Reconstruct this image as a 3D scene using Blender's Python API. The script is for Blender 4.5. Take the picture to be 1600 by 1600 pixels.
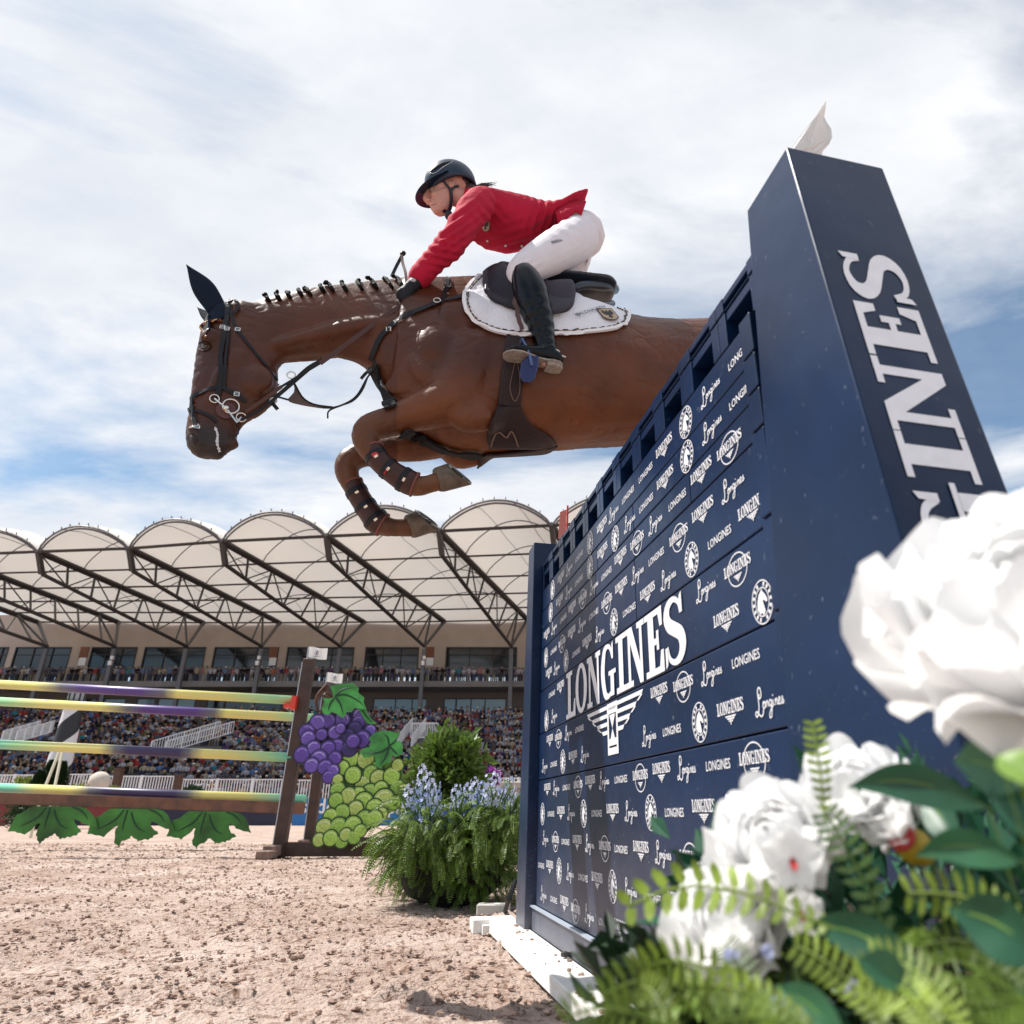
import bpy, bmesh, math, random
import numpy as np
from mathutils import Vector, Matrix, noise
from mathutils.bvhtree import BVHTree
for o in list(bpy.data.objects): bpy.data.objects.remove(o)
random.seed(7); rng = np.random.default_rng(7)
scene = bpy.context.scene
COL = scene.collection
# ------------------------------------------------------------ camera
F, CX, HZ, CAMH = 1110., 870., 1275., .5          # focal length and principal point in photo pixels, camera height in metres
PITCH = math.atan((HZ-800)/F)
cd = bpy.data.cameras.new('camera'); cam = bpy.data.objects.new('camera', cd); COL.objects.link(cam)
cam.location = (0, 0, CAMH); cam.rotation_euler = (math.pi/2+PITCH, 0, 0)
cd.sensor_width = 36; cd.lens = 36*F/1600; cd.shift_x = (800-CX)/1600
cd.clip_start = .02; cd.clip_end = 3000
cd.dof.use_dof = True; cd.dof.focus_distance = 3.3; cd.dof.aperture_fstop = cd.lens/5.6
scene.camera = cam
scene.render.engine = 'CYCLES'
# ------------------------------------------------------------ light
SUN = Vector((-.50, .10, .86)).normalized()      # direction towards the sun
sl = bpy.data.lights.new('sun', 'SUN'); sl.energy = 5.0; sl.angle = math.radians(.53); sl.color = (1, .955, .89)
so = bpy.data.objects.new('sun', sl); COL.objects.link(so); so.rotation_euler = SUN.to_track_quat('Z', 'Y').to_euler(); so.location = (-20, 5, 40)
W = bpy.data.worlds.new('World'); scene.world = W; W.use_nodes = True
nt = W.node_tree; N = nt.nodes; Lk = nt.links; N.clear()
out = N.new('ShaderNodeOutputWorld'); bg = N.new('ShaderNodeBackground'); bg.inputs[1].default_value = .080
sky = N.new('ShaderNodeTexSky'); sky.sky_type = 'NISHITA'; sky.sun_disc = False
sky.sun_elevation = math.asin(SUN.z); sky.sun_rotation = math.atan2(SUN.x, SUN.y)
sky.altitude = 200; sky.air_density = 1.; sky.dust_density = .6; sky.ozone_density = 1.6
tc = N.new('ShaderNodeTexCoord'); sep = N.new('ShaderNodeSeparateXYZ'); Lk.new(tc.outputs['Generated'], sep.inputs[0])
def wm(op, a, b=None, clamp=False):
    n = N.new('ShaderNodeMath'); n.operation = op; n.use_clamp = clamp
    for i, v in enumerate([a, b]):
        if v is None: continue
        if hasattr(v, 'links') or hasattr(v, 'is_linked'): Lk.new(v, n.inputs[i])
        else: n.inputs[i].default_value = v
    return n.outputs[0]
den = wm('ADD', wm('MAXIMUM', sep.outputs[2], 0.02), .18)     # cloud deck seen in perspective
cmb = N.new('ShaderNodeCombineXYZ'); Lk.new(wm('DIVIDE', sep.outputs[0], den), cmb.inputs[0]); Lk.new(wm('DIVIDE', sep.outputs[1], den), cmb.inputs[1])
mp = N.new('ShaderNodeMapping'); Lk.new(cmb.outputs[0], mp.inputs[0]); mp.inputs['Location'].default_value = (11.2, 8.8, 0)
mp.inputs['Rotation'].default_value = (0, 0, .5); mp.inputs['Scale'].default_value = (.62, 1.0, 1)
n1 = N.new('ShaderNodeTexNoise'); n1.inputs['Scale'].default_value = 1.15; n1.inputs['Detail'].default_value = 9; n1.inputs['Roughness'].default_value = .58; n1.inputs['Distortion'].default_value = .35
Lk.new(mp.outputs[0], n1.inputs['Vector'])
n2 = N.new('ShaderNodeTexNoise'); n2.inputs['Scale'].default_value = 3.2; n2.inputs['Detail'].default_value = 8; n2.inputs['Roughness'].default_value = .6
Lk.new(mp.outputs[0], n2.inputs['Vector'])
cr = N.new('ShaderNodeValToRGB'); Lk.new(n1.outputs[0], cr.inputs[0])
cr.color_ramp.elements[0].position = .42; cr.color_ramp.elements[0].color = (.13, .13, .13, 1)
cr.color_ramp.elements[1].position = .55; cr.color_ramp.elements[1].color = (1, 1, 1, 1)
dens = wm('MULTIPLY', cr.outputs[0], .95)
dens = wm('ADD', dens, wm('MULTIPLY', wm('SUBTRACT', n2.outputs[0], .5), .40), clamp=True)
ccol = N.new('ShaderNodeValToRGB'); Lk.new(n2.outputs[0], ccol.inputs[0])
ccol.color_ramp.elements[0].position = .3; ccol.color_ramp.elements[0].color = (7.3, 7.6, 8.1, 1)
ccol.color_ramp.elements[1].position = .68; ccol.color_ramp.elements[1].color = (8.9, 9.0, 9.2, 1)
skm = N.new('ShaderNodeMix'); skm.data_type = 'RGBA'; skm.blend_type = 'MULTIPLY'; skm.inputs[0].default_value = 1; skm.inputs[7].default_value = (.98, 1.24, 1.26, 1); Lk.new(sky.outputs[0], skm.inputs[6])
mx = N.new('ShaderNodeMix'); mx.data_type = 'RGBA'; Lk.new(dens, mx.inputs[0]); Lk.new(skm.outputs[2], mx.inputs[6]); Lk.new(ccol.outputs[0], mx.inputs[7])
Lk.new(mx.outputs[2], bg.inputs[0]); Lk.new(bg.outputs[0], out.inputs[0])
scene.view_settings.view_transform = 'Standard'; scene.view_settings.look = 'None'; scene.view_settings.exposure = .50; scene.view_settings.gamma = 1
scene.view_settings.use_curve_mapping = False
# ------------------------------------------------------------ survey helpers: where a sight line of the photo meets a real plane
cP, sP = math.cos(PITCH), math.sin(PITCH); CAM = Vector((0, 0, CAMH))
def ray(x, y):
    u = (x-CX)/F; v = (800-y)/F
    return Vector((u, cP-v*sP, sP+v*cP))
def at(x, y, Y): r = ray(x, y); return CAM + r*(Y/r.y)
def ground(x, y, z=0.): r = ray(x, y); return CAM + r*((z-CAMH)/r.z)
def onplane(x, y, P, n): r = ray(x, y); return CAM + r*((Vector(P)-CAM).dot(n)/r.dot(n))
def depth(P): d = Vector(P)-CAM; return d.y*cP+d.z*sP
def topx(P):
    d = Vector(P)-CAM; w = depth(P); return (CX+F*d.x/w, 800-F*(-d.y*sP+d.z*cP)/w)
# ------------------------------------------------------------ object helpers
def tag(o, label=None, cat=None, group=None, kind=None):
    if label: o['label'] = label
    if cat: o['category'] = cat
    if group: o['group'] = group
    if kind: o['kind'] = kind
    return o
def empty(name, loc=(0, 0, 0), rz=0, label=None, cat=None, group=None):
    o = bpy.data.objects.new(name, None); o.location = loc; o.rotation_euler = (0, 0, rz); o.empty_display_size = .1
    COL.objects.link(o); return tag(o, label, cat, group)
def world_of(o):
    m = o.matrix_basis.copy()
    while o.parent: o = o.parent; m = o.matrix_basis @ m
    return m
def link(name, me, m=None, parent=None, smooth=False):
    """links a mesh whose vertices are in world coordinates; under a parent they become local to it"""
    if m is not None:
        me.materials.clear()
        for k in (m if isinstance(m, (list, tuple)) else [m]): me.materials.append(k)
    o = bpy.data.objects.new(name, me); COL.objects.link(o)
    if parent is not None:
        o.parent = parent; me.transform(world_of(parent).inverted())
    if smooth: me.shade_smooth()
    me.update(); return o
def inst(name, me, mw, parent=None):
    """links shared mesh data at world matrix mw"""
    o = bpy.data.objects.new(name, me); COL.objects.link(o)
    if parent is not None: o.parent = parent; o.matrix_basis = world_of(parent).inverted() @ mw
    else: o.matrix_basis = mw
    return o
def cat_rom(P, n):
    P = np.asarray(P, float); k = len(P)
    if k < 3: 
        t = np.linspace(0, 1, n)[:, None]; return P[0]*(1-t)+P[-1]*t
    Q = np.vstack([2*P[0]-P[1], P, 2*P[-1]-P[-2]]); r = []
    for t in np.linspace(0, k-1-1e-9, n):
        i = int(t); f = t-i; a, b, c, d = Q[i:i+4]
        r.append(.5*((2*b)+(-a+c)*f+(2*a-5*b+4*c-d)*f*f+(-a+3*b-3*c+d)*f**3))
    return np.array(r)
class MB:
    def __init__(s): s.v = []; s.f = []; s.m = []; s.c = []; s.cur = 0; s.col = None
    def add(s, vs, fs, mi=None):
        b = len(s.v); s.v += [tuple(v) for v in vs]
        for f in fs: s.f.append(tuple(b+i for i in f)); s.m.append(s.cur if mi is None else mi); s.c.append(s.col)
    def box(s, c, size, R=None, mi=None):
        c = Vector(c); hx, hy, hz = [q/2 for q in size]
        vs = [Vector((a*hx, b*hy, d*hz)) for a in (-1, 1) for b in (-1, 1) for d in (-1, 1)]
        if R is not None: vs = [R @ v for v in vs]
        s.add([v+c for v in vs], [(0, 1, 3, 2), (4, 6, 7, 5), (0, 4, 5, 1), (2, 3, 7, 6), (0, 2, 6, 4), (1, 5, 7, 3)], mi)
    def bar(s, a, b, w, h=None, up=(0, 0, 1), mi=None):
        a = Vector(a); b = Vector(b); h = h or w; d = (b-a); L = d.length
        if L < 1e-6: return
        d /= L; up = Vector(up)
        if abs(d.dot(up)) > .97: up = Vector((0, 1, 0)) if abs(d.y) < .9 else Vector((1, 0, 0))
        x = d.cross(up).normalized(); z = x.cross(d)
        R = Matrix((x, d, z)).transposed(); s.box((a+b)/2, (w, L, h), R, mi)
    def tube(s, pts, r, n=8, cap=True, mi=None, flat=1., up=None):
        pts = [Vector(p) for p in pts]; k = len(pts); rs = r if hasattr(r, '__len__') else [r]*k
        rings = []; x = None
        for i, p in enumerate(pts):
            t = (pts[min(i+1, k-1)]-pts[max(i-1, 0)]).normalized()
            if x is None:
                u = Vector(up) if up else (Vector((0, 0, 1)) if abs(t.z) < .9 else Vector((1, 0, 0)))
                x = t.cross(u).normalized()
            else:
                x = (x - t*x.dot(t)).normalized()
            z = x.cross(t)
            rings.append([p+(x*math.cos(a)+z*(math.sin(a)*flat))*rs[i] for a in [2*math.pi*j/n for j in range(n)]])
        s.loft(rings, cap, mi)
    def loft(s, rings, cap=True, mi=None):
        n = len(rings[0]); vs = [v for R in rings for v in R]; fs = []
        for i in range(len(rings)-1):
            for j in range(n):
                k = (j+1) % n; fs.append((i*n+j, i*n+k, (i+1)*n+k, (i+1)*n+j))
        if cap: fs.append(tuple(range(n-1, -1, -1))); fs.append(tuple((len(rings)-1)*n+j for j in range(n)))
        s.add(vs, fs, mi)
    def strip(s, A, B, mi=None):
        n = len(A); s.add(list(A)+list(B), [(i, i+1, n+i+1, n+i) for i in range(n-1)], mi)
    def prism(s, poly, O, ex, ey, ez, t, mi=None):
        """polygon poly (2-D) laid out from O along ex, ey and given thickness t along ez"""
        O, ex, ey, ez = map(Vector, (O, ex, ey, ez)); n = len(poly)
        a = [O+ex*p[0]+ey*p[1] for p in poly]; b = [v+ez*t for v in a]
        s.add(a+b, [tuple(range(n-1, -1, -1)), tuple(range(n, 2*n))]+[(i, (i+1) % n, n+(i+1) % n, n+i) for i in range(n)], mi)
    def ball(s, c, r, R=None, nu=12, nv=8, mi=None, jit=0):
        c = Vector(c); r = r if hasattr(r, '__len__') else (r, r, r); rings = []
        for i in range(1, nv):
            a = math.pi*i/nv
            rings.append([Vector((math.sin(a)*math.cos(2*math.pi*j/nu)*r[0], math.sin(a)*math.sin(2*math.pi*j/nu)*r[1], math.cos(a)*r[2]))*(1+jit*random.uniform(-1, 1)) for j in range(nu)])
        vs = [v for q in rings for v in q]+[Vector((0, 0, r[2])), Vector((0, 0, -r[2]))]
        fs = [(i*nu+j, (i+1)*nu+j, (i+1)*nu+(j+1) % nu, i*nu+(j+1) % nu) for i in range(nv-2) for j in range(nu)]
        t = len(vs)-2; fs += [(t, j, (j+1) % nu) for j in range(nu)]+[(t+1, (nv-2)*nu+(j+1) % nu, (nv-2)*nu+j) for j in range(nu)]
        if R is not None: vs = [R @ v for v in vs]
        s.add([v+c for v in vs], fs, mi)
    def mesh(s, name, fix=False):
        me = bpy.data.meshes.new(name); me.from_pydata(s.v, [], s.f)
        if any(s.m): me.polygons.foreach_set('material_index', s.m)
        if any(c is not None for c in s.c):
            at_ = me.color_attributes.new('col', 'FLOAT_COLOR', 'CORNER'); buf = []
            for f, c in zip(s.f, s.c): buf += list(((*(c or (.5, .5, .5)), 1.)))*len(f)
            at_.data.foreach_set('color', buf)
        if fix:
            bm = bmesh.new(); bm.from_mesh(me); bmesh.ops.recalc_face_normals(bm, faces=bm.faces); bm.to_mesh(me); bm.free()
        me.update(); return me
    def build(s, name, m, parent=None, smooth=False, fix=True):
        return link(name, s.mesh(name, fix), m, parent, smooth)
def remesh(me, vox, smooth_it=4, fac=.5):
    """one continuous surface round overlapping closed pieces"""
    o = bpy.data.objects.new('tmp', me); COL.objects.link(o)
    r = o.modifiers.new('r', 'REMESH'); r.mode = 'VOXEL'; r.voxel_size = vox
    if smooth_it: q = o.modifiers.new('s', 'SMOOTH'); q.factor = fac; q.iterations = smooth_it
    dg = bpy.context.evaluated_depsgraph_get(); me2 = bpy.data.meshes.new_from_object(o.evaluated_get(dg))
    bpy.data.objects.remove(o); return me2
def bevel(o, w=.003, seg=1):
    b = o.modifiers.new('bevel', 'BEVEL'); b.width = w; b.segments = seg; b.limit_method = 'ANGLE'; b.angle_limit = math.radians(40); return o
# ------------------------------------------------------------ materials
MATS = {}
def mat(name, col, rough=.6, metal=0, spec=.5, var=0, vscale=8, bump=0, bscale=60, coat=0, sheen=0, attr=None, trans=0, sss=0, detail=4):
    if name in MATS: return MATS[name]
    m = bpy.data.materials.new(name); m.use_nodes = True; t = m.node_tree; b = t.nodes['Principled BSDF']
    b.inputs['Roughness'].default_value = rough; b.inputs['Metallic'].default_value = metal; b.inputs['Specular IOR Level'].default_value = spec
    b.inputs['Base Color'].default_value = (*col, 1); b.inputs['Coat Weight'].default_value = coat; b.inputs['Coat Roughness'].default_value = .15
    b.inputs['Sheen Weight'].default_value = sheen
    if sss: b.inputs['Subsurface Weight'].default_value = sss; b.inputs['Subsurface Radius'].default_value = (.02, .01, .008); b.inputs['Subsurface Scale'].default_value = 1
    src = None
    tcn = t.nodes.new('ShaderNodeTexCoord')
    if attr:
        a = t.nodes.new('ShaderNodeAttribute'); a.attribute_name = attr; src = a.outputs['Color']
        t.links.new(src, b.inputs['Base Color'])
    if var:
        n = t.nodes.new('ShaderNodeTexNoise'); n.inputs['Scale'].default_value = vscale; n.inputs['Detail'].default_value = detail; t.links.new(tcn.outputs['Object'], n.inputs['Vector'])
        r = t.nodes.new('ShaderNodeMapRange'); t.links.new(n.outputs[0], r.inputs[0]); r.inputs[1].default_value = .3; r.inputs[2].default_value = .7; r.inputs[3].default_value = 1-var; r.inputs[4].default_value = 1+var
        x = t.nodes.new('ShaderNodeMix'); x.data_type = 'RGBA'; x.blend_type = 'MULTIPLY'; x.inputs[0].default_value = 1
        if src: t.links.new(src, x.inputs[6])
        else: x.inputs[6].default_value = (*col, 1)
        t.links.new(r.outputs[0], x.inputs[7]); t.links.new(x.outputs[2], b.inputs['Base Color'])
    if bump:
        n = t.nodes.new('ShaderNodeTexNoise'); n.inputs['Scale'].default_value = bscale; n.inputs['Detail'].default_value = 5; t.links.new(tcn.outputs['Object'], n.inputs['Vector'])
        p = t.nodes.new('ShaderNodeBump'); p.inputs['Strength'].default_value = min(1, bump); p.inputs['Distance'].default_value = .01*max(1, bump); t.links.new(n.outputs[0], p.inputs['Height']); t.links.new(p.outputs[0], b.inputs['Normal'])
    if trans:
        tr = t.nodes.new('ShaderNodeBsdfTranslucent'); s_ = t.nodes.new('ShaderNodeMixShader'); s_.inputs[0].default_value = trans
        if b.inputs['Base Color'].is_linked: t.links.new(b.inputs['Base Color'].links[0].from_socket, tr.inputs[0])
        else: tr.inputs[0].default_value = (*col, 1)
        o = t.nodes['Material Output']; t.links.new(b.outputs[0], s_.inputs[1]); t.links.new(tr.outputs[0], s_.inputs[2]); t.links.new(s_.outputs[0], o.inputs[0])
    MATS[name] = m; return m
# ============================================================ ground
def sand_material():
    m = bpy.data.materials.new('sand'); m.use_nodes = True; t = m.node_tree; b = t.nodes['Principled BSDF']; L = t.links; nn = t.nodes
    b.inputs['Roughness'].default_value = .95; b.inputs['Specular IOR Level'].default_value = .15
    g = nn.new('ShaderNodeNewGeometry')
    def noi(sc, d=6, r=.6): n = nn.new('ShaderNodeTexNoise'); n.inputs['Scale'].default_value = sc; n.inputs['Detail'].default_value = d; n.inputs['Roughness'].default_value = r; L.new(g.outputs['Position'], n.inputs['Vector']); return n.outputs[0]
    r1 = nn.new('ShaderNodeValToRGB'); L.new(noi(22, 8, .65), r1.inputs[0])
    e = r1.color_ramp.elements; e[0].position = .30; e[0].color = (.11, .058, .040, 1); e[1].position = .46; e[1].color = (.51, .415, .365, 1)
    q = e.new(.38); q.color = (.27, .18, .14, 1); q = e.new(.7); q.color = (.60, .50, .445, 1)
    r2 = nn.new('ShaderNodeValToRGB'); L.new(noi(1.1, 5), r2.inputs[0]); e = r2.color_ramp.elements; e[0].position = .35; e[0].color = (.70, .61, .56, 1); e[1].position = .65; e[1].color = (1.04, 1.02, 1, 1)
    x = nn.new('ShaderNodeMix'); x.data_type = 'RGBA'; x.blend_type = 'MULTIPLY'; x.inputs[0].default_value = 1; L.new(r1.outputs[0], x.inputs[6]); L.new(r2.outputs[0], x.inputs[7]); L.new(x.outputs[2], b.inputs['Base Color'])
    h = nn.new('ShaderNodeMath'); h.operation = 'ADD'; L.new(noi(60, 5), h.inputs[0]); L.new(noi(14, 4), h.inputs[1])
    p = nn.new('ShaderNodeBump'); p.inputs['Strength'].default_value = .9; p.inputs['Distance'].default_value = .03; L.new(h.outputs[0], p.inputs['Height']); L.new(p.outputs[0], b.inputs['Normal'])
    return m
SAND = sand_material()
CLOD = mat('clod', (.37, .265, .215), .95, var=.4, vscale=14, bump=.6, bscale=90, spec=.1)
def vnoise(x, y, seed=0):
    """smooth lattice noise on numpy arrays"""
    xi = np.floor(x).astype(int); yi = np.floor(y).astype(int); fx = x-xi; fy = y-yi; fx = fx*fx*(3-2*fx); fy = fy*fy*(3-2*fy)
    def h(a, b): n = (a*374761393+b*668265263+seed*1442695)& 0x7fffffff; n = (n ^ (n >> 13))*1274126177 & 0x7fffffff; return ((n ^ (n >> 16)) & 0xffff)/65535.
    return (h(xi, yi)*(1-fx)+h(xi+1, yi)*fx)*(1-fy)+(h(xi, yi+1)*(1-fx)+h(xi+1, yi+1)*fx)*fy
PR_ = np.random.default_rng(4); PRINTS = [(x, y, PR_.uniform(.055, .08), PR_.uniform(0, 6.28)) for x, y in zip(-PR_.uniform(0, 1, 150)*8+.4, 1.9+PR_.uniform(0, 1, 150)**1.4*10)]
def gheight(X, Y):
    z = .018*(vnoise(X*1.7, Y*1.7, 1)-.5)+.022*(vnoise(X*6, Y*6, 2)-.5)+.026*(np.maximum(vnoise(X*15, Y*15, 3),.45)-.5)*(.4+1.2*vnoise(X*2, Y*2, 8))+.022*(np.maximum(vnoise(X*37, Y*37, 4),.5)-.5)*(.3+1.4*vnoise(X*2.7, Y*2.7, 9))
    d = vnoise(X*3.1+9, Y*3.1, 5); z = z-.05*np.clip(.30-d, 0, 1)
    for px_, py_, r, a in PRINTS:                    # hoof prints: a pressed hollow with a thrown-up rim
        if np.ndim(X) == 0:
            if abs(X-px_) > .25 or abs(Y-py_) > .25: continue
        u = (X-px_)*math.cos(a)+(Y-py_)*math.sin(a); v = -(X-px_)*math.sin(a)+(Y-py_)*math.cos(a); q = np.sqrt(u*u+v*v*1.3)/r
        z = z-.036*np.clip(1.15-q, 0, 1)**.6*(q < 1.15)+.028*np.exp(-((q-1.3)/.22)**2)*(.5+.5*np.cos(np.arctan2(v, u)-1))
    return z
def build_ground():
    # one sheet: rows fine near the camera and coarse towards the horizon
    ys = [-30, -10, -3, 0, .8]; y = 1.3; 
    while y < 16: ys.append(y); y += .011+.0035*max(0, y-1.6)**1.15
    while y < 1500: ys.append(y); y *= 1.25
    ys = np.array(ys); xs = [-1500, -600, -250, -110, -60, -35, -20, -14]; xs += list(np.arange(-10.5, 2.2, .026)); xs += [3, 5, 9, 20, 50, 150, 600, 1500]
    xs = np.array(xs); X, Y = np.meshgrid(xs, ys)
    near = np.clip((16-Y)/4, 0, 1)*np.clip((Y-.5), 0, 1)*np.clip((X+10.5)/.5, 0, 1)*np.clip((2.2-X)/.5, 0, 1)
    Z = gheight(X, Y)*near - .006
    n, k = X.shape; me = bpy.data.meshes.new('arena_sand')
    vs = np.stack([X, Y, Z], -1).reshape(-1, 3); idx = np.arange(n*k).reshape(n, k)
    fs = np.stack([idx[:-1, :-1], idx[:-1, 1:], idx[1:, 1:], idx[1:, :-1]], -1).reshape(-1, 4)
    me.vertices.add(len(vs)); me.vertices.foreach_set('co', vs.ravel()); me.loops.add(fs.size); me.loops.foreach_set('vertex_index', fs.ravel())
    me.polygons.add(len(fs)); me.polygons.foreach_set('loop_start', np.arange(0, fs.size, 4)); me.update(calc_edges=True); me.validate()
    o = link('ground', me, SAND, smooth=True); tag(o, kind='structure')
    # loose clods
    V0 = []; 
    protos = []
    for k in range(12):
        m = MB(); m.ball((0, 0, 0), (1, random.uniform(.5, .9), random.uniform(.35, .6)), nu=6, nv=4, jit=.5); protos.append((np.array(m.v), m.f))
    vs = []; fs = []; b = 0
    for i in range(26000):
        Y = 1.4+14.0*random.random()**1.25; X = random.uniform(-.86*Y-.4, .22*Y+.2)
        if vnoise(np.array(X*2.3), np.array(Y*2.3), 11) < .36 and random.random() < .75: continue
        if X > -.35-.05*Y+ .4 and Y < 4 and X > .05: continue
        s_ = random.choice([.003, .003, .004, .004, .005, .006, .007, .009, .012])*random.uniform(.6, 1.3)*(1+.05*Y)
        if random.random() < .012: s_ *= 2.2
        v, f = random.choice(protos); a = random.random()*6.28; c, q = math.cos(a), math.sin(a)
        P = v*s_; P = np.stack([P[:, 0]*c-P[:, 1]*q+X, P[:, 0]*q+P[:, 1]*c+Y, P[:, 2]+float(gheight(np.array(X), np.array(Y)))+.15*s_], -1)
        vs.append(P); fs += [tuple(b+j for j in t) for t in f]; b += len(v)
    me = bpy.data.meshes.new('clods'); me.from_pydata(np.vstack(vs).tolist(), [], fs)
    o = link('sand_clods', me, CLOD); tag(o, 'loose brown clods of sand scattered over the arena floor', 'sand', kind='stuff')
build_ground()
# ============================================================ the blue wall
TH = math.atan((CX-583)/(F/cP)); WD = Vector((-math.sin(TH), math.cos(TH), 0)); WN = Vector((WD.y, -WD.x, 0))   # along the wall, and across it away from the landing side
FB = ground(834, 1414, .15); FB.z = 0
def WP(s, z, o=0.): return FB + WD*s + WN*o + Vector((0, 0, z))
def plank_mat():
    m = mat('navy_gloss', (.0038, .0170, .056), .22, spec=.30, var=.25, vscale=3, coat=0)
    t = m.node_tree; b = t.nodes['Principled BSDF']; g = t.nodes.new('ShaderNodeNewGeometry')
    n = t.nodes.new('ShaderNodeTexNoise'); n.inputs['Scale'].default_value = 170; n.inputs['Detail'].default_value = 2; t.links.new(g.outputs['Position'], n.inputs['Vector'])
    r = t.nodes.new('ShaderNodeMapRange'); t.links.new(n.outputs[0], r.inputs[0]); r.inputs[1].default_value = .68; r.inputs[2].default_value = .74
    sp = t.nodes.new('ShaderNodeSeparateXYZ'); t.links.new(g.outputs['Position'], sp.inputs[0])
    hz = t.nodes.new('ShaderNodeMapRange'); t.links.new(sp.outputs[2], hz.inputs[0]); hz.inputs[1].default_value = .08; hz.inputs[2].default_value = .75; hz.inputs[3].default_value = 1; hz.inputs[4].default_value = 0
    n3 = t.nodes.new('ShaderNodeTexNoise'); n3.inputs['Scale'].default_value = 9; n3.inputs['Detail'].default_value = 6; t.links.new(g.outputs['Position'], n3.inputs['Vector'])
    mu = t.nodes.new('ShaderNodeMath'); mu.operation = 'MULTIPLY'; t.links.new(r.outputs[0], mu.inputs[0]); t.links.new(hz.outputs[0], mu.inputs[1])
    p2 = t.nodes.new('ShaderNodeMath'); p2.operation = 'POWER'; t.links.new(hz.outputs[0], p2.inputs[0]); p2.inputs[1].default_value = 3
    m3 = t.nodes.new('ShaderNodeMath'); m3.operation = 'MULTIPLY'; t.links.new(p2.outputs[0], m3.inputs[0]); t.links.new(n3.outputs[0], m3.inputs[1])
    ad = t.nodes.new('ShaderNodeMath'); ad.operation = 'MULTIPLY_ADD'; t.links.new(m3.outputs[0], ad.inputs[0]); ad.inputs[1].default_value = .5; t.links.new(mu.outputs[0], ad.inputs[2]); ad.use_clamp = True
    x = t.nodes.new('ShaderNodeMix'); x.data_type = 'RGBA'; t.links.new(ad.outputs[0], x.inputs[0]); t.links.new(b.inputs['Base Color'].links[0].from_socket, x.inputs[6]); x.inputs[7].default_value = (.34, .32, .31, 1)
    t.links.new(x.outputs[2], b.inputs['Base Color'])
    rr = t.nodes.new('ShaderNodeMapRange'); t.links.new(ad.outputs[0], rr.inputs[0]); rr.inputs[3].default_value = .30; rr.inputs[4].default_value = .8; t.links.new(rr.outputs[0], b.inputs['Roughness'])
    n5 = t.nodes.new('ShaderNodeTexNoise'); n5.inputs['Scale'].default_value = 4.5; n5.inputs['Detail'].default_value = 2; t.links.new(g.outputs['Position'], n5.inputs['Vector'])
    bp_ = t.nodes.new('ShaderNodeBump'); bp_.inputs['Strength'].default_value = .5; bp_.inputs['Distance'].default_value = .012; t.links.new(n5.outputs[0], bp_.inputs['Height']); t.links.new(bp_.outputs[0], b.inputs['Normal'])
    n6 = t.nodes.new('ShaderNodeTexNoise'); n6.inputs['Scale'].default_value = 60; n6.inputs['Detail'].default_value = 8; t.links.new(g.outputs['Position'], n6.inputs['Vector'])
    r6 = t.nodes.new('ShaderNodeMapRange'); t.links.new(n6.outputs[0], r6.inputs[0]); r6.inputs[1].default_value = .66; r6.inputs[2].default_value = .80; r6.inputs[4].default_value = .55
    mx6 = t.nodes.new('ShaderNodeMix'); mx6.data_type = 'RGBA'; t.links.new(r6.outputs[0], mx6.inputs[0]); t.links.new(b.inputs['Base Color'].links[0].from_socket, mx6.inputs[6]); mx6.inputs[7].default_value = (.16, .19, .25, 1); t.links.new(mx6.outputs[2], b.inputs['Base Color'])
    return m
NAVY = plank_mat()
BLACK = mat('recess_black', (.006, .007, .010), .8)
WHITEP = mat('white_print', (.68, .68, .71), .45, var=.03, vscale=20)
WHITEW = mat('white_board_paint', (.78, .76, .73), .5, var=.10, vscale=14, bump=.15, bscale=40)
# ---- lettering ------------------------------------------------
def ell(cx, cy, rx, ry, n=20, rev=False):
    p = [(cx+rx*math.cos(2*math.pi*i/n), cy+ry*math.sin(2*math.pi*i/n)) for i in range(n)]; return p[::-1] if rev else p
GL = {
 'L': (.68, [[(0,0),(.66,0),(.66,.36),(.57,.36),(.50,.11),(.33,.11),(.33,.9),(.45,.9),(.45,1),(0,1),(0,.9),(.12,.9),(.12,.1),(0,.1)]]),
 'O': (.78, [ell(.38,.5,.38,.515), ell(.38,.5,.185,.415, rev=True)]),
 'N': (.82, [[(0,0),(.30,0),(.30,.1),(.2,.1),(.2,.74),(.57,0),(.70,0),(.70,.9),(.8,.9),(.8,1),(.5,1),(.5,.9),(.6,.9),(.6,.33),(.29,1),(0,1),(0,.9),(.1,.9),(.1,.1),(0,.1)]]),
 'I': (.46, [[(0,0),(.45,0),(.45,.1),(.325,.1),(.325,.9),(.45,.9),(.45,1),(0,1),(0,.9),(.125,.9),(.125,.1),(0,.1)]]),
 'E': (.68, [[(0,0),(.65,0),(.65,.33),(.56,.33),(.5,.1),(.33,.1),(.33,.45),(.42,.45),(.42,.36),(.50,.36),(.50,.66),(.42,.66),(.42,.55),(.33,.55),(.33,.9),(.5,.9),(.55,.70),(.64,.70),(.64,1),(0,1),(0,.9),(.12,.9),(.12,.1),(0,.1)]]),
}
def offset_strip(pts, ws, n):
    C = cat_rom([(*p, w) for p, w in zip(pts, ws)], n); A = []; B = []
    for i in range(n):
        d = C[min(i+1, n-1)][:2]-C[max(i-1, 0)][:2]; d = d/(np.linalg.norm(d)+1e-9); nn = np.array([-d[1], d[0]])
        A.append(tuple(C[i][:2]+nn*C[i][2]/2)); B.append(tuple(C[i][:2]-nn*C[i][2]/2))
    return A, B
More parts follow.
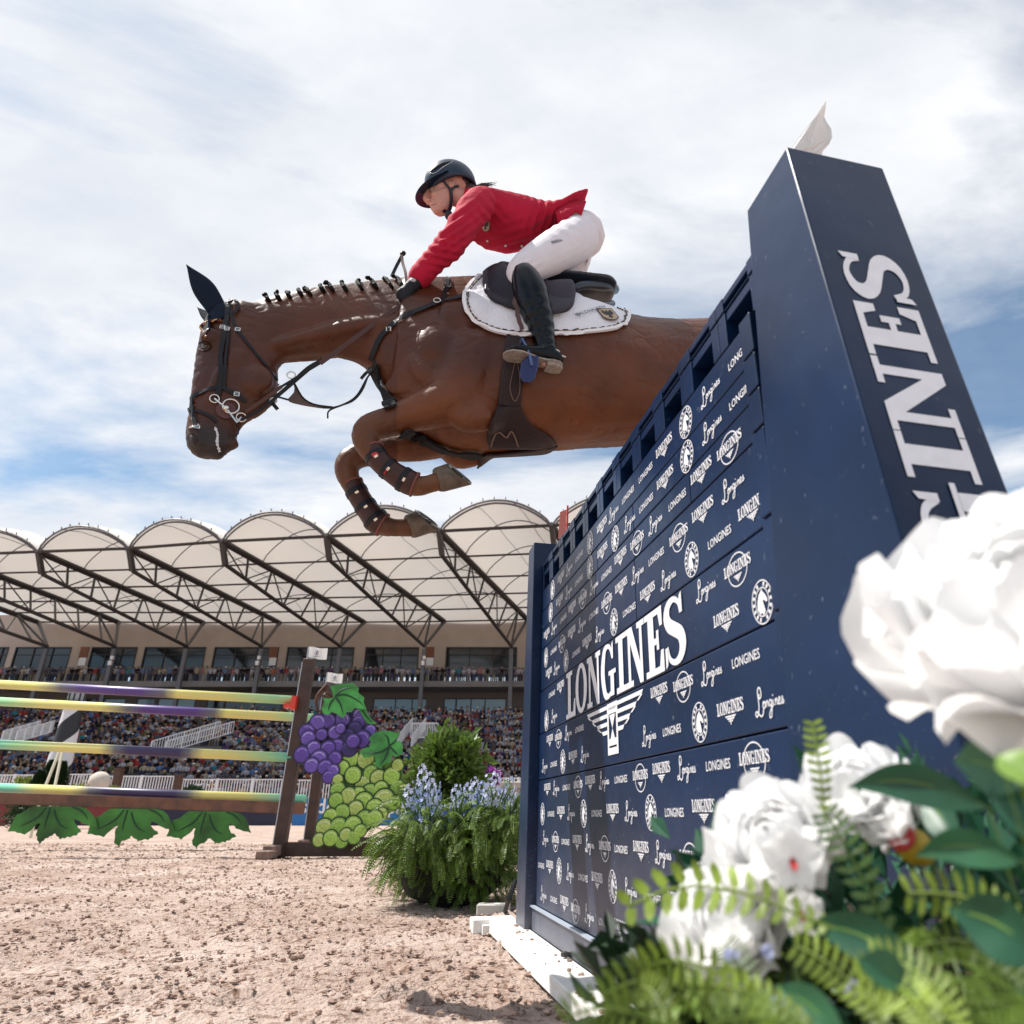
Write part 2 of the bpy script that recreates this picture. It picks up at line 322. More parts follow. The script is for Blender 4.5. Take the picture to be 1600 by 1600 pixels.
A, B = offset_strip([(.555,.70),(.52,.86),(.36,.955),(.18,.90),(.115,.75),(.19,.61),(.36,.51),(.52,.41),(.575,.26),(.50,.105),(.33,.045),(.16,.12),(.10,.31)], [.05,.08,.09,.15,.20,.21,.21,.21,.20,.15,.09,.08,.05], 34)
GL['S'] = (.70, [A+B[::-1], [(.535,.70),(.62,.70),(.62,1),(.55,.95)], [(.035,0),(.10,.05),(.12,.30),(.035,.30)]])
A, B = offset_strip([(.60,.70),(.53,.88),(.38,.955),(.20,.88),(.10,.5),(.20,.12),(.38,.045),(.55,.10)], [.05,.09,.09,.17,.20,.17,.09,.08], 26)
GL['G'] = (.80, [A+B[::-1], [(.585,.68),(.665,.68),(.665,1),(.60,.95)], [(.42,.40),(.78,.40),(.78,.48),(.42,.48)], [(.52,.02),(.69,.02),(.69,.40),(.52,.40)]])
GLW = sum(GL[c][0] for c in 'LONGINES')
def fill_mesh(loops, name='print'):
    """flat filled outline(s): holes by even-odd, z a hair higher for every separate piece so nothing is coplanar"""
    cu = bpy.data.curves.new(name, 'CURVE'); cu.dimensions = '2D'; cu.fill_mode = 'BOTH'
    for lp in loops:
        sp = cu.splines.new('POLY'); sp.points.add(len(lp)-1); sp.use_cyclic_u = True
        for p, q in zip(sp.points, lp): p.co = (q[0], q[1], 0, 1)
    o = bpy.data.objects.new('t', cu); COL.objects.link(o); dg = bpy.context.evaluated_depsgraph_get()
    me = bpy.data.meshes.new_from_object(o.evaluated_get(dg)); bpy.data.objects.remove(o)
    v = [tuple(x.co) for x in me.vertices]; f = [tuple(p.vertices) for p in me.polygons]; bpy.data.meshes.remove(me)
    return v, f
GM = {}
for c_, (w_, lps) in GL.items():
    pcs = [lps] if c_ == 'O' else [[l] for l in lps]; acc = []
    for i, pc in enumerate(pcs):
        v, f = fill_mesh(pc); acc.append(([(a, b, i*.5) for a, b, _ in v], f))
    GM[c_] = acc
def slab_word(mb, x, y, h, wscale=1., word='LONGINES', lift=.0004):
    for c_ in word:
        for v, f in GM[c_]: mb.add([(x+a*h*wscale, y+b*h, z*lift) for a, b, z in v], f)
        x += GL[c_][0]*h*wscale
    return x
def text_mesh(txt, h, xs=1., center=True, bold=.012):
    cu = bpy.data.curves.new('t', 'FONT'); cu.body = txt; cu.size = h*1.42; cu.resolution_u = 2; cu.offset = bold*h
    o = bpy.data.objects.new('t', cu); COL.objects.link(o); dg = bpy.context.evaluated_depsgraph_get()
    me = bpy.data.meshes.new_from_object(o.evaluated_get(dg)); bpy.data.objects.remove(o)
    v = np.array([x.co[:] for x in me.vertices]); f = [tuple(p.vertices) for p in me.polygons]; bpy.data.meshes.remove(me)
    v[:, 0] *= xs
    if center: v[:, 0] -= (v[:, 0].min()+v[:, 0].max())/2; v[:, 1] -= (v[:, 1].min()+v[:, 1].max())/2
    return v.tolist(), f
def stroke(mb, pts, w, n, z0=0., dz=.0005):
    C = cat_rom(pts, n); A, B = offset_strip([tuple(p) for p in C], [w]*n if not hasattr(w, '__len__') else w, n)
    zs = np.linspace(z0, z0+dz, n); mb.strip([(a[0], a[1], z) for a, z in zip(A, zs)], [(b[0], b[1], z) for b, z in zip(B, zs)])
def wings(mb, cx, cy, W_, H_):
    """winged hourglass, open lines"""
    t = .055*H_
    for sgn in (-1, 1):
        X = lambda x: cx+sgn*x*W_/2
        for k in range(4):
            y0 = cy+H_*(.50-.17*k); x1 = 1-.2*k; x0 = .18
            mb.add([(X(x0), y0, 0), (X(x1), y0, 0), (X(x1-.05), y0-t*1.5, 0), (X(x0), y0-t*1.5, 0)], [(0, 1, 2, 3)])
            if k < 3: mb.add([(X(x1-.02), y0-t*1.5, .0001), (X(x1-.08), y0-t*1.5, .0001), (X(x1-.20), y0-H_*.17, .0001), (X(x1-.14), y0-H_*.17, .0001)], [(0, 1, 2, 3)])
    a = .13*W_/2; yt = cy+H_*.52; yb = cy-H_*.52; q = .055*W_/2
    for x0, x1 in ((-a-q, -a), (a, a+q)): mb.add([(cx+x0, yb, 0), (cx+x1, yb, 0), (cx+x1, yt, 0), (cx+x0, yt, 0)], [(0, 1, 2, 3)])
    for y0 in (yt-q*1.3, yb, cy+H_*.30, cy-H_*.34): mb.add([(cx-a, y0, 0), (cx+a, y0, 0), (cx+a, y0+q*1.3, 0), (cx-a, y0+q*1.3, 0)], [(0, 1, 2, 3)])
    mb.add([(cx-a*.8, cy+H_*.28, .0002), (cx+a*.8, cy+H_*.28, .0002), (cx, cy, .0002)], [(0, 1, 2)]); mb.add([(cx-a*.8, cy-H_*.28, .0002), (cx+a*.8, cy-H_*.28, .0002), (cx, cy, .0002)], [(0, 1, 2)])
def swings(mb, cx, cy, W_, H_):
    for sgn in (-1, 1):
        X = lambda x: cx+sgn*x*W_/2
        for k in range(3):
            y0 = cy+H_*(.5-.30*k); x1 = 1-.28*k
            mb.add([(X(.12), y0, 0), (X(x1), y0, 0), (X(x1-.22), y0-H_*.21, 0), (X(.12), y0-H_*.21, 0)], [(0, 1, 2, 3)])
    mb.add([(cx-W_*.05, cy+H_*.5, .0001), (cx+W_*.05, cy+H_*.5, .0001), (cx+W_*.03, cy-H_*.65, .0001), (cx-W_*.03, cy-H_*.65, .0001)], [(0, 1, 2, 3)])
def ringm(mb, cx, cy, rx, ry, w, z=0, n=28):
    for i in range(n):
        a, b = 2*math.pi*i/n, 2*math.pi*(i+1)/n
        mb.add([(cx+(rx+k)*math.cos(t), cy+(ry+k)*math.sin(t), z) for t, k in ((a, 0), (b, 0), (b, -w), (a, -w))], [(0, 1, 2, 3)])
LOGO = {}
def make_logos():
    PW = .122
    m = MB(); h = .026; ws = PW/(GLW*h); slab_word(m, -PW/2, 0, h, ws); swings(m, 0, -.012, .052, .016); LOGO['T'] = m.mesh('winged_wordmark')
    m = MB(); slab_word(m, -PW/2, -.008, .024, PW/(GLW*.024)); swings(m, 0, -.022, .040, .014); ringm(m, 0, -.004, .044, .037, .0028, -.0003, 32); LOGO['O'] = m.mesh('oval_wordmark')
    m = MB(); v, f = text_mesh('LONGINES', .019, 1); wd = max(p[0] for p in v)*2; m.add([(p[0]*.118/wd, p[1]*1.05, p[2]) for p in v], f); LOGO['L'] = m.mesh('plain_wordmark')
    m = MB(); S = .026
    path = [(.62,.86),(.50,.70),(.62,.60),(.82,.75),(.80,1.12),(.58,1.22),(.42,.98),(.44,.55),(.42,.12),(.25,-.28),(.02,-.38),(-.06,-.20),(.12,-.10),(.38,-.30),(.62,-.42),(.85,-.30),(.95,-.05)]
    stroke(m, path, .10, 60, 0, .02)
    stroke(m, [(.9,.05),(.98,.32),(1.16,.34),(1.2,.1),(1.04,-.02),(.93,.1),(1.05,.30),(1.25,.28)], .085, 26, .021, .01)
    stroke(m, [(1.3,.0),(1.34,.34)], .085, 3, .032, .004); stroke(m, [(1.34,.2),(1.48,.36),(1.56,.2),(1.55,.02)], .085, 10, .037, .004)
    stroke(m, [(1.96,.28),(1.82,.38),(1.68,.22),(1.78,.02),(1.94,.12),(1.99,.36),(1.95,-.1),(1.82,-.55),(1.62,-.60),(1.62,-.40),(1.85,-.15),(2.1,.0)], .085, 34, .042, .01)
    stroke(m, [(2.16,.34),(2.14,.06),(2.26,.04)], .085, 6, .053, .003); m.add([(2.13,.52,.05),(2.22,.52,.05),(2.22,.62,.05),(2.13,.62,.05)], [(0,1,2,3)])
    stroke(m, [(2.38,.0),(2.42,.34)], .085, 3, .057, .003); stroke(m, [(2.42,.2),(2.56,.36),(2.63,.2),(2.62,.02),(2.72,.04)], .085, 10, .061, .003)
    stroke(m, [(2.76,.14),(2.98,.26),(2.92,.38),(2.78,.28),(2.78,.06),(2.96,.0),(3.08,.12)], .08, 18, .065, .005)
    stroke(m, [(3.14,.1),(3.26,.40),(3.24,.22),(3.34,.10),(3.22,-.02),(3.12,.06)], .08, 14, .071, .005)
    m.v = [((x-1.62)*S*1.22, (y-.25)*S*1.25, z*.006) for x, y, z in m.v]; LOGO['S'] = m.mesh('script_wordmark')
    m = MB(); R = .041; ringm(m, 0, 0, R, R*1.08, .0026, 0, 36); ringm(m, 0, 0, R*.66, R*.72, .0022, 0, 28)
    for i in range(16):
        if i in (4, 12): continue
        a = 2*math.pi*i/16; c_ = Vector((R*.80*math.cos(a), R*.87*math.sin(a), 0)); t_ = Vector((-math.sin(a), math.cos(a), 0)); r_ = Vector((math.cos(a), math.sin(a), 0))
        m.add([c_+t_*.0035+r_*.004, c_-t_*.0035+r_*.004, c_-t_*.0028-r_*.004, c_+t_*.0028-r_*.004], [(0, 1, 2, 3)])
    # a rearing horse head and neck curving inside the ring
    hp = [(-.020,-.012),(-.017,.004),(-.010,.016),(-.001,.022),(.003,.027),(.005,.020),(.013,.013),(.020,.003),(.021,-.003),(.015,-.004),(.009,.002),(.003,.002),(.006,-.008),(.010,-.020),(.002,-.027),(-.006,-.020),(-.011,-.025),(-.014,-.018)]
    v, f = fill_mesh([hp]); m.add([(a, b*1.0, .0003) for a, b, _ in v], f); LOGO['C'] = m.mesh('round_emblem')
    for k in LOGO: LOGO[k].materials.append(WHITEP)
make_logos()
NAMES = dict(T='winged_wordmark', O='oval_wordmark', L='plain_wordmark', S='script_wordmark', C='round_emblem')
# basis that reads left-to-right for someone facing the landing side of the wall: x runs towards the near end
def wall_mat(s, z, o=-.0022): 
    M = Matrix((-WD, Vector((0, 0, 1)), -WN)).transposed().to_4x4(); M.translation = WP(s, z, o); return M
ROWS = {
 .205: [('S',-.20),('L',-.38),('T',-.55),('O',-.71),('S',-.88),('L',-1.05),('T',-1.21),('O',-1.38),('S',-1.55),('L',-1.71),('T',-1.88),('O',-2.04),('S',-2.17)],
 .31: [('L',-.15),('T',-.31),('C',-.47),('S',-.64),('L',-.81),('T',-.98),('C',-1.14),('S',-1.30),('L',-1.47),('T',-1.64),('C',-1.80),('S',-1.97),('L',-2.13)],
 .412: [('S',-.23),('O',-.41),('L',-.57),('T',-.74),('S',-.90),('O',-1.07),('L',-1.23),('T',-1.40),('S',-1.56),('O',-1.73),('L',-1.89),('T',-2.06),('S',-2.18)],
 .508: [('C',-.17),('L',-.33),('T',-.50),('S',-.66),('C',-.83),('L',-.99),('T',-1.16),('S',-1.33),('C',-1.49),('L',-1.65),('T',-1.82),('S',-1.97),('C',-2.13)],
 .60: [('T',-.26),('S',-.42),('L',-.59),('O',-.76),('T',-.92),('S',-1.08),('L',-1.25),('O',-1.42),('T',-1.58),('S',-1.74),('L',-1.91),('O',-2.07)],
 .696: [('S',-.206),('L',-.377),('C',-.535),('T',-.693),('S',-.857),('S',-1.503),('L',-1.666),('C',-1.835),('T',-1.99),('S',-2.15)],
 .792: [('T',-.304),('O',-.461),('S',-.624),('L',-.789),('T',-1.594),('O',-1.755),('S',-1.915),('L',-2.078)],
 .885: [('C',-.237),('S',-.386),('T',-2.011),('C',-2.169)],
 .984: [('L',-.341),('T',-.498),('S',-1.923),('O',-2.083)],
 1.078: [('T',-.281),('S',-.43),('C',-.594),('L',-.755),('T',-.91),('S',-1.07),('C',-1.233),('L',-1.386),('T',-1.548),('S',-1.705),('C',-1.86),('L',-2.016),('T',-2.172)],
 1.165: [('C',-.22),('L',-.373),('O',-.527),('T',-.688),('S',-.844),('L',-1.002),('O',-1.162),('T',-1.318),('S',-1.474),('L',-1.63),('O',-1.792),('T',-1.943),('S',-2.10)],
 1.264: [('T',-.23),('S',-.38),('L',-.55),('T',-.70),('O',-.861),('S',-1.014),('L',-1.167),('T',-1.322),('O',-1.483),('S',-1.637),('L',-1.80),('T',-1.953),('O',-2.104)],
 1.352: [('C',-.313),('T',-.486),('S',-.648),('L',-.807),('C',-.967),('T',-1.127),('C',-1.275),('S',-1.423),('L',-1.575),('T',-1.728),('C',-1.88),('S',-2.03),('L',-2.185)],
 1.448: [('C',-.348),('T',-.509),('S',-.657),('L',-.817),('C',-.974),('T',-1.13),('S',-1.267),('L',-1.42),('L',-1.584),('T',-1.736),('C',-1.89),('S',-2.04),('L',-2.20)],
}
def build_wall():
    root = empty('jump_wall', WP(-1.1, 0, .1), 0, 'tall navy blue jump wall printed with rows of white wordmarks and a crenellated top', 'wall')
    core = MB(); R = Matrix((WD, WN, Vector((0, 0, 1)))).transposed()
    core.box(WP(-1.14, .79, .10), (2.26, .14, 1.40), R); core.build('core', BLACK, root)
    # planks: (z0, z1, joints)
    rows = [(.152,.645,[]),(.645,.84,[]),(.84,1.028,[]),(1.028,1.22,[-1.445]),(1.22,1.311,[-.60,-1.03,-1.452,-1.88]),(1.311,1.40,[-.63,-1.06,-1.455]),(1.40,1.504,[])]
    planks = []
    for z0, z1, js in rows:
        e0 = -.02-.08*z0; e1 = -2.262
        ss = [e0]+js+[e1]
        for a, b in zip(ss, ss[1:]):
            mb = MB(); zc = (z0+z1)/2; g = .0035
            mb.box(WP((a+b)/2, zc, .015), (abs(a-b)-g, .030, z1-z0-g), R)
            o = mb.build('plank', NAVY, root); bevel(o, .003, 2); planks.append((z0, z1, a, b, o))
        # raised end tab with its own step, as on hollow jump planks
        mb = MB(); mb.box(WP(-2.238-.004*random.random(), (z0+z1)/2+.010, .0095), (.050, .035, z1-z0-.006), R); o = mb.build('end_tab', NAVY, root); bevel(o, .003, 2)
    for z, row in ROWS.items():
        for k, s in row:
            for z0, z1, a, b, o in planks:
                if z0 <= z < z1 and b <= s < a:
                    inst(NAMES[k], LOGO[k], wall_mat(s, z, -.0016 if s > -2.213 else -.0100), o); break
    # the big name across the third plank, the winged hourglass across the plank below
    big = [p for p in planks if p[0] == .84][0][4]; m = MB(); hh = .176; slab_word(m, 0, 0, hh, 1.20/(GLW*hh), lift=.001); me = m.mesh('large_name'); me.materials.append(WHITEP)
    inst('large_name', me, wall_mat(-.600, .846), big)
    wn = [p for p in planks if p[0] == .645][0][4]; m = MB(); wings(m, 0, 0, .58, .150); me = m.mesh('winged_hourglass'); me.materials.append(WHITEP)
    inst('winged_hourglass', me, wall_mat(-1.187, .752), wn)
    # crenellated cap blocks with openings
    for k in range(11):
        c_ = -2.209-.2*k if False else -2.209+.2*k; a, b = c_-.099, c_+.099
        if b > -.14: b = -.145
        if a > b: continue
        mb = MB()
        def bx(s0, s1, z0, z1, o0=0., o1=.11): mb.box(WP((s0+s1)/2, (z0+z1)/2, (o0+o1)/2), (abs(s1-s0), o1-o0, z1-z0), R)
        w0, w1 = c_-.062, min(c_+.061, b-.01)
        bx(a, w0, 1.5065, 1.601); bx(w1, b, 1.5065, 1.601); bx(w0, w1, 1.576, 1.601, .004, .106); bx(w0, w1, 1.5065, 1.512, .02, .1)
        bx(a, w0, 1.6035, 1.642, -.003); bx(w1, b, 1.6035, 1.642, -.003); bx(w0, w1, 1.6235, 1.6405, -.001, .104); bx(w0, w1, 1.6035, 1.6070, .0, .1)
        o = mb.build('cap_block', NAVY, root); bevel(o, .003, 2)
        mb = MB(); mb.box(WP((w0+w1)/2, 1.557, .108), (abs(w1-w0)+.01, .004, .10), R); mb.build('cap_lining', BLACK, o)
    # bottom rail
    mb = MB(); mb.box(WP(-1.12, .104, .010), (2.36, .05, .088), R); o = mb.build('bottom_rail', NAVY, root); bevel(o, .003, 2)
    mb = MB(); mb.box(WP(-1.12, .151, -.014), (2.26, .018, .007), R); mb.build('rail_lip', mat('pale_edge', (.33, .38, .45), .4), root)
    # towers at both ends, wider at the foot
    def tower(t0, t1, f0, f1, zt, o0, o1, name):
        vs = [WP(t0, zt, o0), WP(t1, zt, o0), WP(t1, zt, o1), WP(t0, zt, o1), WP(f0, .0, o0), WP(f1, .0, o0), WP(f1, .0, o1), WP(f0, .0, o1)]
        mb = MB(); mb.add(vs, [(0, 1, 2, 3), (7, 6, 5, 4), (0, 4, 5, 1), (1, 5, 6, 2), (2, 6, 7, 3), (3, 7, 4, 0)]); return mb
    r2 = empty('wall_tower', WP(-2.4, 0, .1), 0, 'navy tapering tower with huge white letters at the near end of the wall', 'pillar')
    o = tower(-2.318, -2.490, -2.165, -2.675, 1.747, -.012, .211, 'shell').build('shell', NAVY, r2); bevel(o, .004, 2)
    # letters run down the front face
    P0 = WP(-2.490, 1.747, -.012); dn = (WP(-2.675, 0, -.012)-P0).normalized(); ac = WN.copy(); nf = dn.cross(ac).normalized()
    if nf.y > 0: nf = -nf
    m = MB(); hh = .133; Ltot = GLW*hh*1.42; slab_word(m, 0, 0, hh, 1.42, lift=.001); me = m.mesh('tower_name'); me.materials.append(mat('grey_white_print', (.80, .81, .86), .5, var=.05, vscale=30))
    # reading direction is upwards, letter tops point to the landing side
    ex = -dn; ey = -ac; ez = nf; M = Matrix((ex, ey, ex.cross(ey))).transposed().to_4x4()
    if ex.cross(ey).dot(nf) < 0: print('flip letters')
    top = P0+dn*.280; M.translation = top-ex*Ltot+ac*.176+nf*.0016
    inst('tower_name', me, M, r2)
    r3 = empty('wall_tower', WP(0, 0, .1), 0, 'slim navy tower closing the far end of the wall beside the ferns', 'pillar')
    o = tower(.006, -.130, .185, -.020, 1.757, -.045, .20, 'shell').build('shell', NAVY, r3); bevel(o, .004, 2)
    # white ground board with feet
    r4 = empty('ground_board', WP(-1, 0, -.1), 0, 'long white ground board lying along the foot of the blue wall', 'board')
    mb = MB(); mb.box(WP(-1.02, .052, -.082), (2.62, .125, .022), R); o = mb.build('board', WHITEW, r4); bevel(o, .003, 2)
    mb = MB(); mb.box(WP(-1.02, .036, -.138), (2.62, .012, .050), R); o = mb.build('board_edge', WHITEW, r4); bevel(o, .003)
    for s in (.30, -.60, -1.5): mb = MB(); mb.box(WP(s+.045, .020, -.085), (.05, .17 if s > 0 else .10, .038), R); mb.build('foot', WHITEW, r4)
    mb = MB(); mb.box(WP(.42, .03, -.11), (.12, .20, .058), R); o = mb.build('end_block', WHITEW, r4); bevel(o, .003)
    # clods on the board
    for i in range(46):
        s = random.uniform(-1.5, .1); o_ = random.uniform(-.135, -.03); r_ = random.choice([.003, .004, .006, .009])
        m = MB(); m.ball((0, 0, 0), (r_, r_*.7, r_*.5), nu=7, nv=5, jit=.3); m.v = [tuple(Vector(v)+WP(s, .064+r_*.3, o_)) for v in m.v]
        core.v if False else None
        if i == 0: acc = MB()
        acc.add(m.v, m.f)
    o = acc.build('sand_crumbs', CLOD); tag(o, 'small sand crumbs lying on the white ground board', 'sand', kind='stuff')
    g = ground(883, 1491, .075); m = MB(); m.ball(g, (.018, .012, .010), nu=10, nv=7, jit=.18); m.ball(g+Vector((.018, .004, -.001)), (.010, .009, .008), nu=9, nv=6, jit=.2)
    o = m.build('mud_lump', mat('dark_mud', (.045, .040, .040), .7, bump=.5, bscale=200), smooth=True); tag(o, 'dark grey lump of mud lying on the white ground board', 'mud')
    # flags
    P = onplane(1262, 250, WP(-2.44, 1.74, .05), WD)
    poly = [(1236,238),(1240,228),(1250,212),(1262,198),(1275,182),(1284,168),(1290,157),(1292,166),(1291,178),(1294,190),(1297,204),(1297,219),(1294,227),(1288,232),(1284,246),(1262,246)]
    A_ = [onplane(x, y, P, WD)+WD*(.008*math.sin(i)) for i, (x, y) in enumerate(poly)]
    r5 = empty('flag', P, 0, 'white curling flag with a faint printed emblem on top of the near tower', 'flag')
    mb = MB(); n = len(A_); B_ = [a+WD*.003 for a in A_]; mb.add(A_+B_, [tuple(range(n)), tuple(range(2*n-1, n-1, -1))]+[(i, (i+1) % n, n+(i+1) % n, n+i) for i in range(n)])
    mb.build('cloth', mat('flag_white', (.80, .79, .78), .7, trans=.25), r5)
    em = MB(); c0 = onplane(1264, 221, P, WD)-WD*.0035; Rf = Matrix((WN, Vector((0, 0, 1)), -WD)).transposed()
    ringm(em, 0, 0, .010, .018, .0008, n=20); em.v = [tuple(Rf@Vector(v)+c0-WD*.004) for v in em.v]; em.build('emblem', mat('faint_print', (.45, .47, .55), .8), r5)
    r6 = empty('flag', at(884, 840, 3.75), 0, 'red and white boundary flag standing behind the far end of the wall', 'flag')
    mb = MB(); mb.tube([at(884, 905, 3.75), at(887, 790, 3.75)], .0055, 8); mb.build('pole', mat('flag_red', (.55, .03, .03), .5), r6)
    a, b, c_, d = at(885, 796, 3.74), at(884, 838, 3.74), at(872, 842, 3.74), at(875, 800, 3.74)
    mb = MB(); mb.add([a, b, c_, d]+[v+Vector((0, .003, 0)) for v in (a, b, c_, d)], [(0, 1, 2, 3), (7, 6, 5, 4), (0, 4, 5, 1), (1, 5, 6, 2), (2, 6, 7, 3), (3, 7, 4, 0)]); mb.build('cloth', mat('flag_pink', (.75, .35, .33), .6, trans=.3), r6)
build_wall()
# ============================================================ grandstand
YC, YB, YF = 82., 83., 92.      # columns, balcony front, facade
STEEL = mat('dark_steel', (.030, .024, .024), .45, spec=.4)
STEELL = mat('grey_steel', (.10, .10, .115), .5)
PLAST = mat('pink_beige_plaster', (.40, .325, .275), .9, var=.06, vscale=.6)
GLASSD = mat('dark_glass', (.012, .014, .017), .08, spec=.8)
GLASSB = mat('pale_blue_glass', (.16, .24, .30), .12, spec=.8)
CONC = mat('stand_concrete', (.17, .165, .165), .85, var=.1, vscale=.8)
DARKIN = mat('stand_shadow_interior', (.018, .017, .02), .9)
MEMB = mat('white_roof_membrane', (.78, .74, .70), .6, trans=.20)
SEAT = mat('seat_grey', (.055, .06, .07), .45)
WRAIL = mat('white_rail_paint', (.72, .72, .74), .5)
def zof(y, Y, x=600): return at(x, y, Y).z
stand = empty('grandstand', (-25, YB, 0), 0, 'large grandstand with scalloped white membrane roof on dark steel trusses', 'grandstand')
cols = [74, 180, 292, 409, 532, 663, 799, 935, 1078, 1228, 1385]
tips = [(-230, 872), (-85, 868), (60, 862), (202, 857), (347, 846), (510, 838), (686, 830), (862, 821), (1045, 812), (1235, 803), (1430, 794)]
elb = [(60, 972), (185, 972), (318, 973), (437, 973), (569, 972), (694, 971), (824, 968), (955, 966), (1090, 964), (1235, 962), (1385, 960)]
NB = len(cols)
ZT = 24.6
def tip_pt(i): r = ray(*tips[i]); return CAM + r*((ZT-CAMH)/r.z)
def build_stand():
    zn = zof(1010, YC); T = []; E_ = []; Nn = []; Bt = []
    for i in range(NB):
        t = tip_pt(i); T.append(t); Bt.append(t+Vector((.25, 1.0, -2.0)))
        E_.append(at(elb[i][0], elb[i][1], YF-1.2)); Nn.append(at(cols[i], 1010, YC))
        m = MB(); c_ = Nn[i]; m.bar((c_.x, YC, 1), (c_.x, YC, c_.z-.3), .42, .42); m.build('column', STEELL, stand)
        m = MB(); Tt, El, No, Bo = T[i], E_[i], Nn[i], Bt[i]
        m.tube([Tt, El], .34, 8); m.tube([El, El+(No-El)*.18, No], [.30, .2, .17], 8)       # heavy top chord and its elbow
        m.tube([Bo, No], .20, 8); m.bar(Tt, Bo, .42, .42)
        K = 7; tp = [Tt.lerp(El, k/K) for k in range(K+1)]; bp = [Bo.lerp(No, min(1, k/K*1.06)) for k in range(K+1)]
        for k in range(1, K): m.tube([tp[k], bp[k]], .12, 6); 
        for k in range(K-1): m.tube([tp[k+1] if k % 2 else tp[k], bp[k] if k % 2 else bp[k+1]], .075, 5)
        m.tube([No, tp[K-1]], .13, 6)
        m.build('roof_truss', STEEL, stand)
    for x in (-30, -135):
        c_ = at(x, 1010, YC); m = MB(); m.bar((c_.x, YC, 1), (c_.x, YC, c_.z+1), .42, .42); m.build('column', STEELL, stand)
    # purlins, hoops, membrane
    fr = [0, .22, .43, .63, .82, 1.0]
    for i in range(NB-1):
        def chord(j, t): return T[j].lerp(E_[j], t)
        m = MB()
        for f in fr: m.tube([chord(i, f), chord(i+1, f)], .10 if f else .15, 6)
        m.build('purlin', STEEL, stand)
        def vault(t, u):
            a = chord(i, t); b = chord(i+1, t); p = a.lerp(b, u); w = (b-a).length
            s_ = math.sin(math.pi*u)**.72
            rise = w*(.195+.115*min(1, t/.10))*(1+.025*math.cos(2*math.pi*t*4.6))*(1-.93*t**5)
            return p+Vector((0, -1.6*s_*(1-t)**3, rise*s_+.12))
        nu, nv = 26, 18; vs = [vault(a/nv*1.03, b/nu) for a in range(nv+1) for b in range(nu+1)]
        m = MB(); m.add(vs, [(a*(nu+1)+b, a*(nu+1)+b+1, (a+1)*(nu+1)+b+1, (a+1)*(nu+1)+b) for a in range(nv) for b in range(nu)])
        m.build('roof_membrane', MEMB, stand, smooth=True, fix=False)
        for f in fr[:5]:
            for dr in ((0, .25) if f == 0 else (0,)):
                m = MB(); m.tube([vault(f+dr*.03, b/20)-Vector((0, .05, .16+dr)) for b in range(21)], .09 if f == 0 else .055, 6); m.build('hoop_rib', STEELL, stand)
        m = MB()                                             # seam cables
        for u in (.3, .62): m.tube([vault(a/12*.95, u+.04*a/12)-Vector((0, 0, .05)) for a in range(13)], .03, 4, cap=False)
        m.build('seam_cable', STEELL, stand)
        m = MB()
        for b in range(2, 19, 2): p = vault(0, b/20); m.bar(p, p+Vector((0, -.05, .20)), .08)
        o = m.build('edge_bracket', STEELL, stand); o['kind'] = 'stuff'
    # facade wall with real openings: piers between windows
    zt, zb = zof(962, YF), zof(1066, YF); wt = zof(1011, YF)-.0
    win = [(-90, -16), (-16-0, 14), (24, 112), (143, 215), (226, 322), (335, 436), (449, 554), (571, 655), (697, 808), (840, 950), (975, 1085), (1110, 1225)]
    win = [(-110, -30)]+[w for w in win[1:] if w[0] != -16]; win.insert(1, (-16, 14))
    X = lambda x: at(x, 1015, YF).x
    edges = [X(-260)]+[q for w in win for q in (X(w[0]), X(w[1]))]+[X(1500)]
    m = MB()
    for a, b in zip(edges[::2], edges[1::2]): m.box(((a+b)/2, YF+.2, (zb+wt)/2), (b-a, .4, wt-zb))
    m.box(((edges[0]+edges[-1])/2, YF+.2, (wt+zt)/2+.05), (edges[-1]-edges[0], .402, zt-wt+.1)); m.build('upper_wall', PLAST, stand)
    for k, (a, b) in enumerate(win):
        xa, xb = X(a), X(b); m = MB(); fw = .14
        zlo = zof(1058, YF)
        for x in [xa+fw/2, xb-fw/2]: m.box((x, YF+.1, (zlo+wt)/2), (fw, .3, wt-zlo))
        m.box(((xa+xb)/2, YF+.1, wt-fw/2), (xb-xa, .302, fw))
        nm = 3
        for j in range(1, nm): m.box((xa+(xb-xa)*j/nm, YF+.1, (zlo+wt)/2), (.09, .2, wt-zlo))
        m.box(((xa+xb)/2, YF+.1, wt-1.0), (xb-xa, .19, .08))
        w = m.build('window', STEEL, stand)
        for j in range(nm):
            x0, x1 = xa+(xb-xa)*j/nm, xa+(xb-xa)*(j+1)/nm
            mm = MB(); mm.box(((x0+x1)/2, YF+.14+.01*j, (zlo+wt)/2), (x1-x0, .03, wt-zlo)); mm.build('pane', GLASSD, w)
    for x in (133, 672, 428):
        mm = MB(); mm.box((X(x), YF-.06, zof(1020, YF)), (1.1, .08, 1.5)); mm.build('door_panel', mat('rust_brown_panel', (.16, .055, .025), .6), stand)
        mm = MB(); mm.box((X(x)+.1, YF-.1, zof(1034, YF)), (.9, .06, 1.0)); mm.build('notice_board', WRAIL, stand)
    # balcony
    za, zb_ = zof(1064, YB), zof(1073, YB); x0, x1 = at(-60, 1070, YB).x-8, at(1400, 1070, YB).x
    m = MB(); m.box(((x0+x1)/2, (YB+YF)/2, (za+zb_)/2), (x1-x0, YF-YB, za-zb_)); m.build('balcony_slab', CONC, stand)
    m = MB(); zr = zof(1044, YB); m.box(((x0+x1)/2, YB+.02, zr), (x1-x0, .07, .06)); m.box(((x0+x1)/2, YB+.021, (zr+za)/2+.1), (x1-x0, .04, .03))
    x = x0
    while x < x1: m.box((x, YB+.02, (zr+za)/2), (.06, .06, zr-za)); x += 2.2
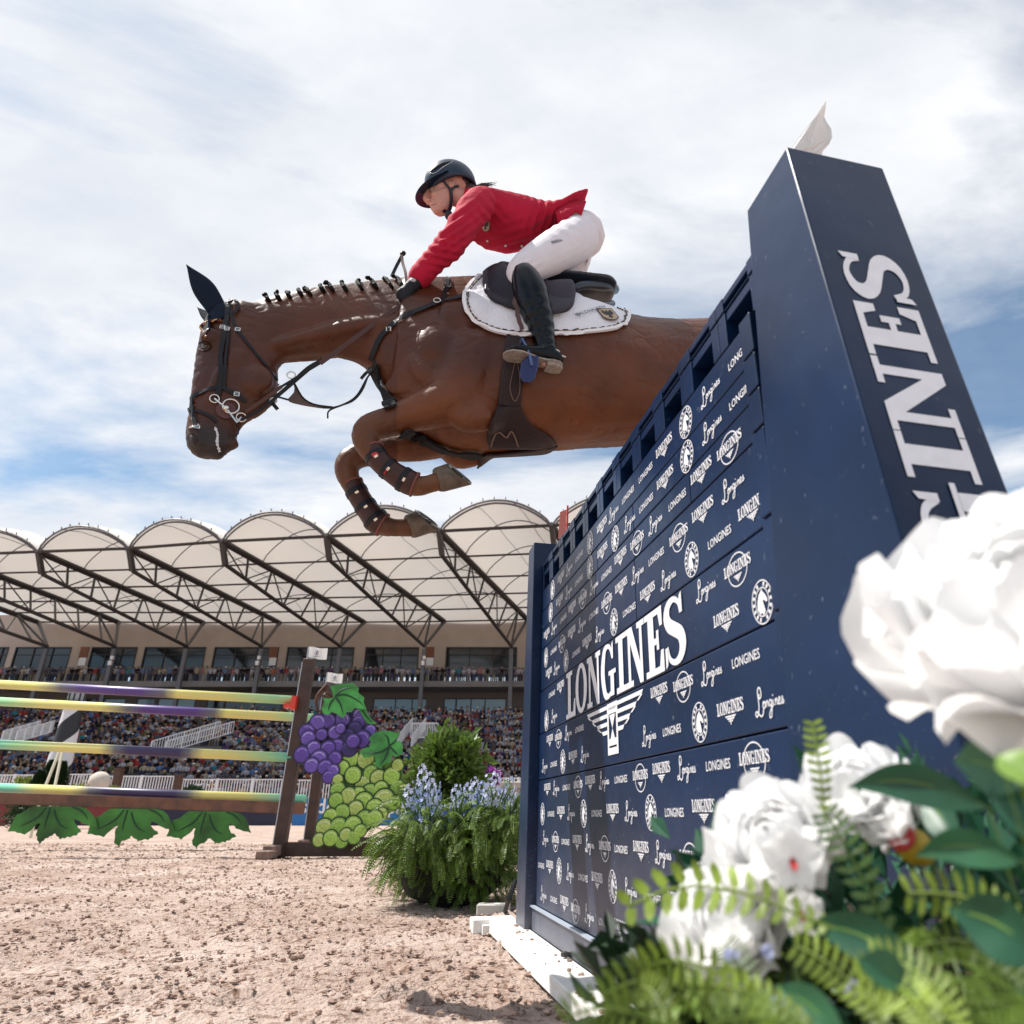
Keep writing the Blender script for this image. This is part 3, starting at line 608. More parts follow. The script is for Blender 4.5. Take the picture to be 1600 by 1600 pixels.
    for q in range(5): m.box(((x0+x1)/2, YB+.03, za+.12+q*.18), (x1-x0, .012, .012))
    m.build('balcony_railing', STEELL, stand)
    # lower storey
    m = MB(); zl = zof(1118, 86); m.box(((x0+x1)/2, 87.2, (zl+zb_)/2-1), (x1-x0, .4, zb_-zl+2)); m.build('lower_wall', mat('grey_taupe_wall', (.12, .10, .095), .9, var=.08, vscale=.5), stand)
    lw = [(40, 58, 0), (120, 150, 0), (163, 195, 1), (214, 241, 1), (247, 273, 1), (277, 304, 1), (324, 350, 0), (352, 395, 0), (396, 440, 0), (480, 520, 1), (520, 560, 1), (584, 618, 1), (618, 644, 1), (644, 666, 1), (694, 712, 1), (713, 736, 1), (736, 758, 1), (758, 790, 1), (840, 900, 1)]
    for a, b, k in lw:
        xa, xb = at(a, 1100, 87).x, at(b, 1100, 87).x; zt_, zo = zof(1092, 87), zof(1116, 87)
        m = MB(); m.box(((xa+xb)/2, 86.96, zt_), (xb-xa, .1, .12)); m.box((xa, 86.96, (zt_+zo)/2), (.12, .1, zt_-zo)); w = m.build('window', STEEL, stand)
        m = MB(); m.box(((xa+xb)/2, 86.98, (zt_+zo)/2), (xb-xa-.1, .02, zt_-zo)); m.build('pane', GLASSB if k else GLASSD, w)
    # raked seating
    m = MB(); NR = 25; yr0, zr0 = 60., 1.55; dy, dz = .88, (9.2)/25
    for r in range(NR): 
        m.box(((x0+x1)/2, yr0+r*dy+dy/2, (zr0+r*dz)/2-.2), (x1-x0, dy, zr0+r*dz+.4))
    m.build('seating_tier', DARKIN if False else CONC, stand)
    m = MB(); m.box(((x0+x1)/2, 84.8, zr0+NR*dz-.3), (x1-x0, 5, .6)); m.build('tier_deck', CONC, stand)
    # shade beams / lights under balcony
    for x in (172, 402, 661):
        P = at(x, 1036, YC-.5); m = MB(); m.box(P, (.35, .3, .5)); m.box(P+Vector((.1, 0, .6)), (.3, .3, .4)); m.build('floodlight', WRAIL, stand)
    return NR, yr0, zr0, dy, dz, x0, x1, za
NR, yr0, zr0, dy, dz, SX0, SX1, ZBAL = build_stand()
# ---- spectators -------------------------------------------------
SHIRT = {'white': (.36,.36,.40), 'pale blue': (.10,.17,.32), 'navy blue': (.02,.03,.09), 'red': (.26,.03,.035), 'pink': (.34,.14,.17), 'grey': (.09,.09,.11), 'black': (.012,.012,.015), 'turquoise': (.03,.20,.26), 'orange': (.34,.12,.05), 'cream': (.34,.29,.22), 'purple': (.12,.05,.18), 'olive green': (.10,.12,.05)}
SKIN = [(.30,.155,.105), (.36,.20,.14), (.17,.085,.055)]
HATC = [(.65,.62,.55), (.03,.04,.08), (.30,.22,.12), (.03,.02,.015), (.05,.03,.02), (.08,.05,.03), (.12,.07,.04)]
CROWDM = mat('spectator', (.5,.5,.5), .9, spec=.1, attr='col')
def person_mesh(mb, o, shirt, skin, hat, legs, rz=0, seated=True, s=1.):
    c, q = math.cos(rz), math.sin(rz)
    def tr(v): return (o[0]+(v[0]*c-v[1]*q)*s, o[1]+(v[0]*q+v[1]*c)*s, o[2]+v[2]*s)
    def loft(rs, col):
        mb.col = col; R = []
        for (x, y, z, a, b) in rs: R.append([tr((x+a*math.cos(t), y+b*math.sin(t), z)) for t in [math.pi*2*j/6 for j in range(6)]])
        mb.loft(R)
    h0 = .0 if seated else .42
    loft([(0,0,h0+.0,.17,.12), (0,-.01,h0+.25,.16,.11), (0,-.02,h0+.48,.20,.12), (0,-.02,h0+.56,.07,.07)], shirt)
    hz = h0+.70
    loft([(0,-.03,hz-.12,.05,.05), (0,-.04,hz-.04,.085,.10), (0,-.03,hz+.05,.09,.105), (0,-.02,hz+.11,.05,.06)], skin)
    if hat is not None:
        if hat[1]: loft([(0,-.03,hz+.04,.17,.19), (0,-.03,hz+.055,.17,.19), (0,-.03,hz+.06,.10,.12), (0,-.02,hz+.15,.07,.08)], hat[0])
        else: loft([(0,-.02,hz+.02,.10,.12), (0,-.01,hz+.10,.095,.115), (0,-.01,hz+.14,.05,.06)], hat[0])
    if seated:
        for sx in (-1, 1):
            mb.col = legs; mb.bar(tr((sx*.1, 0, .07)), tr((sx*.12, -.42, .10)), .14*s); mb.bar(tr((sx*.12, -.42, .10)), tr((sx*.12, -.40, -.32)), .10*s)
            mb.col = shirt; mb.bar(tr((sx*.21, -.02, .48)), tr((sx*.24, -.12, .22)), .085*s); mb.col = skin; mb.bar(tr((sx*.24, -.12, .22)), tr((sx*.10, -.30, .20)), .07*s)
    else:
        for sx in (-1, 1):
            mb.col = legs; mb.bar(tr((sx*.09, 0, .44)), tr((sx*.10, 0, -.42)), .13*s)
            mb.col = shirt; mb.bar(tr((sx*.22, -.02, h0+.50)), tr((sx*.25, -.06, h0+.20)), .085*s); mb.col = skin; mb.bar(tr((sx*.25, -.06, h0+.20)), tr((sx*.16, -.26, h0+.16)), .07*s)
names = list(SHIRT); wts = np.array([26, 7, 11, 6, 4, 16, 20, 2, 1.5, 9, 2, 2.]); wts /= wts.sum()
def rnd_person():
    k = names[rng.choice(len(names), p=wts)]; h = random.random()
    hat = None if h < .12 else (random.choice(HATC), h > .72)
    return k, random.choice(SKIN), hat, random.choice([(.02,.025,.05), (.20,.17,.13), (.02,.02,.02), (.2,.2,.22), (.04,.05,.10)])
def build_crowd():
    protos = {}
    for k in names:
        for v, (hat, ht) in enumerate([((.62,.60,.55), False), (random.choice(HATC), True), ((.05,.035,.025), False)]):
            m = MB(); person_mesh(m, (0, 0, 0), SHIRT[k], random.choice(SKIN), (hat, ht), random.choice([(.03,.04,.07), (.35,.30,.24), (.05,.05,.05)]))
            me = m.mesh('spectator'); me.materials.append(CROWDM); protos[k, v] = me
    txt = {0: 'and pale cap', 1: 'and wide-brimmed hat', 2: 'with dark hair'}
    def where(x):
        for q, t in ((60, 'far left'), (125, 'by the lighthouse'), (180, 'above the pale ball'), (280, 'between the gate posts'), (430, 'left of the dark post'), (520, 'behind the posts'), (640, 'behind the grapes'), (740, 'behind the bush')):
            if x < q: return t
        return 'next to the wall'
    aisles = [(-2, 68, 9, 14), (235, 345, 8, 14), (640, 690, 13, 18)]
    big = MB(); st = MB(); n_ind = 0; xx0, xx1 = at(-40, 1200, 60).x, at(850, 1200, 60).x
    def gap(x, r):
        P = Vector((x, yr0+r*dy, zr0+r*dz)); px, py = topx(P)
        if 172 < px < 212 and r < 6: return True
        for a, b, r0, r1 in aisles:
            if r0 <= r < r1 and a < px < b: return True
        return False
    for r in range(NR):
        Y = yr0+r*dy+.55; z = zr0+r*dz+.45; xa, xb = at(-45, 1200, Y).x, at(850, 1200, Y).x; x = xa
        while x < xb:
            x += .60; px = topx((x, Y, z))[0]
            if gap(x, r): continue
            st.col = None; st.box((x, Y+.22, z+.18), (.46, .05, .44)); st.box((x, Y, z-.03), (.46, .42, .05))
            occ = .93
            if r < 5 and 190 < px < 300: occ = .22
            if r > 20: occ = .6 if px < 420 else .93
            if random.random() > occ: continue
            k, sk, hat, lg = rnd_person(); xj = x+random.uniform(-.07, .07); rz = random.uniform(-.35, .35)
            if n_ind < 290 and r < 3:
                v = random.randrange(3); M = Matrix.Translation((xj, Y, z)) @ Matrix.Rotation(rz, 4, 'Z') @ Matrix.Scale(random.uniform(.94, 1.06), 4)
                o = inst('spectator', protos[k, v], M); n_ind += 1
                wh = where(topx((xj, Y, z))[0]); rw = ('front row', 'second row', 'third row')[r]
                tag(o, 'spectator in %s top %s, %s, %s' % (k, txt[v], rw, wh), 'person', 'spectators in %s tops in the %s, %s' % (k, rw, wh))
            else: person_mesh(big, (xj, Y+random.uniform(-.12, .12), z+random.uniform(-.06, .05)), SHIRT[k], sk, hat, lg, rz, True, random.uniform(1.0, 1.16))
    for row, Y in enumerate((YB+.35, YB+.85, YB+1.6)):
        x = at(-45, 1040, Y).x
        while x < at(850, 1040, Y).x:
            x += random.uniform(.38, .72)+.1*row
            k, sk, hat, lg = rnd_person(); person_mesh(big, (x, Y, ZBAL+.42+.05*row), SHIRT[k], sk, hat, lg, random.uniform(-.5, .5), random.random() < .0, random.uniform(.93, 1.08))
    o = big.build('crowd', CROWDM, fix=False); tag(o, 'dense crowd of spectators filling the upper rows and the balcony of the grandstand', 'crowd', kind='stuff')
    o = st.build('stand_seats', SEAT, stand, fix=False); tag(o, kind='stuff')
build_crowd()
# ---- rails and fences in front of the stand --------------------------------
def stair_rail(pa, pb, ra, rb, label):
    """slanting white handrails with pickets beside a stair"""
    r = empty('stair_railing', at(*pa, yr0+ra*dy), 0, label, 'railing', 'white stair railings among the seats')
    for off in (0, 1.3):
        A = at(pa[0], pa[1], yr0+ra*dy)+Vector((off, 0, 0)); B = at(pb[0], pb[1], yr0+rb*dy)+Vector((off, 0, 0)); m = MB()
        m.bar(A, B, .09); m.bar(A+Vector((0, 0, -1.0)), B+Vector((0, 0, -1.0)), .07); n = 26
        for i in range(n+1): p = A.lerp(B, i/n); m.bar(p, p-Vector((0, 0, 1.0)), .05 if i % 6 else .10)
        m.build('railing_panel', WRAIL, r)
stair_rail((6, 1142), (64, 1126), 7.5, 9.5, 'white picket stair railing at the far left among the seats')
stair_rail((238, 1158), (345, 1127), 7, 11, 'white picket stair railing rising above the striped lighthouse side of the stand')
stair_rail((622, 1150), (645, 1122), 10, 13, 'short white stair railing beside the green grape leaf')
m = MB(); r = empty('landing_railing', at(665, 1130, yr0+11*dy), 0, 'white picket landing railing above the round green bush', 'railing')
A, B = at(643, 1130, yr0+11*dy), at(684, 1130, yr0+11*dy)
m.bar(A, B, .09); m.bar(A-Vector((0, 0, 1.3)), B-Vector((0, 0, 1.3)), .08)
for i in range(17): p = A.lerp(B, i/16); m.bar(p, p-Vector((0, 0, 1.3)), .06)
m.build('railing_panel', WRAIL, r)
def picket_fence(xa, xb, ytop, ybot, Y, label):
    A, B = at(xa, ytop, Y), at(xb, ytop, Y); H = A.z-at(xa, ybot, Y).z; r = empty('picket_fence', A.lerp(B, .5), 0, label, 'fence', 'white picket fence sections below the grandstand'); m = MB()
    B.z = A.z
    m.bar(A, B, .09, .07); m.bar(A-Vector((0, 0, H)), B-Vector((0, 0, H)), .09, .07); m.build('rail', WRAIL, r)
    n = int((B-A).length/.20); m = MB()
    for i in range(n+1): p = A.lerp(B, i/n)+Vector((0, .01, 0)); m.bar(p, p-Vector((0, 0, H)), .055)
    o = m.build('picket', WRAIL, r); tag(o, kind='stuff')
    for i in range(int((B-A).length/2.6)+1): p = A+(B-A).normalized()*2.6*i; m = MB(); m.box(p-Vector((0, .03, H/2)), (.16, .12, H+.15)); m.build('post', WRAIL, r)
picket_fence(-30, 60, 1211, 1250, 56, 'white picket fence section at the far left below the stand')
picket_fence(100, 146, 1210, 1250, 56, 'white picket fence section just right of the dark conifers')
picket_fence(168, 276, 1213, 1254, 56, 'white picket fence section between the two wooden gate posts')
picket_fence(286, 445, 1218, 1262, 56, 'long white picket fence section left of the tall dark jump post')
picket_fence(447, 640, 1219, 1264, 56, 'white picket fence section seen behind the grape board')
picket_fence(700, 830, 1216, 1264, 56, 'white picket fence section between the round bush and the blue wall')
WOOD = mat('brown_timber', (.075, .033, .018), .55, var=.35, vscale=6, bump=.3, bscale=30)
for x, l in ((187, 'squat brown wooden gate post beside the pale ball'), (280, 'brown wooden gate post at the end of the pale top board')):
    P = at(x, 1203 if x < 200 else 1213, 50); m = MB(); m.box((P.x, 50, P.z/2), (.42, .42, P.z)); m.box((P.x, 50, P.z+.05), (.5, .5, .1)); o = m.build('gate_post', WOOD); tag(o, l, 'post')
# banners
DKB = mat('banner_navy', (.012, .014, .04), .6); BLB = mat('banner_blue', (.012, .13, .36), .6)
def banner(xa, xb, yt, Y, m_, label, words, h, col=WHITEP, brush=False):
    A = at(xa, yt, Y); B = at(xb, yt, Y); H = A.z
    r = empty('banner', (A.x, Y, 0), 0, label, 'banner'); m = MB(); m.box(((A.x+B.x)/2, Y, H/2), (B.x-A.x, .05, H)); m.build('board', m_, r)
    for x, y, t in words:
        P = at(x, y, Y-.04); v, f = text_mesh(t, h, 1, True, .02); q = MB(); q.add([(a, 0, b) for a, b, _ in v], f); q.v = [tuple(Vector(k)+P) for k in q.v]; q.build('lettering', col, r)
banner(100, 458, 1241, 44, DKB, 'long dark arena banner with white lettering behind the wooden plank', [(200, 1249, 'TRYON'), (247, 1249, 'LONGINES'), (375, 1253, 'LONGINES'), (430, 1254, 'TRYON')], .45)
banner(461, 545, 1247, 43.9, BLB, 'blue arena banner with white lettering left part behind the grapes', [(503, 1263, 'tsydom')], .78)
banner(546, 640, 1247, 43.8, BLB, 'blue arena banner continuing right of the grape board', [(608, 1265, 'shipm')], .62)
banner(-40, 18, 1252, 42, mat('brick_red_wall', (.12, .05, .04), .8, var=.4, vscale=3), 'low brownish brick planter front at the far left', [], .3)
m = MB(); P = at(14, 1275, 41); m.box((P.x+.3, 41, .6), (1.4, .6, 1.0)); m.box((P.x+.3, 40.99, 1.12), (1.6, .7, .12)); o = m.build('box_planter', mat('dark_red_paint', (.16, .012, .015), .5)); tag(o, 'dark red box planter at the far left under the plank', 'planter')
m = MB(); P = at(158, 1258, 41); m.box((P.x, 41, .55), (1.4, .6, .9)); m.box((P.x, 40.99, 1.02), (1.6, .7, .12)); o = m.build('box_planter', MATS['dark_red_paint']); tag(o, 'dark red box planter between two hanging green leaves', 'planter')
# ball on the fence
m = MB(); P = at(155, 1222, 38); m.ball(P, .50, nu=24, nv=16); o = m.build('stone_ball', mat('pale_ball', (.52, .46, .40), .8, var=.15, vscale=2, bump=.3, bscale=4), smooth=True); tag(o, 'large pale round ball standing before the white fence', 'ball')
# lighthouse model
def lighthouse():
    Y = 34; top = at(117, 1100, Y); r = empty('model_lighthouse', (top.x, Y, 0), 0, 'black and white spiral striped model lighthouse with a glazed lantern top', 'lighthouse'); H = top.z
    mt = bpy.data.materials.new('spiral_stripes'); mt.use_nodes = True; t = mt.node_tree; b = t.nodes['Principled BSDF']; b.inputs['Roughness'].default_value = .5
    tcn = t.nodes.new('ShaderNodeTexCoord'); sp = t.nodes.new('ShaderNodeSeparateXYZ'); t.links.new(tcn.outputs['Object'], sp.inputs[0])
    def mth(op, a, b_=None): 
        n = t.nodes.new('ShaderNodeMath'); n.operation = op
        for i, v in enumerate((a, b_)):
            if v is None: continue
            if isinstance(v, (int, float)): n.inputs[i].default_value = v
            else: t.links.new(v, n.inputs[i])
        return n.outputs[0]
    ang = mth('DIVIDE', mth('ARCTAN2', sp.outputs[1], sp.outputs[0]), 6.28318)
    k = mth('GREATER_THAN', mth('FRACT', mth('SUBTRACT', mth('MULTIPLY', sp.outputs[2], 1/2.6), ang)), .56)
    x = t.nodes.new('ShaderNodeMix'); x.data_type = 'RGBA'; t.links.new(k, x.inputs[0]); x.inputs[6].default_value = (.60, .60, .63, 1); x.inputs[7].default_value = (.012, .013, .018, 1); t.links.new(x.outputs[2], b.inputs['Base Color'])
    m = MB(); m.tube([(top.x, Y, .0), (top.x, Y, H*.5), (top.x, Y, H-.0)], [.62, .50, .38], 28); m.build('tower', mt, r, smooth=False)
    m = MB(); m.tube([(top.x, Y, H), (top.x, Y, H+.12)], [.52, .52], 20); m.build('gallery', mat('black_paint', (.012, .013, .016), .5), r)
    m = MB(); m.tube([(top.x, Y, H+.12), (top.x, Y, H+.62)], [.36, .36], 16); 
    g = m.build('lantern', mat('lantern_glass', (.30, .32, .36), .3), r)
    m = MB()
    for i in range(10): a = i*.628; m.bar((top.x+.37*math.cos(a), Y+.37*math.sin(a), H+.12), (top.x+.37*math.cos(a), Y+.37*math.sin(a), H+.62), .05)
    m.build('glazing_bar', MATS['black_paint'], g)
    m = MB(); m.tube([(top.x, Y, H+.60), (top.x, Y, H+.68), (top.x, Y, H+.86)], [.46, .44, .06], 20); m.build('roof', mat('grey_roof', (.18, .19, .22), .5), r)
lighthouse()
# two slanting pale poles
for a, b, l in (((64, 1246), (96, 1166), 'left one of two thin pale poles before the striped lighthouse'), ((82, 1246), (99, 1166), 'right one of two thin pale poles before the striped lighthouse')):
    m = MB(); m.tube([at(*a, 19.5), at(*b, 20)], .035, 8); P = at(*a, 19.5); m.tube([(P.x, 19.5, 0), P], .035, 8); o = m.build('pole', mat('cream_paint', (.62, .57, .44), .5)); tag(o, l, 'pole')
# ============================================================ the left jump
def rail_mat(name, stops):
    m = bpy.data.materials.new(name); m.use_nodes = True; t = m.node_tree; b = t.nodes['Principled BSDF']; b.inputs['Roughness'].default_value = .38; b.inputs['Coat Weight'].default_value = .2
    tcn = t.nodes.new('ShaderNodeTexCoord'); sp = t.nodes.new('ShaderNodeSeparateXYZ'); t.links.new(tcn.outputs['Generated'], sp.inputs[0])
    n = t.nodes.new('ShaderNodeTexNoise'); n.inputs['Scale'].default_value = 9; n.inputs['Detail'].default_value = 3; t.links.new(tcn.outputs['Object'], n.inputs['Vector'])
    a = t.nodes.new('ShaderNodeMath'); a.operation = 'MULTIPLY_ADD'; t.links.new(n.outputs[0], a.inputs[0]); a.inputs[1].default_value = .02; t.links.new(sp.outputs[0], a.inputs[2])
    r = t.nodes.new('ShaderNodeValToRGB'); t.links.new(a.outputs[0], r.inputs[0]); e = r.color_ramp.elements
    while len(e) > 1: e.remove(e[-1])
    C = dict(Y=(.70, .62, .20), G=(.34, .62, .30), T=(.20, .58, .40), P=(.075, .028, .19), D=(.025, .014, .075), K=(.12, .12, .13), W=(.78, .76, .55))
    for i, (x, c) in enumerate(stops):
        p = (x+70)/(530)+.01
        if i == 0: e[0].position = p; e[0].color = (*C[c], 1)
        else: q = e.new(p); q.color = (*C[c], 1)
    t.links.new(r.outputs[0], b.inputs['Base Color']); return m
YJ, YR = 10.3, 12.6
jump = empty('oxer_jump', (-5.5, 11.4, 0), 0, 'wide jump of yellow, green and purple shaded poles above a wooden plank', 'jump')
def rail(name, pa, pb, Ya, Yb, r, m, parent=jump):
    A, B = at(*pa, Ya), at(*pb, Yb); q = MB(); q.tube([A, B], r, 18); q.ball(A, r*.98, nu=12, nv=6) if False else None
    return q.build(name, m, parent, smooth=False)
def shade(o):
    for p in o.data.polygons: p.use_smooth = len(p.vertices) == 4
TR = empty('jump_pole', at(200, 1082, YJ), 0, 'top pole, shaded yellow and purple, fading to green at the red cup', 'pole', 'shaded poles of the left jump'); 
specs = [
 ('top pole of the left jump, yellow with purple middle, resting in a red cup', (-70, 1065.5), (457, 1094), YJ, YJ, .062, [(-60,'T'),(-20,'Y'),(60,'Y'),(100,'K'),(135,'P'),(225,'P'),(262,'K'),(285,'Y'),(350,'Y'),(430,'G'),(455,'G')]),
 ('second pole of the left jump, yellow with purple middle, passing behind the dark post', (-70, 1092.5), (489, 1122), YR, YR, .074, [(-60,'T'),(15,'G'),(60,'Y'),(150,'Y'),(188,'K'),(215,'P'),(290,'P'),(318,'K'),(335,'Y'),(400,'Y'),(440,'G'),(458,'G')]),
 ('third pole of the left jump, pale green with a navy middle and yellow shoulders', (-70, 1160), (457, 1184), YJ, YJ, .062, [(-60,'G'),(0,'T'),(30,'G'),(100,'Y'),(160,'Y'),(185,'K'),(205,'D'),(285,'D'),(302,'K'),(325,'Y'),(365,'Y'),(430,'G'),(455,'T')]),
 ('lowest pole of the left jump, mint green with navy middle, above the plank', (-70, 1228), (478, 1249), YR, YR, .072, [(-60,'T'),(20,'T'),(60,'Y'),(110,'Y'),(135,'K'),(160,'D'),(262,'D'),(285,'K'),(310,'Y'),(370,'Y'),(430,'T'),(458,'T')]),
]
bpy.data.objects.remove(TR)
for i, (l, a, b, Ya, Yb, r, st) in enumerate(specs):
    A, B = at(*a, Ya), at(*b, Yb); q = MB(); q.tube([A, B], r, 20); o = q.build('jump_pole', rail_mat('shaded_pole_%s' % 'abcd'[i], st)); shade(o); tag(o, l, 'pole', 'shaded poles of the left jump')
# wood plank and its leaves
TIM = mat('varnished_timber', (.125, .042, .018), .38, var=.45, vscale=5, bump=.25, bscale=24, coat=.25)
TIMD = mat('dark_timber', (.050, .022, .014), .5, var=.35, vscale=6, bump=.25, bscale=30)
A, B = at(-70, 1245, YR-.1), at(476, 1263, YR-.1); m = MB(); m.bar(A, B, .05, .175); o = m.build('timber_plank', TIM, jump); bevel(o, .006)
def leaf_board(name, pts, O, Y, px, parent, veins, mg, mdk, t=.018):
    P = [at(O[0]+x/px, O[1]+y/px, Y) for x, y in pts]; q = MB(); n = len(P)
    q.add(P+[p+Vector((0, t, 0)) for p in P], [tuple(range(n-1, -1, -1)), tuple(range(n, 2*n))]+[(i, (i+1) % n, n+(i+1) % n, n+i) for i in range(n)])
    me = q.mesh(name, True); bm = bmesh.new(); bm.from_mesh(me); bmesh.ops.triangulate(bm, faces=[f for f in bm.faces if len(f.verts) > 4]); bm.to_mesh(me); bm.free()
    o = link(name, me, mg, parent)
    q = MB()
    for v in veins:
        C = cat_rom([at(O[0]+x/px, O[1]+y/px, Y-.004) for x, y in v], 12); n = len(C)
        W_ = [.016*math.sin(math.pi*min(1, (i+1.5)/n))**.5*(1-.6*i/n) for i in range(n)]
        q.tube([Vector(c) for c in C], W_, 6)
    q.build('leaf_vein', mdk, o); return o
LG = mat('painted_leaf_green', (.035, .155, .022), .6, var=.55, vscale=2.6, detail=3); LGB = mat('painted_leaf_bright', (.05, .27, .055), .6, var=.6, vscale=4, detail=3); LD = mat('painted_leaf_dark', (.008, .05, .022), .6)
lf = [(75,1020),(105,965),(130,925),(135,890),(165,850),(215,835),(260,805),(330,765),(800,770),(860,790),(905,830),(935,870),(960,900),(968,940),(975,985),(940,972),(900,968),(870,950),(830,940),(800,915),(740,890),(740,930),(765,960),(775,985),(790,990),(808,1020),(775,1035),(760,1060),(725,1060),(700,1078),(670,1070),(640,1088),(620,1080),(600,1098),(585,1075),(562,1060),(550,1035),(530,1045),(515,1062),(490,1068),(470,1085),(445,1090),(430,1112),(412,1118),(395,1142),(385,1120),(370,1105),(372,1075),(358,1060),(362,1035),(372,1010),(385,980),(405,940),(380,935),(350,952),(325,985),(300,1010),(270,1030),(240,1050),(205,1035),(170,1032),(150,1020),(120,1018)]
vn = [[(500,780),(480,850),(455,930),(445,1000)], [(460,780),(380,870),(280,930),(180,975)], [(540,800),(560,880),(610,960),(690,1000)], [(720,775),(790,800),(850,850),(880,905)]]
for i, (dx, dy_, sx) in enumerate([(0, 0, 1), (790, 25, .97), (1580, 50, .95)]):
    pts = [(x*sx+dx+(12*math.sin(k*5+i) if i else 0), y+dy_) for k, (x, y) in enumerate(lf)]; v2 = [[(x*sx+dx, y+dy_) for x, y in v] for v in vn]
    o = leaf_board('hanging_leaf', pts, (0, 1140), YR-.2+.03*i, 6.4, None, v2, LG, LD)
    tag(o, ['painted green leaf board hanging leftmost under the plank', 'painted green leaf board hanging in the middle under the plank', 'painted green leaf board hanging rightmost, nearest the dark post'][i], 'leaf board', 'leaf boards under the plank')
# standards
CUPR = mat('cup_red', (.62, .04, .02), .4)
def standard(foot, top, Y, label, bar_to, foot_w=.16):
    Bf, Tp = at(*foot, Y), at(*top, Y); Bf.z = 0.0; r = empty('jump_standard', (Bf.x, Y, 0), 0, label, 'standard', 'dark timber jump standards'); m = MB()
    m.bar(Bf, Tp, .155, .12, up=(0, 1, 0)); o = m.build('post', TIMD, r); bevel(o, .006)
    m = MB(); s = (Tp-Bf).normalized(); m.bar(Bf+s*.15+Vector((-.082, -.03, 0)), Tp+Vector((-.082, -.03, 0))-s*.05, .012, .05, up=(0, 1, 0)); m.build('cup_track', mat('track_metal', (.45, .45, .47), .35, metal=.7), r)
    E_ = at(*bar_to, Y); m = MB(); m.bar((Bf.x, Y+.02, E_.z), (E_.x, Y+.02, E_.z), .10, .17 if Y < 11 else .10); o = m.build('foot_beam', TIMD, r); bevel(o, .006)
    m = MB(); m.box((Bf.x-.03, Y, .09), (foot_w, .62, .13)); m.box((Bf.x-.03, Y-.34, .05), (foot_w+.02, .30, .10)); o = m.build('foot_block', mat('weathered_block', (.20, .13, .105), .8, var=.4, vscale=9), r); bevel(o, .012)
    return r
s1 = standard((436, 1332), (484, 1030), YJ, 'front dark timber jump standard with a small white flag', (612, 1327))
s2 = standard((483, 1319), (512, 1085), YR, 'rear dark timber jump standard behind the grape board', (612, 1313), .12)
m = MB(); P = at(461, 1099, YJ-.06); m.box(P, (.07, .16, .18)); m.box(at(452, 1103, YJ-.08), (.13, .10, .055)); m.build('pole_cup', CUPR, s1)
for x in (-78,): standard((x-8, 1340), (x-28, 1026), YJ-.05, 'far dark timber jump standard outside the left edge', (x-60, 1330)); standard((x, 1322), (x-18, 1080), YR-.05, 'far rear timber jump standard outside the left edge', (x-60, 1316), .12)
def flag(pts, Y, label, emb):
    r = empty('jump_flag', at(*pts[0], Y), 0, label, 'flag', 'small white flags on the jump standards'); n = 14; rows = []
    tl, tr, br, bl = [at(*p, Y) for p in pts]
    vs = []
    for j in range(6):
        for i in range(n+1):
            u, v = i/n, j/5; p = tl.lerp(tr, u).lerp(bl.lerp(br, u), v)+Vector((0, .02*math.sin(u*6.5), .010*math.sin(u*6+.6))); vs.append(p)
    q = MB(); q.add(vs, [(j*(n+1)+i, j*(n+1)+i+1, (j+1)*(n+1)+i+1, (j+1)*(n+1)+i) for j in range(5) for i in range(n)]); q.build('cloth', MATS['flag_white'], r, smooth=True)
    q = MB(); c_ = at(*emb, Y-.03); ringm(q, 0, 0, .030, .040, .006, n=18); q.add([(-.006,-.028,0),(.010,-.028,0),(.014,.02,0),(0,.03,0),(-.012,.012,0)], [(0,1,2,3,4)]); q.add([(-.045,-.058,0),(.045,-.058,0),(.045,-.050,0),(-.045,-.050,0)], [(0,1,2,3)])
    q.v = [(v[0]+c_.x, c_.y, v[1]+c_.z) for v in q.v]; q.build('emblem', mat('emblem_grey', (.10, .11, .16), .7), r)
    q = MB(); q.bar(bl-Vector((0, 0, .22))+Vector((-.01, 0, 0)), tl+Vector((-.01, 0, 0)), .014); q.build('stick', MATS['track_metal'], r); return r
flag([(483, 1011), (512, 1013), (510, 1031), (481, 1028)], YJ, 'small white flag on top of the front jump standard', (495, 1020))
flag([(512, 1051), (536, 1053), (534, 1068), (510, 1066)], YR, 'small white flag behind the grape stalk', (523, 1059))
# grape board
gb = empty('grape_board', at(548, 1300, YJ-.05), 0, 'painted wooden cut-out of purple and green grapes with vine leaves', 'grape board')
K = 3.5556; O0 = (400, 1000)
def gp(x, y, Y=YJ-.12): return at(O0[0]+x/K, O0[1]+y/K, Y)
def grape_mesh(name, c1, c2, cd):
    q = MB(); n = 20
    def ring(r, z): return [(r*math.cos(2*math.pi*i/n), -z, r*math.sin(2*math.pi*i/n)) for i in range(n)]
    q.cur = 0; q.loft([ring(1.0, 0), ring(1.0, .10)], cap=False); q.loft([ring(1.0, .10), ring(.84, .13)], cap=False)
    q.cur = 1; q.loft([ring(.84, .13), ring(.76, .16), ring(.6, .19)], cap=False)
    q.cur = 1; q.loft([ring(.6, .19), ring(.02, .215)], cap=True)
    # painted highlight crescent
    q.cur = 2; A_ = [(.66*math.cos(a), -.20, .66*math.sin(a)) for a in np.linspace(.4, 2.6, 12)]; B_ = [(.54*math.cos(a)+.02, -.215, .50*math.sin(a)+.02) for a in np.linspace(.4, 2.6, 12)]; q.strip(A_, B_)
    me = q.mesh(name, False); 
    for k in (cd, c1, c2): me.materials.append(k)
    return me
def gm(n, c, v=.35): return mat(n, c, .55, var=v, vscale=7, detail=3)
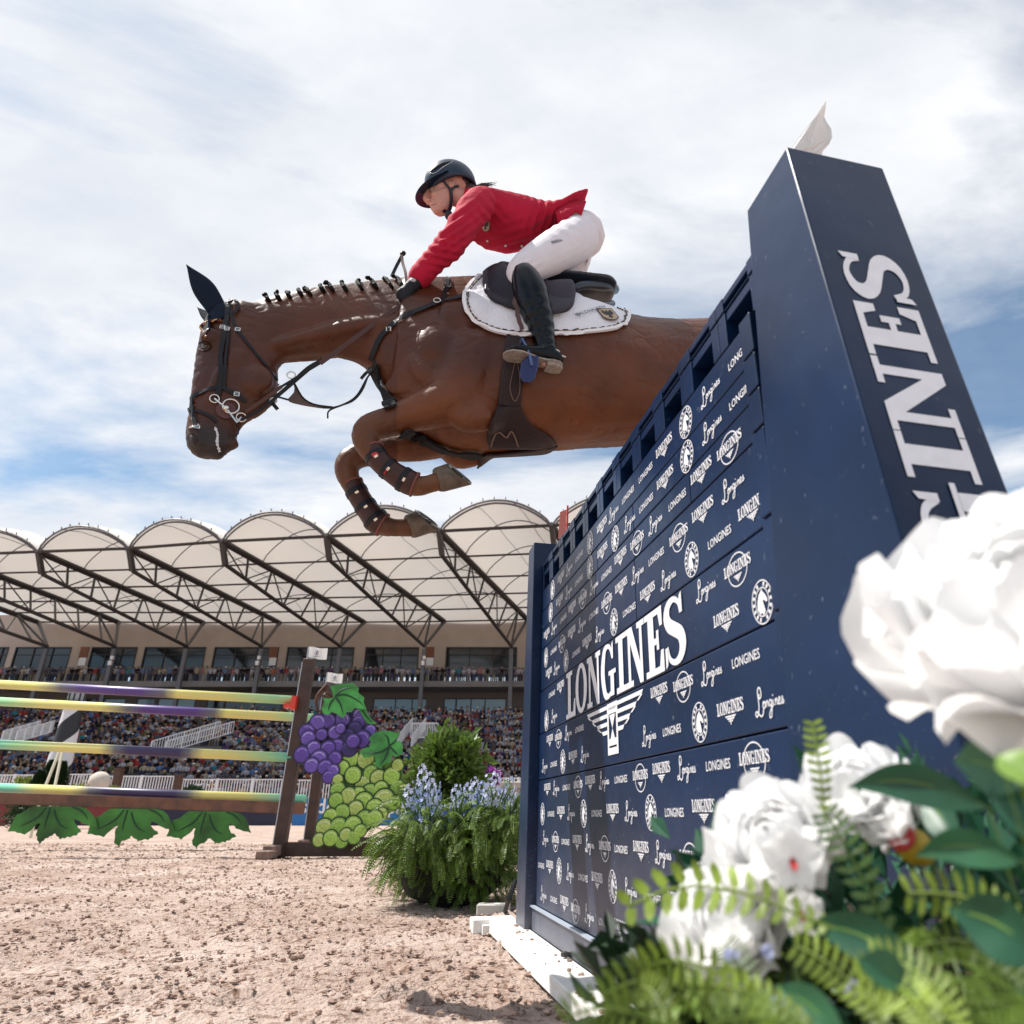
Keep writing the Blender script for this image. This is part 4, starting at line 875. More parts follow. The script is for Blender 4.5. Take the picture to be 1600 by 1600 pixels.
PU = [grape_mesh('grape', gm('grape_purple', (.135, .075, .38)), gm('grape_lilac', (.42, .34, .68)), mat('grape_outline', (.018, .010, .055), .6)),
      grape_mesh('grape', gm('grape_violet', (.095, .045, .30)), gm('grape_mauve', (.26, .18, .55)), MATS['grape_outline']),
      grape_mesh('grape', gm('grape_deep', (.030, .018, .12)), gm('grape_deep_light', (.09, .06, .28)), MATS['grape_outline'])]
GR = [grape_mesh('grape', gm('grape_green', (.30, .50, .075)), gm('grape_lime', (.52, .68, .24)), mat('grape_outline_green', (.018, .060, .012), .6)),
      grape_mesh('grape', gm('grape_apple', (.24, .43, .06)), gm('grape_pear', (.40, .56, .18)), MATS['grape_outline_green']),
      grape_mesh('grape', gm('grape_olive', (.36, .48, .11)), gm('grape_pale', (.56, .66, .34)), MATS['grape_outline_green'])]
pu = [(572,415,38),(570,455,40),(480,440,45),(400,445,45),(345,455,45),(285,510,46),(637,500,32),(550,490,40),(290,545,45),(365,525,34),(510,530,42),(590,550,50),(440,510,40),(450,590,42),(520,600,48),(400,600,42),(320,598,40),(255,635,47),(350,655,45),(440,655,38),(310,695,42),(385,705,42),(430,725,36),(402,760,36),(470,490,30),(540,560,40)]
gr = [(530,655,48),(610,665,52),(665,720,44),(480,710,42),(595,795,46),(640,740,46),(540,750,48),(680,765,46),(785,815,42),(755,755,50),(788,695,35),(635,845,46),(695,825,42),(455,775,30),(455,830,42),(570,860,44),(515,865,46),(445,890,42),(600,900,54),(710,885,56),(765,905,38),(660,930,46),(555,935,42),(480,955,42),(415,980,42),(700,965,34),(605,1000,52),(660,990,44),(380,1040,46),(460,1040,52),(540,1030,50),(350,1110,36),(475,1118,36),(415,1100,42),(500,1080,34),(545,1095,36),(580,1060,34),(820,830,30)]
scp = lambda Y: depth(at(540, 1180, Y))/F/K
def back(pts, Y, m_, name):
    P = [gp(x, y, Y) for x, y in pts]; n = len(P); q = MB(); q.add(P+[p+Vector((0, .02, 0)) for p in P], [tuple(range(n-1, -1, -1)), tuple(range(n, 2*n))]+[(i, (i+1) % n, n+(i+1) % n, n+i) for i in range(n)])
    me = q.mesh(name, True); bm = bmesh.new(); bm.from_mesh(me); bmesh.ops.triangulate(bm, faces=[f for f in bm.faces if len(f.verts) > 4]); bm.to_mesh(me); bm.free(); return link(name, me, m_, gb)
back([(310,430),(400,410),(500,410),(560,385),(605,400),(610,470),(660,490),(640,560),(600,600),(540,620),(480,640),(470,700),(430,760),(390,790),(370,750),(300,710),(225,660),(235,610),(260,560),(240,500)], YJ-.06, gm('grape_board_purple', (.05, .03, .20)), 'purple_backing')
back([(500,620),(600,640),(700,670),(800,670),(820,760),(825,850),(790,920),(720,980),(650,1040),(590,1090),(500,1130),(440,1140),(340,1140),(330,1080),(350,1020),(400,950),(420,860),(430,740),(460,680)], YJ-.10, gm('grape_board_green', (.16, .30, .05)), 'green_backing')
for L_, M_, Yb in ((pu, PU, YJ-.07), (gr, GR, YJ-.11)):
    for i, (x, y, r_) in enumerate(L_):
        s = r_*scp(Yb)*1.06; me = M_[2] if (M_ is PU and (x, y) in ((510,530),(520,600),(550,490))) else M_[(i*7) % 2 if M_ is PU else (i*5) % 3]
        inst('grape', me, Matrix.Translation(gp(x, y, Yb-.0035*i)) @ Matrix.Rotation(random.uniform(-.5, .5), 4, 'Y') @ Matrix.Diagonal((s*random.uniform(.95, 1.08), .06, s, 1)), gb)
LA = [(455,245),(540,240),(570,265),(565,290),(600,320),(595,345),(612,385),(580,385),(545,375),(530,400),(500,400),(488,432),(465,425),(440,405),(420,400),(400,415),(375,410),(363,380),(380,345),(372,320),(400,325),(430,320),(425,290),(412,260)]
LB = [(660,515),(700,505),(745,505),(770,515),(800,515),(790,540),(770,560),(800,560),(815,590),(812,630),(780,650),(755,640),(745,680),(715,690),(690,710),(660,700),(665,670),(650,640),(630,650),(600,655),(575,620),(600,600),(630,595),(640,570),(625,545)]
def vleaf(pts, veins, Y, lab):
    P = [(x, y) for x, y in pts]; o = leaf_board('vine_leaf', P, O0, Y, K, gb, veins, LGB, LD, .02); o['label'] = lab
vleaf(LA, [[(440,310),(500,305),(570,340),(600,370)], [(440,315),(470,360),(485,420)], [(440,310),(480,275),(545,262)], [(435,320),(410,360),(400,400)]], YJ-.24, 'painted vine leaf above the purple grapes')
vleaf([(560,335),(600,360),(615,400),(640,440),(668,462),(640,470),(615,460),(600,440),(580,400)], [[(570,350),(610,420),(650,462)]], YJ-.10, 'narrow painted leaf behind the purple grapes')
vleaf(LB, [[(740,590),(700,620),(640,630),(590,625)], [(740,590),(730,540),(700,515)], [(740,590),(780,570),(810,560)] if False else [(740,590),(775,560),(795,525)], [(740,592),(720,650),(685,700)], [(742,592),(770,620),(790,640)]], YJ-.26, 'painted vine leaf above the green grapes')
m = MB(); C = [gp(x, y, YJ-.16) for x, y in [(350,400),(335,350),(345,310),(375,275),(400,250)]]; m.tube([Vector(c) for c in cat_rom(C, 14)], list(np.linspace(.035, .075, 14)), 8, flat=.5); C = [gp(x, y, YJ-.16) for x, y in [(395,250),(405,300),(430,320)]]; m.tube(C, [.05, .09, .04], 8, flat=.5); m.build('stalk', mat('painted_stalk', (.075, .028, .016), .6, var=.4, vscale=8), gb)
# ============================================================ horse and rider
E1 = -WN.copy(); E2 = Vector((-E1.y, E1.x, 0)) ; E2 = Vector((WD.x, WD.y, 0))*-1          # forward, and towards the horse's left side (the camera side)
HP0 = at(900, 600, 3.0)                                                                   # a point of the horse's middle plane
def hp(x, y, off=0.): return onplane(x, y, HP0+E2*off, E2)
def mirror(P): P = Vector(P); return P - E2*(2*((P-HP0).dot(E2)))
def stations(st, n):
    """st: (top px, bottom px, half width[, pear, side offset]) -> rings whose outline matches those outlines seen from the camera"""
    rows = []
    for s in st:
        T, B, b = s[0], s[1], s[2]; pear = s[3] if len(s) > 3 else 0; off = s[4] if len(s) > 4 else 0
        a_, c_ = hp(*T, off), hp(*B, off); C = (a_+c_)/2; M = (a_-c_)/2; A = M.length; m = M.normalized()
        r = (C-CAM); g = r.dot(E2); rp = r-E2*g; k = abs(rp.dot(m)/g); a = math.sqrt(max(A*A-b*b*k*k, (.42*A)**2))
        rows.append([*C, *m, a, b, pear])
    R = cat_rom(rows, n); out = []
    for q in R:
        C = Vector(q[:3]); m = Vector(q[3:6]).normalized(); a, b, pr = q[6:9]
        out.append([C+m*(a*math.sin(t))+E2*(b*math.cos(t)*(1-pr*math.sin(t))) for t in [2*math.pi*j/28 for j in range(28)]])
    return out
def chain(pts, n=None, k=14, flat=1.):
    """pts: (px, py, radius px, side offset) -> tapering limb"""
    P = []; 
    for x, y, r, off in pts: p = hp(x, y, off); P.append([*p, r*depth(p)/F])
    R = cat_rom(P, n or len(P)*4); return [Vector(q[:3]) for q in R], [max(.004, q[3]) for q in R]
def addchain(mb, pts, n=None, k=16, cap=True):
    P, R = chain(pts, n, k); mb.tube(P, R, k); mb.ball(P[0], R[0]*.98, nu=12, nv=8); mb.ball(P[-1], R[-1]*.98, nu=12, nv=8)
def addchain3(mb, P, R, n, k=14):
    C = cat_rom([[*p, r] for p, r in zip(P, R)], n); Q = [Vector(c[:3]) for c in C]; S = [max(.002, c[3]) for c in C]; mb.tube(Q, S, k); mb.ball(Q[0], S[0]*.98, nu=12, nv=8); mb.ball(Q[-1], S[-1]*.98, nu=12, nv=8)
NL, NRt = .13, -.13
near_leg = [(735,560,56,.11),(722,600,52,.13),(700,628,44,.14),(670,640,34,.15),(640,649,28,.15),(610,659,24.5,.15),(588,665,23.5,.15),(573,673,22.5,.15),(571,690,20,.15),(580,708,17,.15),(600,728,15.5,.15),(622,746,16,.15),(640,756,17.5,.15),(655,759,17,.15),(668,757,15,.15),(684,752,16,.15)]
far_leg = [(735,620,50,-.10),(715,665,36,-.11),(685,688,28,-.12),(650,697,24,-.12),(610,702,21,-.12),(575,708,20.5,-.12),(553,715,20.5,-.12),(542,726,20,-.12),(543,742,18,-.12),(552,762,15.5,-.12),(566,785,15,-.12),(580,803,16,-.12),(591,816,17,-.12),(605,823,16,-.12),(620,825,14,-.12),(640,824,15.5,-.12)]
def horse_parts():
    m = MB()
    body = [((1330,640),(1325,690),.07),((1310,590),(1305,740),.19),((1270,548),(1262,772),.255),((1215,520),(1205,770),.27),((1160,504),(1150,742),.262,.0),((1100,497),(1092,712),.25,.0),((1045,497),(1035,702),.255,.05),((985,492),(975,704),.275,.10),((925,473),(915,707),.290,.12),((865,452),(858,710),.290,.14),((805,436),(800,713),.275,.18),((760,430),(752,712),.250,.26),((722,429),(712,706),.225,.30),((690,430),(670,690),.205,.30),((662,431),(634,668),.185,.22),((636,433),(607,640),.160,.10)]
    m.loft(stations(body, 60))
    neck = [((700,430),(640,640),.15,.35),((662,431),(606,614),.135,.30),((625,433),(583,588),.112,.28),((585,437),(558,568),.094,.25),((545,441),(528,560),.084,.22),((505,446),(500,556),.077,.2),((466,453),(473,557),.073,.2),((432,461),(451,564),.072,.15),((404,468),(435,578),.074,.1),((380,475),(425,596),.072)]
    m.loft(stations(neck, 44))
    head = [((362,474),(408,486),.050),((336,480),(428,520),.075,.0),((318,500),(435,565),.088,.05),((308,530),(436,600),.089,.12),((303,562),(430,628),.078,.12),((299,596),(408,648),.064,.05),((294,630),(386,660),.056,-.02),((290,660),(374,676),.054,-.05),((289,683),(368,690),.055,-.02),((294,702),(360,702),.050),((308,714),(346,713),.036)]
    m.loft(stations(head, 44))
    # lips and chin
    m.tube(*chain([(352,684,11,0),(362,692,10,0),(368,700,7,0)]), 14); m.ball(hp(340,708,0), .030)
    addchain(m, near_leg, 56); addchain(m, far_leg, 56)
    # shoulder blade and elbow muscle, cheek, brow
    for x, y, r, off, sc in [(690,540,42,.185,(1,1,.5)),(730,500,46,.19,(1,1,.5)),(400,592,27,.070,(1,1,.42)),(372,560,20,.075,(1,1,.4)),(323,528,12,.082,(1,1,.7)),(748,640,40,.17,(1,1,.5)),(1240,640,62,.21,(1,1,.5)),(622,604,20,.09,(1,1,.5)),(1120,560,40,.21,(1,1,.35))]:
        for sg in (1, -1):
            c = hp(x, y, off); rr = r*depth(c)/F; c = c if sg > 0 else mirror(c)
            R = Matrix((E1, Vector((0, 0, 1)), E2*sg)).transposed(); m.ball(c, (rr*sc[0], rr*sc[1], rr*sc[2]), R, 16, 10)
    for p in [[(322,520,8,.085),(332,519,7,.085),(343,526,5,.08)]]:
        for sg in (1, -1):
            P, R = chain(p); P = P if sg > 0 else [mirror(q) for q in P]; m.tube(P, R, 10)
    for sg in (1, -1):                                    # shoulder, neck and elbow muscles, point of hip
        for pts in ([(628,500,10,.12),(645,512,20,.135),(664,532,26,.15),(682,560,28,.16),(700,590,24,.16)], [(640,545,12,.13),(652,570,22,.15),(668,590,26,.155),(690,606,24,.15)], [(425,540,9,.058),(480,528,15,.062),(540,515,19,.07),(600,510,18,.09),(640,540,12,.12)], [(700,640,18,.17),(730,655,28,.175),(765,650,24,.18)], [(720,470,14,.15),(725,520,24,.175),(722,570,24,.18)], [(560,668,9,.165),(572,662,10,.170),(585,672,9,.168)]):
            P, R = chain(pts, 22); m.tube([q if sg > 0 else mirror(q) for q in P], [r*.82 for r in R], 14)
    # facial crest
    for sg in (1, -1):
        P, R = chain([(345,575,5,.074),(330,605,4,.066),(322,625,3,.060)]); m.tube([q if sg > 0 else mirror(q) for q in P], R, 8)
        P, R = chain([(296,676,8,.046),(304,671,8,.049),(312,682,7,.050),(310,697,6,.048)]); m.tube([q if sg > 0 else mirror(q) for q in P], R, 10)
    # hind legs, folded behind
    for off in (.14, -.14):
        addchain(m, [(1265,660,62,off),(1262,730,50,off),(1250,790,36,off),(1262,835,25,off),(1290,868,22,off),(1312,885,20,off),(1330,905,16,off),(1352,945,15,off),(1368,975,18,off),(1384,985,15,off),(1400,985,16,off)], 44)
    me = m.mesh('body'); me = remesh(me, .009, 14, .5)
    nrm = np.empty(len(me.vertices)*3); me.vertices.foreach_get('normal', nrm); nrm = nrm.reshape(-1, 3); c0 = np.empty(len(me.vertices)*3); me.vertices.foreach_get('co', c0); c0 = c0.reshape(-1, 3)
    sh_ = np.empty(len(c0))
    for i, p in enumerate(c0):                            # shallow relief of muscle bellies and veins
        v = Vector((p[0]*5.5, p[1]*5.5, p[2]*8.5)); q = noise.noise(v)*.0045; w = abs(noise.noise(v*1.9+Vector((3, 7, 1)))); sh_[i] = q-.0030*max(0, .10-w)*10+.0016*max(0, .035-abs(noise.noise(v*3.1)))*28
    me.vertices.foreach_set('co', (c0+nrm*sh_[:, None]).ravel()); me.update()
    # coat patches from landmarks on the animal, plus bounce light painted on the belly
    co = np.empty(len(me.vertices)*3); me.vertices.foreach_get('co', co); co = co.reshape(-1, 3)
    base = np.tile(np.array([.079, .0212, .0074]), (len(co), 1))
    def blend(col, w): 
        nonlocal base; w = np.clip(w, 0, 1)[:, None]; base = base*(1-w)+np.array(col)*w
    def near(p, r0, r1): d = np.linalg.norm(co-np.array(p), axis=1); return 1-np.clip((d-r0)/(r1-r0), 0, 1)
    px_ = np.array([topx(p) for p in co[::1]]) 
    belly = np.clip((2.42-co[:, 2])/.35, 0, 1)*(px_[:, 0] > 620); blend((.165, .050, .014), belly*.7)  # warm light bounced off the sand, put into the belly colour
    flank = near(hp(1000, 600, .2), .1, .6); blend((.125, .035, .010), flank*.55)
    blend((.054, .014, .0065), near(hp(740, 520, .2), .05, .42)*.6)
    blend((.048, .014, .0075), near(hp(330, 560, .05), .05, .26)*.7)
    for sg in (1, -1):
        f = (lambda q: q) if sg > 0 else mirror
        blend((.030, .022, .020), near(f(hp(325, 695, .04)), .045, .135)*.95)
        blend((.012, .010, .010), near(f(hp(318, 540, .08)), .006, .030)*.6)
        blend((.200, .120, .070), near(f(hp(297, 655, .02)), .01, .05)*.5)
    for leg, off in ((near_leg, .15), (far_leg, -.12)):
        for x, y in [(q[0], q[1]) for q in leg[5:]]: blend((.19, .085, .036), near(hp(x, y, off), .03, .10)*.22)
    ca = me.color_attributes.new('coat', 'FLOAT_COLOR', 'POINT'); ca.data.foreach_set('color', np.hstack([base, np.ones((len(co), 1))]).ravel())
    return me
COAT = mat('bay_coat', (.1, .04, .02), .43, attr='coat', var=.26, vscale=5, bump=.08, bscale=380, spec=.36, detail=8)
def add_relief(m, scale, dist, strength=.6):
    t = m.node_tree; b = t.nodes['Principled BSDF']; old = b.inputs['Normal'].links[0].from_socket if b.inputs['Normal'].is_linked else None
    tcn = t.nodes.new('ShaderNodeTexCoord'); n = t.nodes.new('ShaderNodeTexNoise'); n.inputs['Scale'].default_value = scale; n.inputs['Detail'].default_value = 3; n.inputs['Distortion'].default_value = .6; t.links.new(tcn.outputs['Object'], n.inputs['Vector'])
    p = t.nodes.new('ShaderNodeBump'); p.inputs['Strength'].default_value = strength; p.inputs['Distance'].default_value = dist; t.links.new(n.outputs[0], p.inputs['Height']); 
    if old: t.links.new(old, p.inputs['Normal'])
    t.links.new(p.outputs[0], b.inputs['Normal'])
add_relief(COAT, 30, .004, .45)
horse = empty('horse', hp(820, 560), 0, 'bay horse with braided mane leaping over the blue wall, forelegs folded', 'horse')
HM = horse_parts(); HB = link('body', HM, COAT, horse, smooth=True)
bm_ = bmesh.new(); bm_.from_mesh(HM); bm_.transform(world_of(horse)); BV = BVHTree.FromBMesh(bm_); bm_.free()
def surf(x, y, lift=.003, off=.2):
    """point of the coat seen at a photo position, lifted along its normal"""
    loc, nr, i, d = BV.ray_cast(CAM, ray(x, y).normalized())
    if loc is None: p = hp(x, y, off); loc, nr, i, d = BV.find_nearest(p)
    if nr.dot(loc-CAM) > 0: nr = -nr
    return loc+nr*lift, nr
def strap(pts, w, m_, parent, name='strap', lift=.004, n=None, t=.0035, both=False, ww=None):
    C = cat_rom(pts, n or max(8, len(pts)*5)); P = []; Nn = []
    for x, y in C: p, q = surf(x, y, lift); P.append(p); Nn.append(q)
    P2 = [P[0]]+[(P[i-1]+P[i]*2+P[i+1])/4 for i in range(1, len(P)-1)]+[P[-1]]
    return ribbon(P2, Nn, w, t, m_, parent, name, both, ww)
def ribbon(P, Nn, w, t, m_, parent, name, both=False, ww=None):
    o = None
    for sg in ((1, -1) if both else (1,)):
        mb = MB(); rings = []
        for i, p in enumerate(P):
            tg = (P[min(i+1, len(P)-1)]-P[max(i-1, 0)]).normalized(); nn = Nn[i]; s = tg.cross(nn).normalized(); nn = s.cross(tg); w_ = (ww[i] if ww is not None else w)/2
            r = [p+s*w_, p+s*w_+nn*t, p-s*w_+nn*t, p-s*w_]; rings.append(r if sg > 0 else [mirror(q) for q in r])
        mb.loft(rings); o = mb.build(name, m_, parent)
    return o
def patch(top, bot, m_, parent, name, lift=.006, nu=24, nv=10, t=.006, both=True, smooth=True, liftf=None, extra=None):
    """a sheet lying on the coat between two outlines"""
    A_, B_ = cat_rom(top, nu), cat_rom(bot, nu); res = None
    for sg in ((1, -1) if both else (1,)):
        G = []; Nn = []
        for j in range(nv):
            v = j/(nv-1)
            for i in range(nu):
                x, y = A_[i]*(1-v)+B_[i]*v; l = lift if liftf is None else liftf(i/(nu-1), v); p, q = surf(x, y, l)
                G.append(p); Nn.append(q)
        for _ in range(2):
            G2 = list(G)
            for j in range(1, nv-1):
                for i in range(1, nu-1): k = j*nu+i; G2[k] = (G[k]*2+G[k-1]+G[k+1]+G[k-nu]+G[k+nu])/6
            G = G2
        O_ = [g+q*t for g, q in zip(G, Nn)]; 
        if sg < 0: G = [mirror(g) for g in G]; O_ = [mirror(g) for g in O_]
        mb = MB(); N_ = nu*nv; fs = []
        for j in range(nv-1):
            for i in range(nu-1): a = j*nu+i; fs += [(N_+a, N_+a+1, N_+a+nu+1, N_+a+nu), (a+nu, a+nu+1, a+1, a)]
        ed = [i for i in range(nu)]+[j*nu+nu-1 for j in range(1, nv)]+[(nv-1)*nu+i for i in range(nu-2, -1, -1)]+[j*nu for j in range(nv-2, 0, -1)]
        for a, b in zip(ed, ed[1:]+ed[:1]): fs.append((a, b, N_+b, N_+a))
        mb.add(G+O_, fs); o = mb.build(name, m_, parent, smooth=smooth); res = res or o
    return res
# --- eyes, nostrils, hooves, mane
EYE = mat('dark_eye', (.010, .008, .008), .08, spec=.8, coat=.5)
for sg in (1, -1):
    c, q = surf(320, 541, -.006); m = MB(); m.ball(c if sg > 0 else mirror(c), .017, nu=16, nv=12); m.build('eye', EYE, horse, smooth=True)
    for pts in [[(311,536),(317,533.5),(325,535),(330,541)], [(311,546),(318,549),(326,547),(330,542)]]:
        P = [surf(x, y, .001)[0] for x, y in cat_rom(pts, 9)]; m = MB(); m.tube([p if sg > 0 else mirror(p) for p in P], .0035, 6); m.build('eyelid', mat('eyelid_dark', (.02, .010, .009), .7, spec=.15), horse, smooth=True)
    P = [surf(x, y, -.004)[0] for x, y in [(299,680),(305,688),(304,696)]]; m = MB(); m.tube([p if sg > 0 else mirror(p) for p in P], [.012, .017, .011], 12); m.ball(P[1] if sg > 0 else mirror(P[1]), .015); m.build('nostril', mat('nostril_dark', (.016, .006, .006), .6), horse, smooth=True)
HOOF = mat('hoof_horn', (.11, .075, .050), .5, var=.4, vscale=25, bump=.1, bscale=60); SOLE = mat('hoof_sole', (.030, .022, .018), .8, bump=.6, bscale=80); SHOE = mat('shoe_steel', (.35, .33, .30), .35, metal=.8)
def hoof(cor, toe, off, r0, r1, tilt):
    """cone from the coronet to the ground face; the ground face is turned up and back"""
    a = hp(*cor, off); b = hp(*toe, off); ax = (b-a).normalized(); L = (b-a).length; s = depth(a)/F; up = E2.cross(ax).normalized()
    axf = (ax+tilt*Vector((0, 0, 1))+E2*.8).normalized(); u2 = E2 - axf*E2.dot(axf); u2.normalize(); w2 = axf.cross(u2)
    m = MB(); rings = []
    for k, f in enumerate([0, .12, .5, .92, 1.]):
        c = a.lerp(b, f); n_ = ax.lerp(axf, f).normalized(); uu = (E2-n_*E2.dot(n_)).normalized(); vv = n_.cross(uu); r = (r0+(r1-r0)*f)*s*(1.06 if k == 1 else 1)
        rings.append([c+uu*(r*math.cos(t)*.92)+vv*(r*math.sin(t)*1.12) for t in [6.2832*j/24 for j in range(24)]])
    m.loft(rings); h = m.build('hoof', HOOF, horse, smooth=False)
    for p in h.data.polygons: p.use_smooth = len(p.vertices) == 4
    c = b+axf*.0015; r = r1*s; m = MB(); m.add([c+u2*(r*.84*math.cos(t)*.92)+w2*(r*.84*math.sin(t)*1.12)-axf*.000 for t in [6.2832*j/24 for j in range(24)]], [tuple(range(24))]); m.build('sole', SOLE, h)
    m = MB(); P = [b+u2*(r*.90*math.cos(t)*.92)+w2*(r*.90*math.sin(t)*1.12)+axf*.003 for t in np.linspace(.5, 5.8, 26)]; m.tube(P, .0052, 6); m.build('horseshoe', SHOE, h)
    m = MB(); f0 = b+axf*.003; m.bar(f0+u2*r*.55, f0-w2*r*.1, .011, .006); m.bar(f0+u2*r*.55+w2*.012, f0+w2*r*.3, .010, .006); m.build('frog', mat('frog_grey', (.09, .075, .062), .8), h)
hoof((682,751), (717,741), .15, 16.5, 23, .75)
hoof((638,824), (668,813), -.12, 16, 22, .75)
for off in (.14, -.14): hoof((1400,985), (1432,988), off, 16, 22, -.3)
BRAID = mat('black_braid', (.010, .008, .008), .6, spec=.25, bump=.8, bscale=220)
br = [(416,461),(432,459),(448,455),(466,451),(480,450),(500,444),(514,442),(534,441),(558,438),(581,436),(604,434),(622,433),(648,432)]
for i, (x, y) in enumerate(br):
    p, q = surf(x, y+5, .0); base = p-Vector((0, 0, .006)); tip = base+Vector((0, 0, random.uniform(.014, .028)))+E1*random.uniform(-.002, .022)+E2*random.uniform(-.008, .008)
    down = surf(x+6+i*.35, y+11+i*.7, .007)[0]
    m = MB(); m.tube([down, base+(down-base)*.5+q*.010, base+Vector((0, 0, .012))+q*.006, tip], [.0065, random.uniform(.008, .012), .0095, .0085], 8)
    for _ in range(3): m.ball(tip+Vector((random.uniform(-.006, .006), random.uniform(-.006, .006), random.uniform(-.006, .006))), random.uniform(.007, .011), nu=8, nv=6, jit=.2); m.build('braid', BRAID, horse, smooth=True)
m = MB(); P = [hp(1322+i*16, 600+i*i*2.2+i*6, 0) for i in range(10)]; m.tube(P, [.03, .045, .06, .07, .075, .07, .06, .05, .035, .012], 12); m.build('tail', BRAID, horse, smooth=True)
# foam at the mouth
m = MB(); fm = mat('pale_foam', (.62, .60, .62), .6)
strap([(336,668),(340,680),(339,692),(343,706)], .007, fm, horse, 'mouth_foam', lift=.001, ww=list(np.array([.010]*25)*np.random.default_rng(3).uniform(.4, 1.4, 25)), n=25)
# ear bonnet
NV = mat('navy_bonnet_cloth', (.005, .013, .028), .85, spec=.2, bump=.4, bscale=260)
bon = empty('ear_bonnet', hp(348, 480), 0, 'dark navy knitted ear bonnet covering the ears and forehead of the horse', 'ear bonnet')
def ear(tip, b0, b1, mid0, mid1, off0, off1, name):
    n = 14; L_ = cat_rom([b0, mid0, tip], n); R_ = cat_rom([b1, mid1, tip], n); rings = []
    for i in range(n):
        f = i/(n-1); a, b = hp(*L_[i], off0+(off1-off0)*f), hp(*R_[i], off0+(off1-off0)*f); c = (a+b)/2; h = max(.0015, (a-b).length/2); u = (a-b).normalized() if (a-b).length > 1e-5 else E1
        d = h*(.62 if i else .7); rings.append([c+u*(h*math.cos(t))+E2*(d*math.sin(t)*(1 if math.sin(t) < 0 else .45)) for t in [6.2832*j/16 for j in range(16)]])
    m = MB(); m.loft(rings); m.build(name, NV, bon, smooth=True)
ear((291,413), (325,490), (353,476), (301,455), (331,440), .035, .060, 'ear_cover')
ear((308,480), (318,500), (333,492), (313,493), (324,486), -.05, -.075, 'ear_cover')
patch([(318,497),(330,484),(348,474),(362,473)], [(309,520),(322,508),(344,500),(352,497)], NV, bon, 'forehead_cover', lift=.002, nu=14, nv=7, t=.003, both=True)
# --- bridle
LEA = mat('black_leather', (.007, .007, .010), .42, spec=.3, bump=.2, bscale=120); BRL = mat('brown_leather', (.060, .018, .013), .45, bump=.2, bscale=120); MET = mat('polished_metal', (.75, .73, .68), .22, metal=1)
brd = empty('bridle', hp(345, 560), 0, 'black leather bridle with silver bit rings and a braided browband', 'bridle')
strap([(361,472),(357,480),(355,500),(352,520),(347,550),(345,580),(342,610),(340,624)], .020, LEA, brd, 'cheekpiece', lift=.006, both=True)
strap([(355,500),(357,522),(355,550),(352,580),(350,606)], .013, LEA, brd, 'cheekpiece', lift=.004, both=True)
strap([(360,478),(364,500),(371,516),(385,535),(402,556),(420,578),(432,594)], .012, LEA, brd, 'throat_lash', lift=.004, both=True)
strap([(356,474),(366,472),(373,481),(367,492)], .014, LEA, brd, 'headpiece', lift=.010, both=True)
strap([(289,632),(300,622),(318,613),(338,606),(352,608),(368,616),(384,628)], .017, LEA, brd, 'noseband', lift=.005, both=True)
strap([(291,636),(300,640),(315,645),(330,652),(338,660)], .013, LEA, brd, 'lower_noseband', lift=.005, both=True)
BBR = mat('browband_gold', (.55, .36, .12), .5); BBD = mat('browband_dark_red', (.18, .012, .02), .5)
for sg in (1, -1):
    pts = [surf(x, y, .009)[0] for x, y in cat_rom([(309,520),(317,510),(330,504),(347,502)], 22)]
    for ph, mm in ((0, BBR), (2.1, BBD), (4.2, LEA)):
        m = MB(); P = [p+Vector((0, 0, .0045*math.sin(i*1.1+ph)))-E2*(-.003*math.cos(i*1.1+ph)) for i, p in enumerate(pts)]; m.tube([p if sg > 0 else mirror(p) for p in P], .0034, 6); m.build('browband', mm, brd, smooth=True)
def ringo(c, nrm, r, t, m_, parent, name='ring', sc=1.):
    nrm = nrm.normalized(); u = nrm.cross(Vector((0, 0, 1))).normalized(); v = nrm.cross(u); m = MB(); n = 22
    P = [c+u*(r*math.cos(6.2832*i/n))+v*(r*sc*math.sin(6.2832*i/n)) for i in range(n+1)]; m.tube(P, t, 6); return m.build(name, m_, parent, smooth=True)
def buckle(x, y, s=.010, parent=brd):
    p, q = surf(x, y, .010); u = q.cross(Vector((0, 0, 1))).normalized(); v = q.cross(u); m = MB()
    c = [p+u*s+v*s*.8, p-u*s+v*s*.8, p-u*s-v*s*.8, p+u*s-v*s*.8]
    for a, b in zip(c, c[1:]+c[:1]): m.bar(a, b, .0028)
    m.bar(p+u*s, p-u*s, .0022); m.build('buckle', MET, parent)
for x, y in ((349,513),(356,516),(372,517),(371,617),(292,632)): buckle(x, y)
pc, qc = surf(353, 642, .006)
m = MB(); n = 28; u = qc.cross(Vector((0, 0, 1))).normalized(); v = qc.cross(u); m.tube([pc, pc+qc*.004], .038, 26); m.build('cheek_guard', mat('guard_brown', (.10, .035, .035), .6), brd)
ringo(pc+qc*.010+(surf(361, 637, 0)[0]-surf(353, 642, 0)[0]), qc, .032, .0036, MET, brd, 'bit_ring')
p2, _ = surf(338, 625, .014); ringo(p2, qc, .018, .003, MET, brd, 'bit_ring'); 
p3 = pc+(surf(378, 652, 0)[0]-pc)*.92+qc*.014; p3 = hp(377, 652, .065); ringo(p3, qc, .019, .003, MET, brd, 'bit_ring')
m = MB(); pm = surf(354, 641, .020)[0]; m.ball(pm, .013, nu=12, nv=8); m.bar(p2, pm, .006); pk = hp(370, 660, .068); m.bar(pm, pk, .0065); m.bar(pk, p3, .006); m.build('bit_shank', MET, brd, smooth=False)
m = MB(); m.tube([hp(369,663,.06), hp(374,668,.05), hp(372,678,.045), hp(366,682,.04)], .003, 6); m.build('curb_chain', LEA, brd)
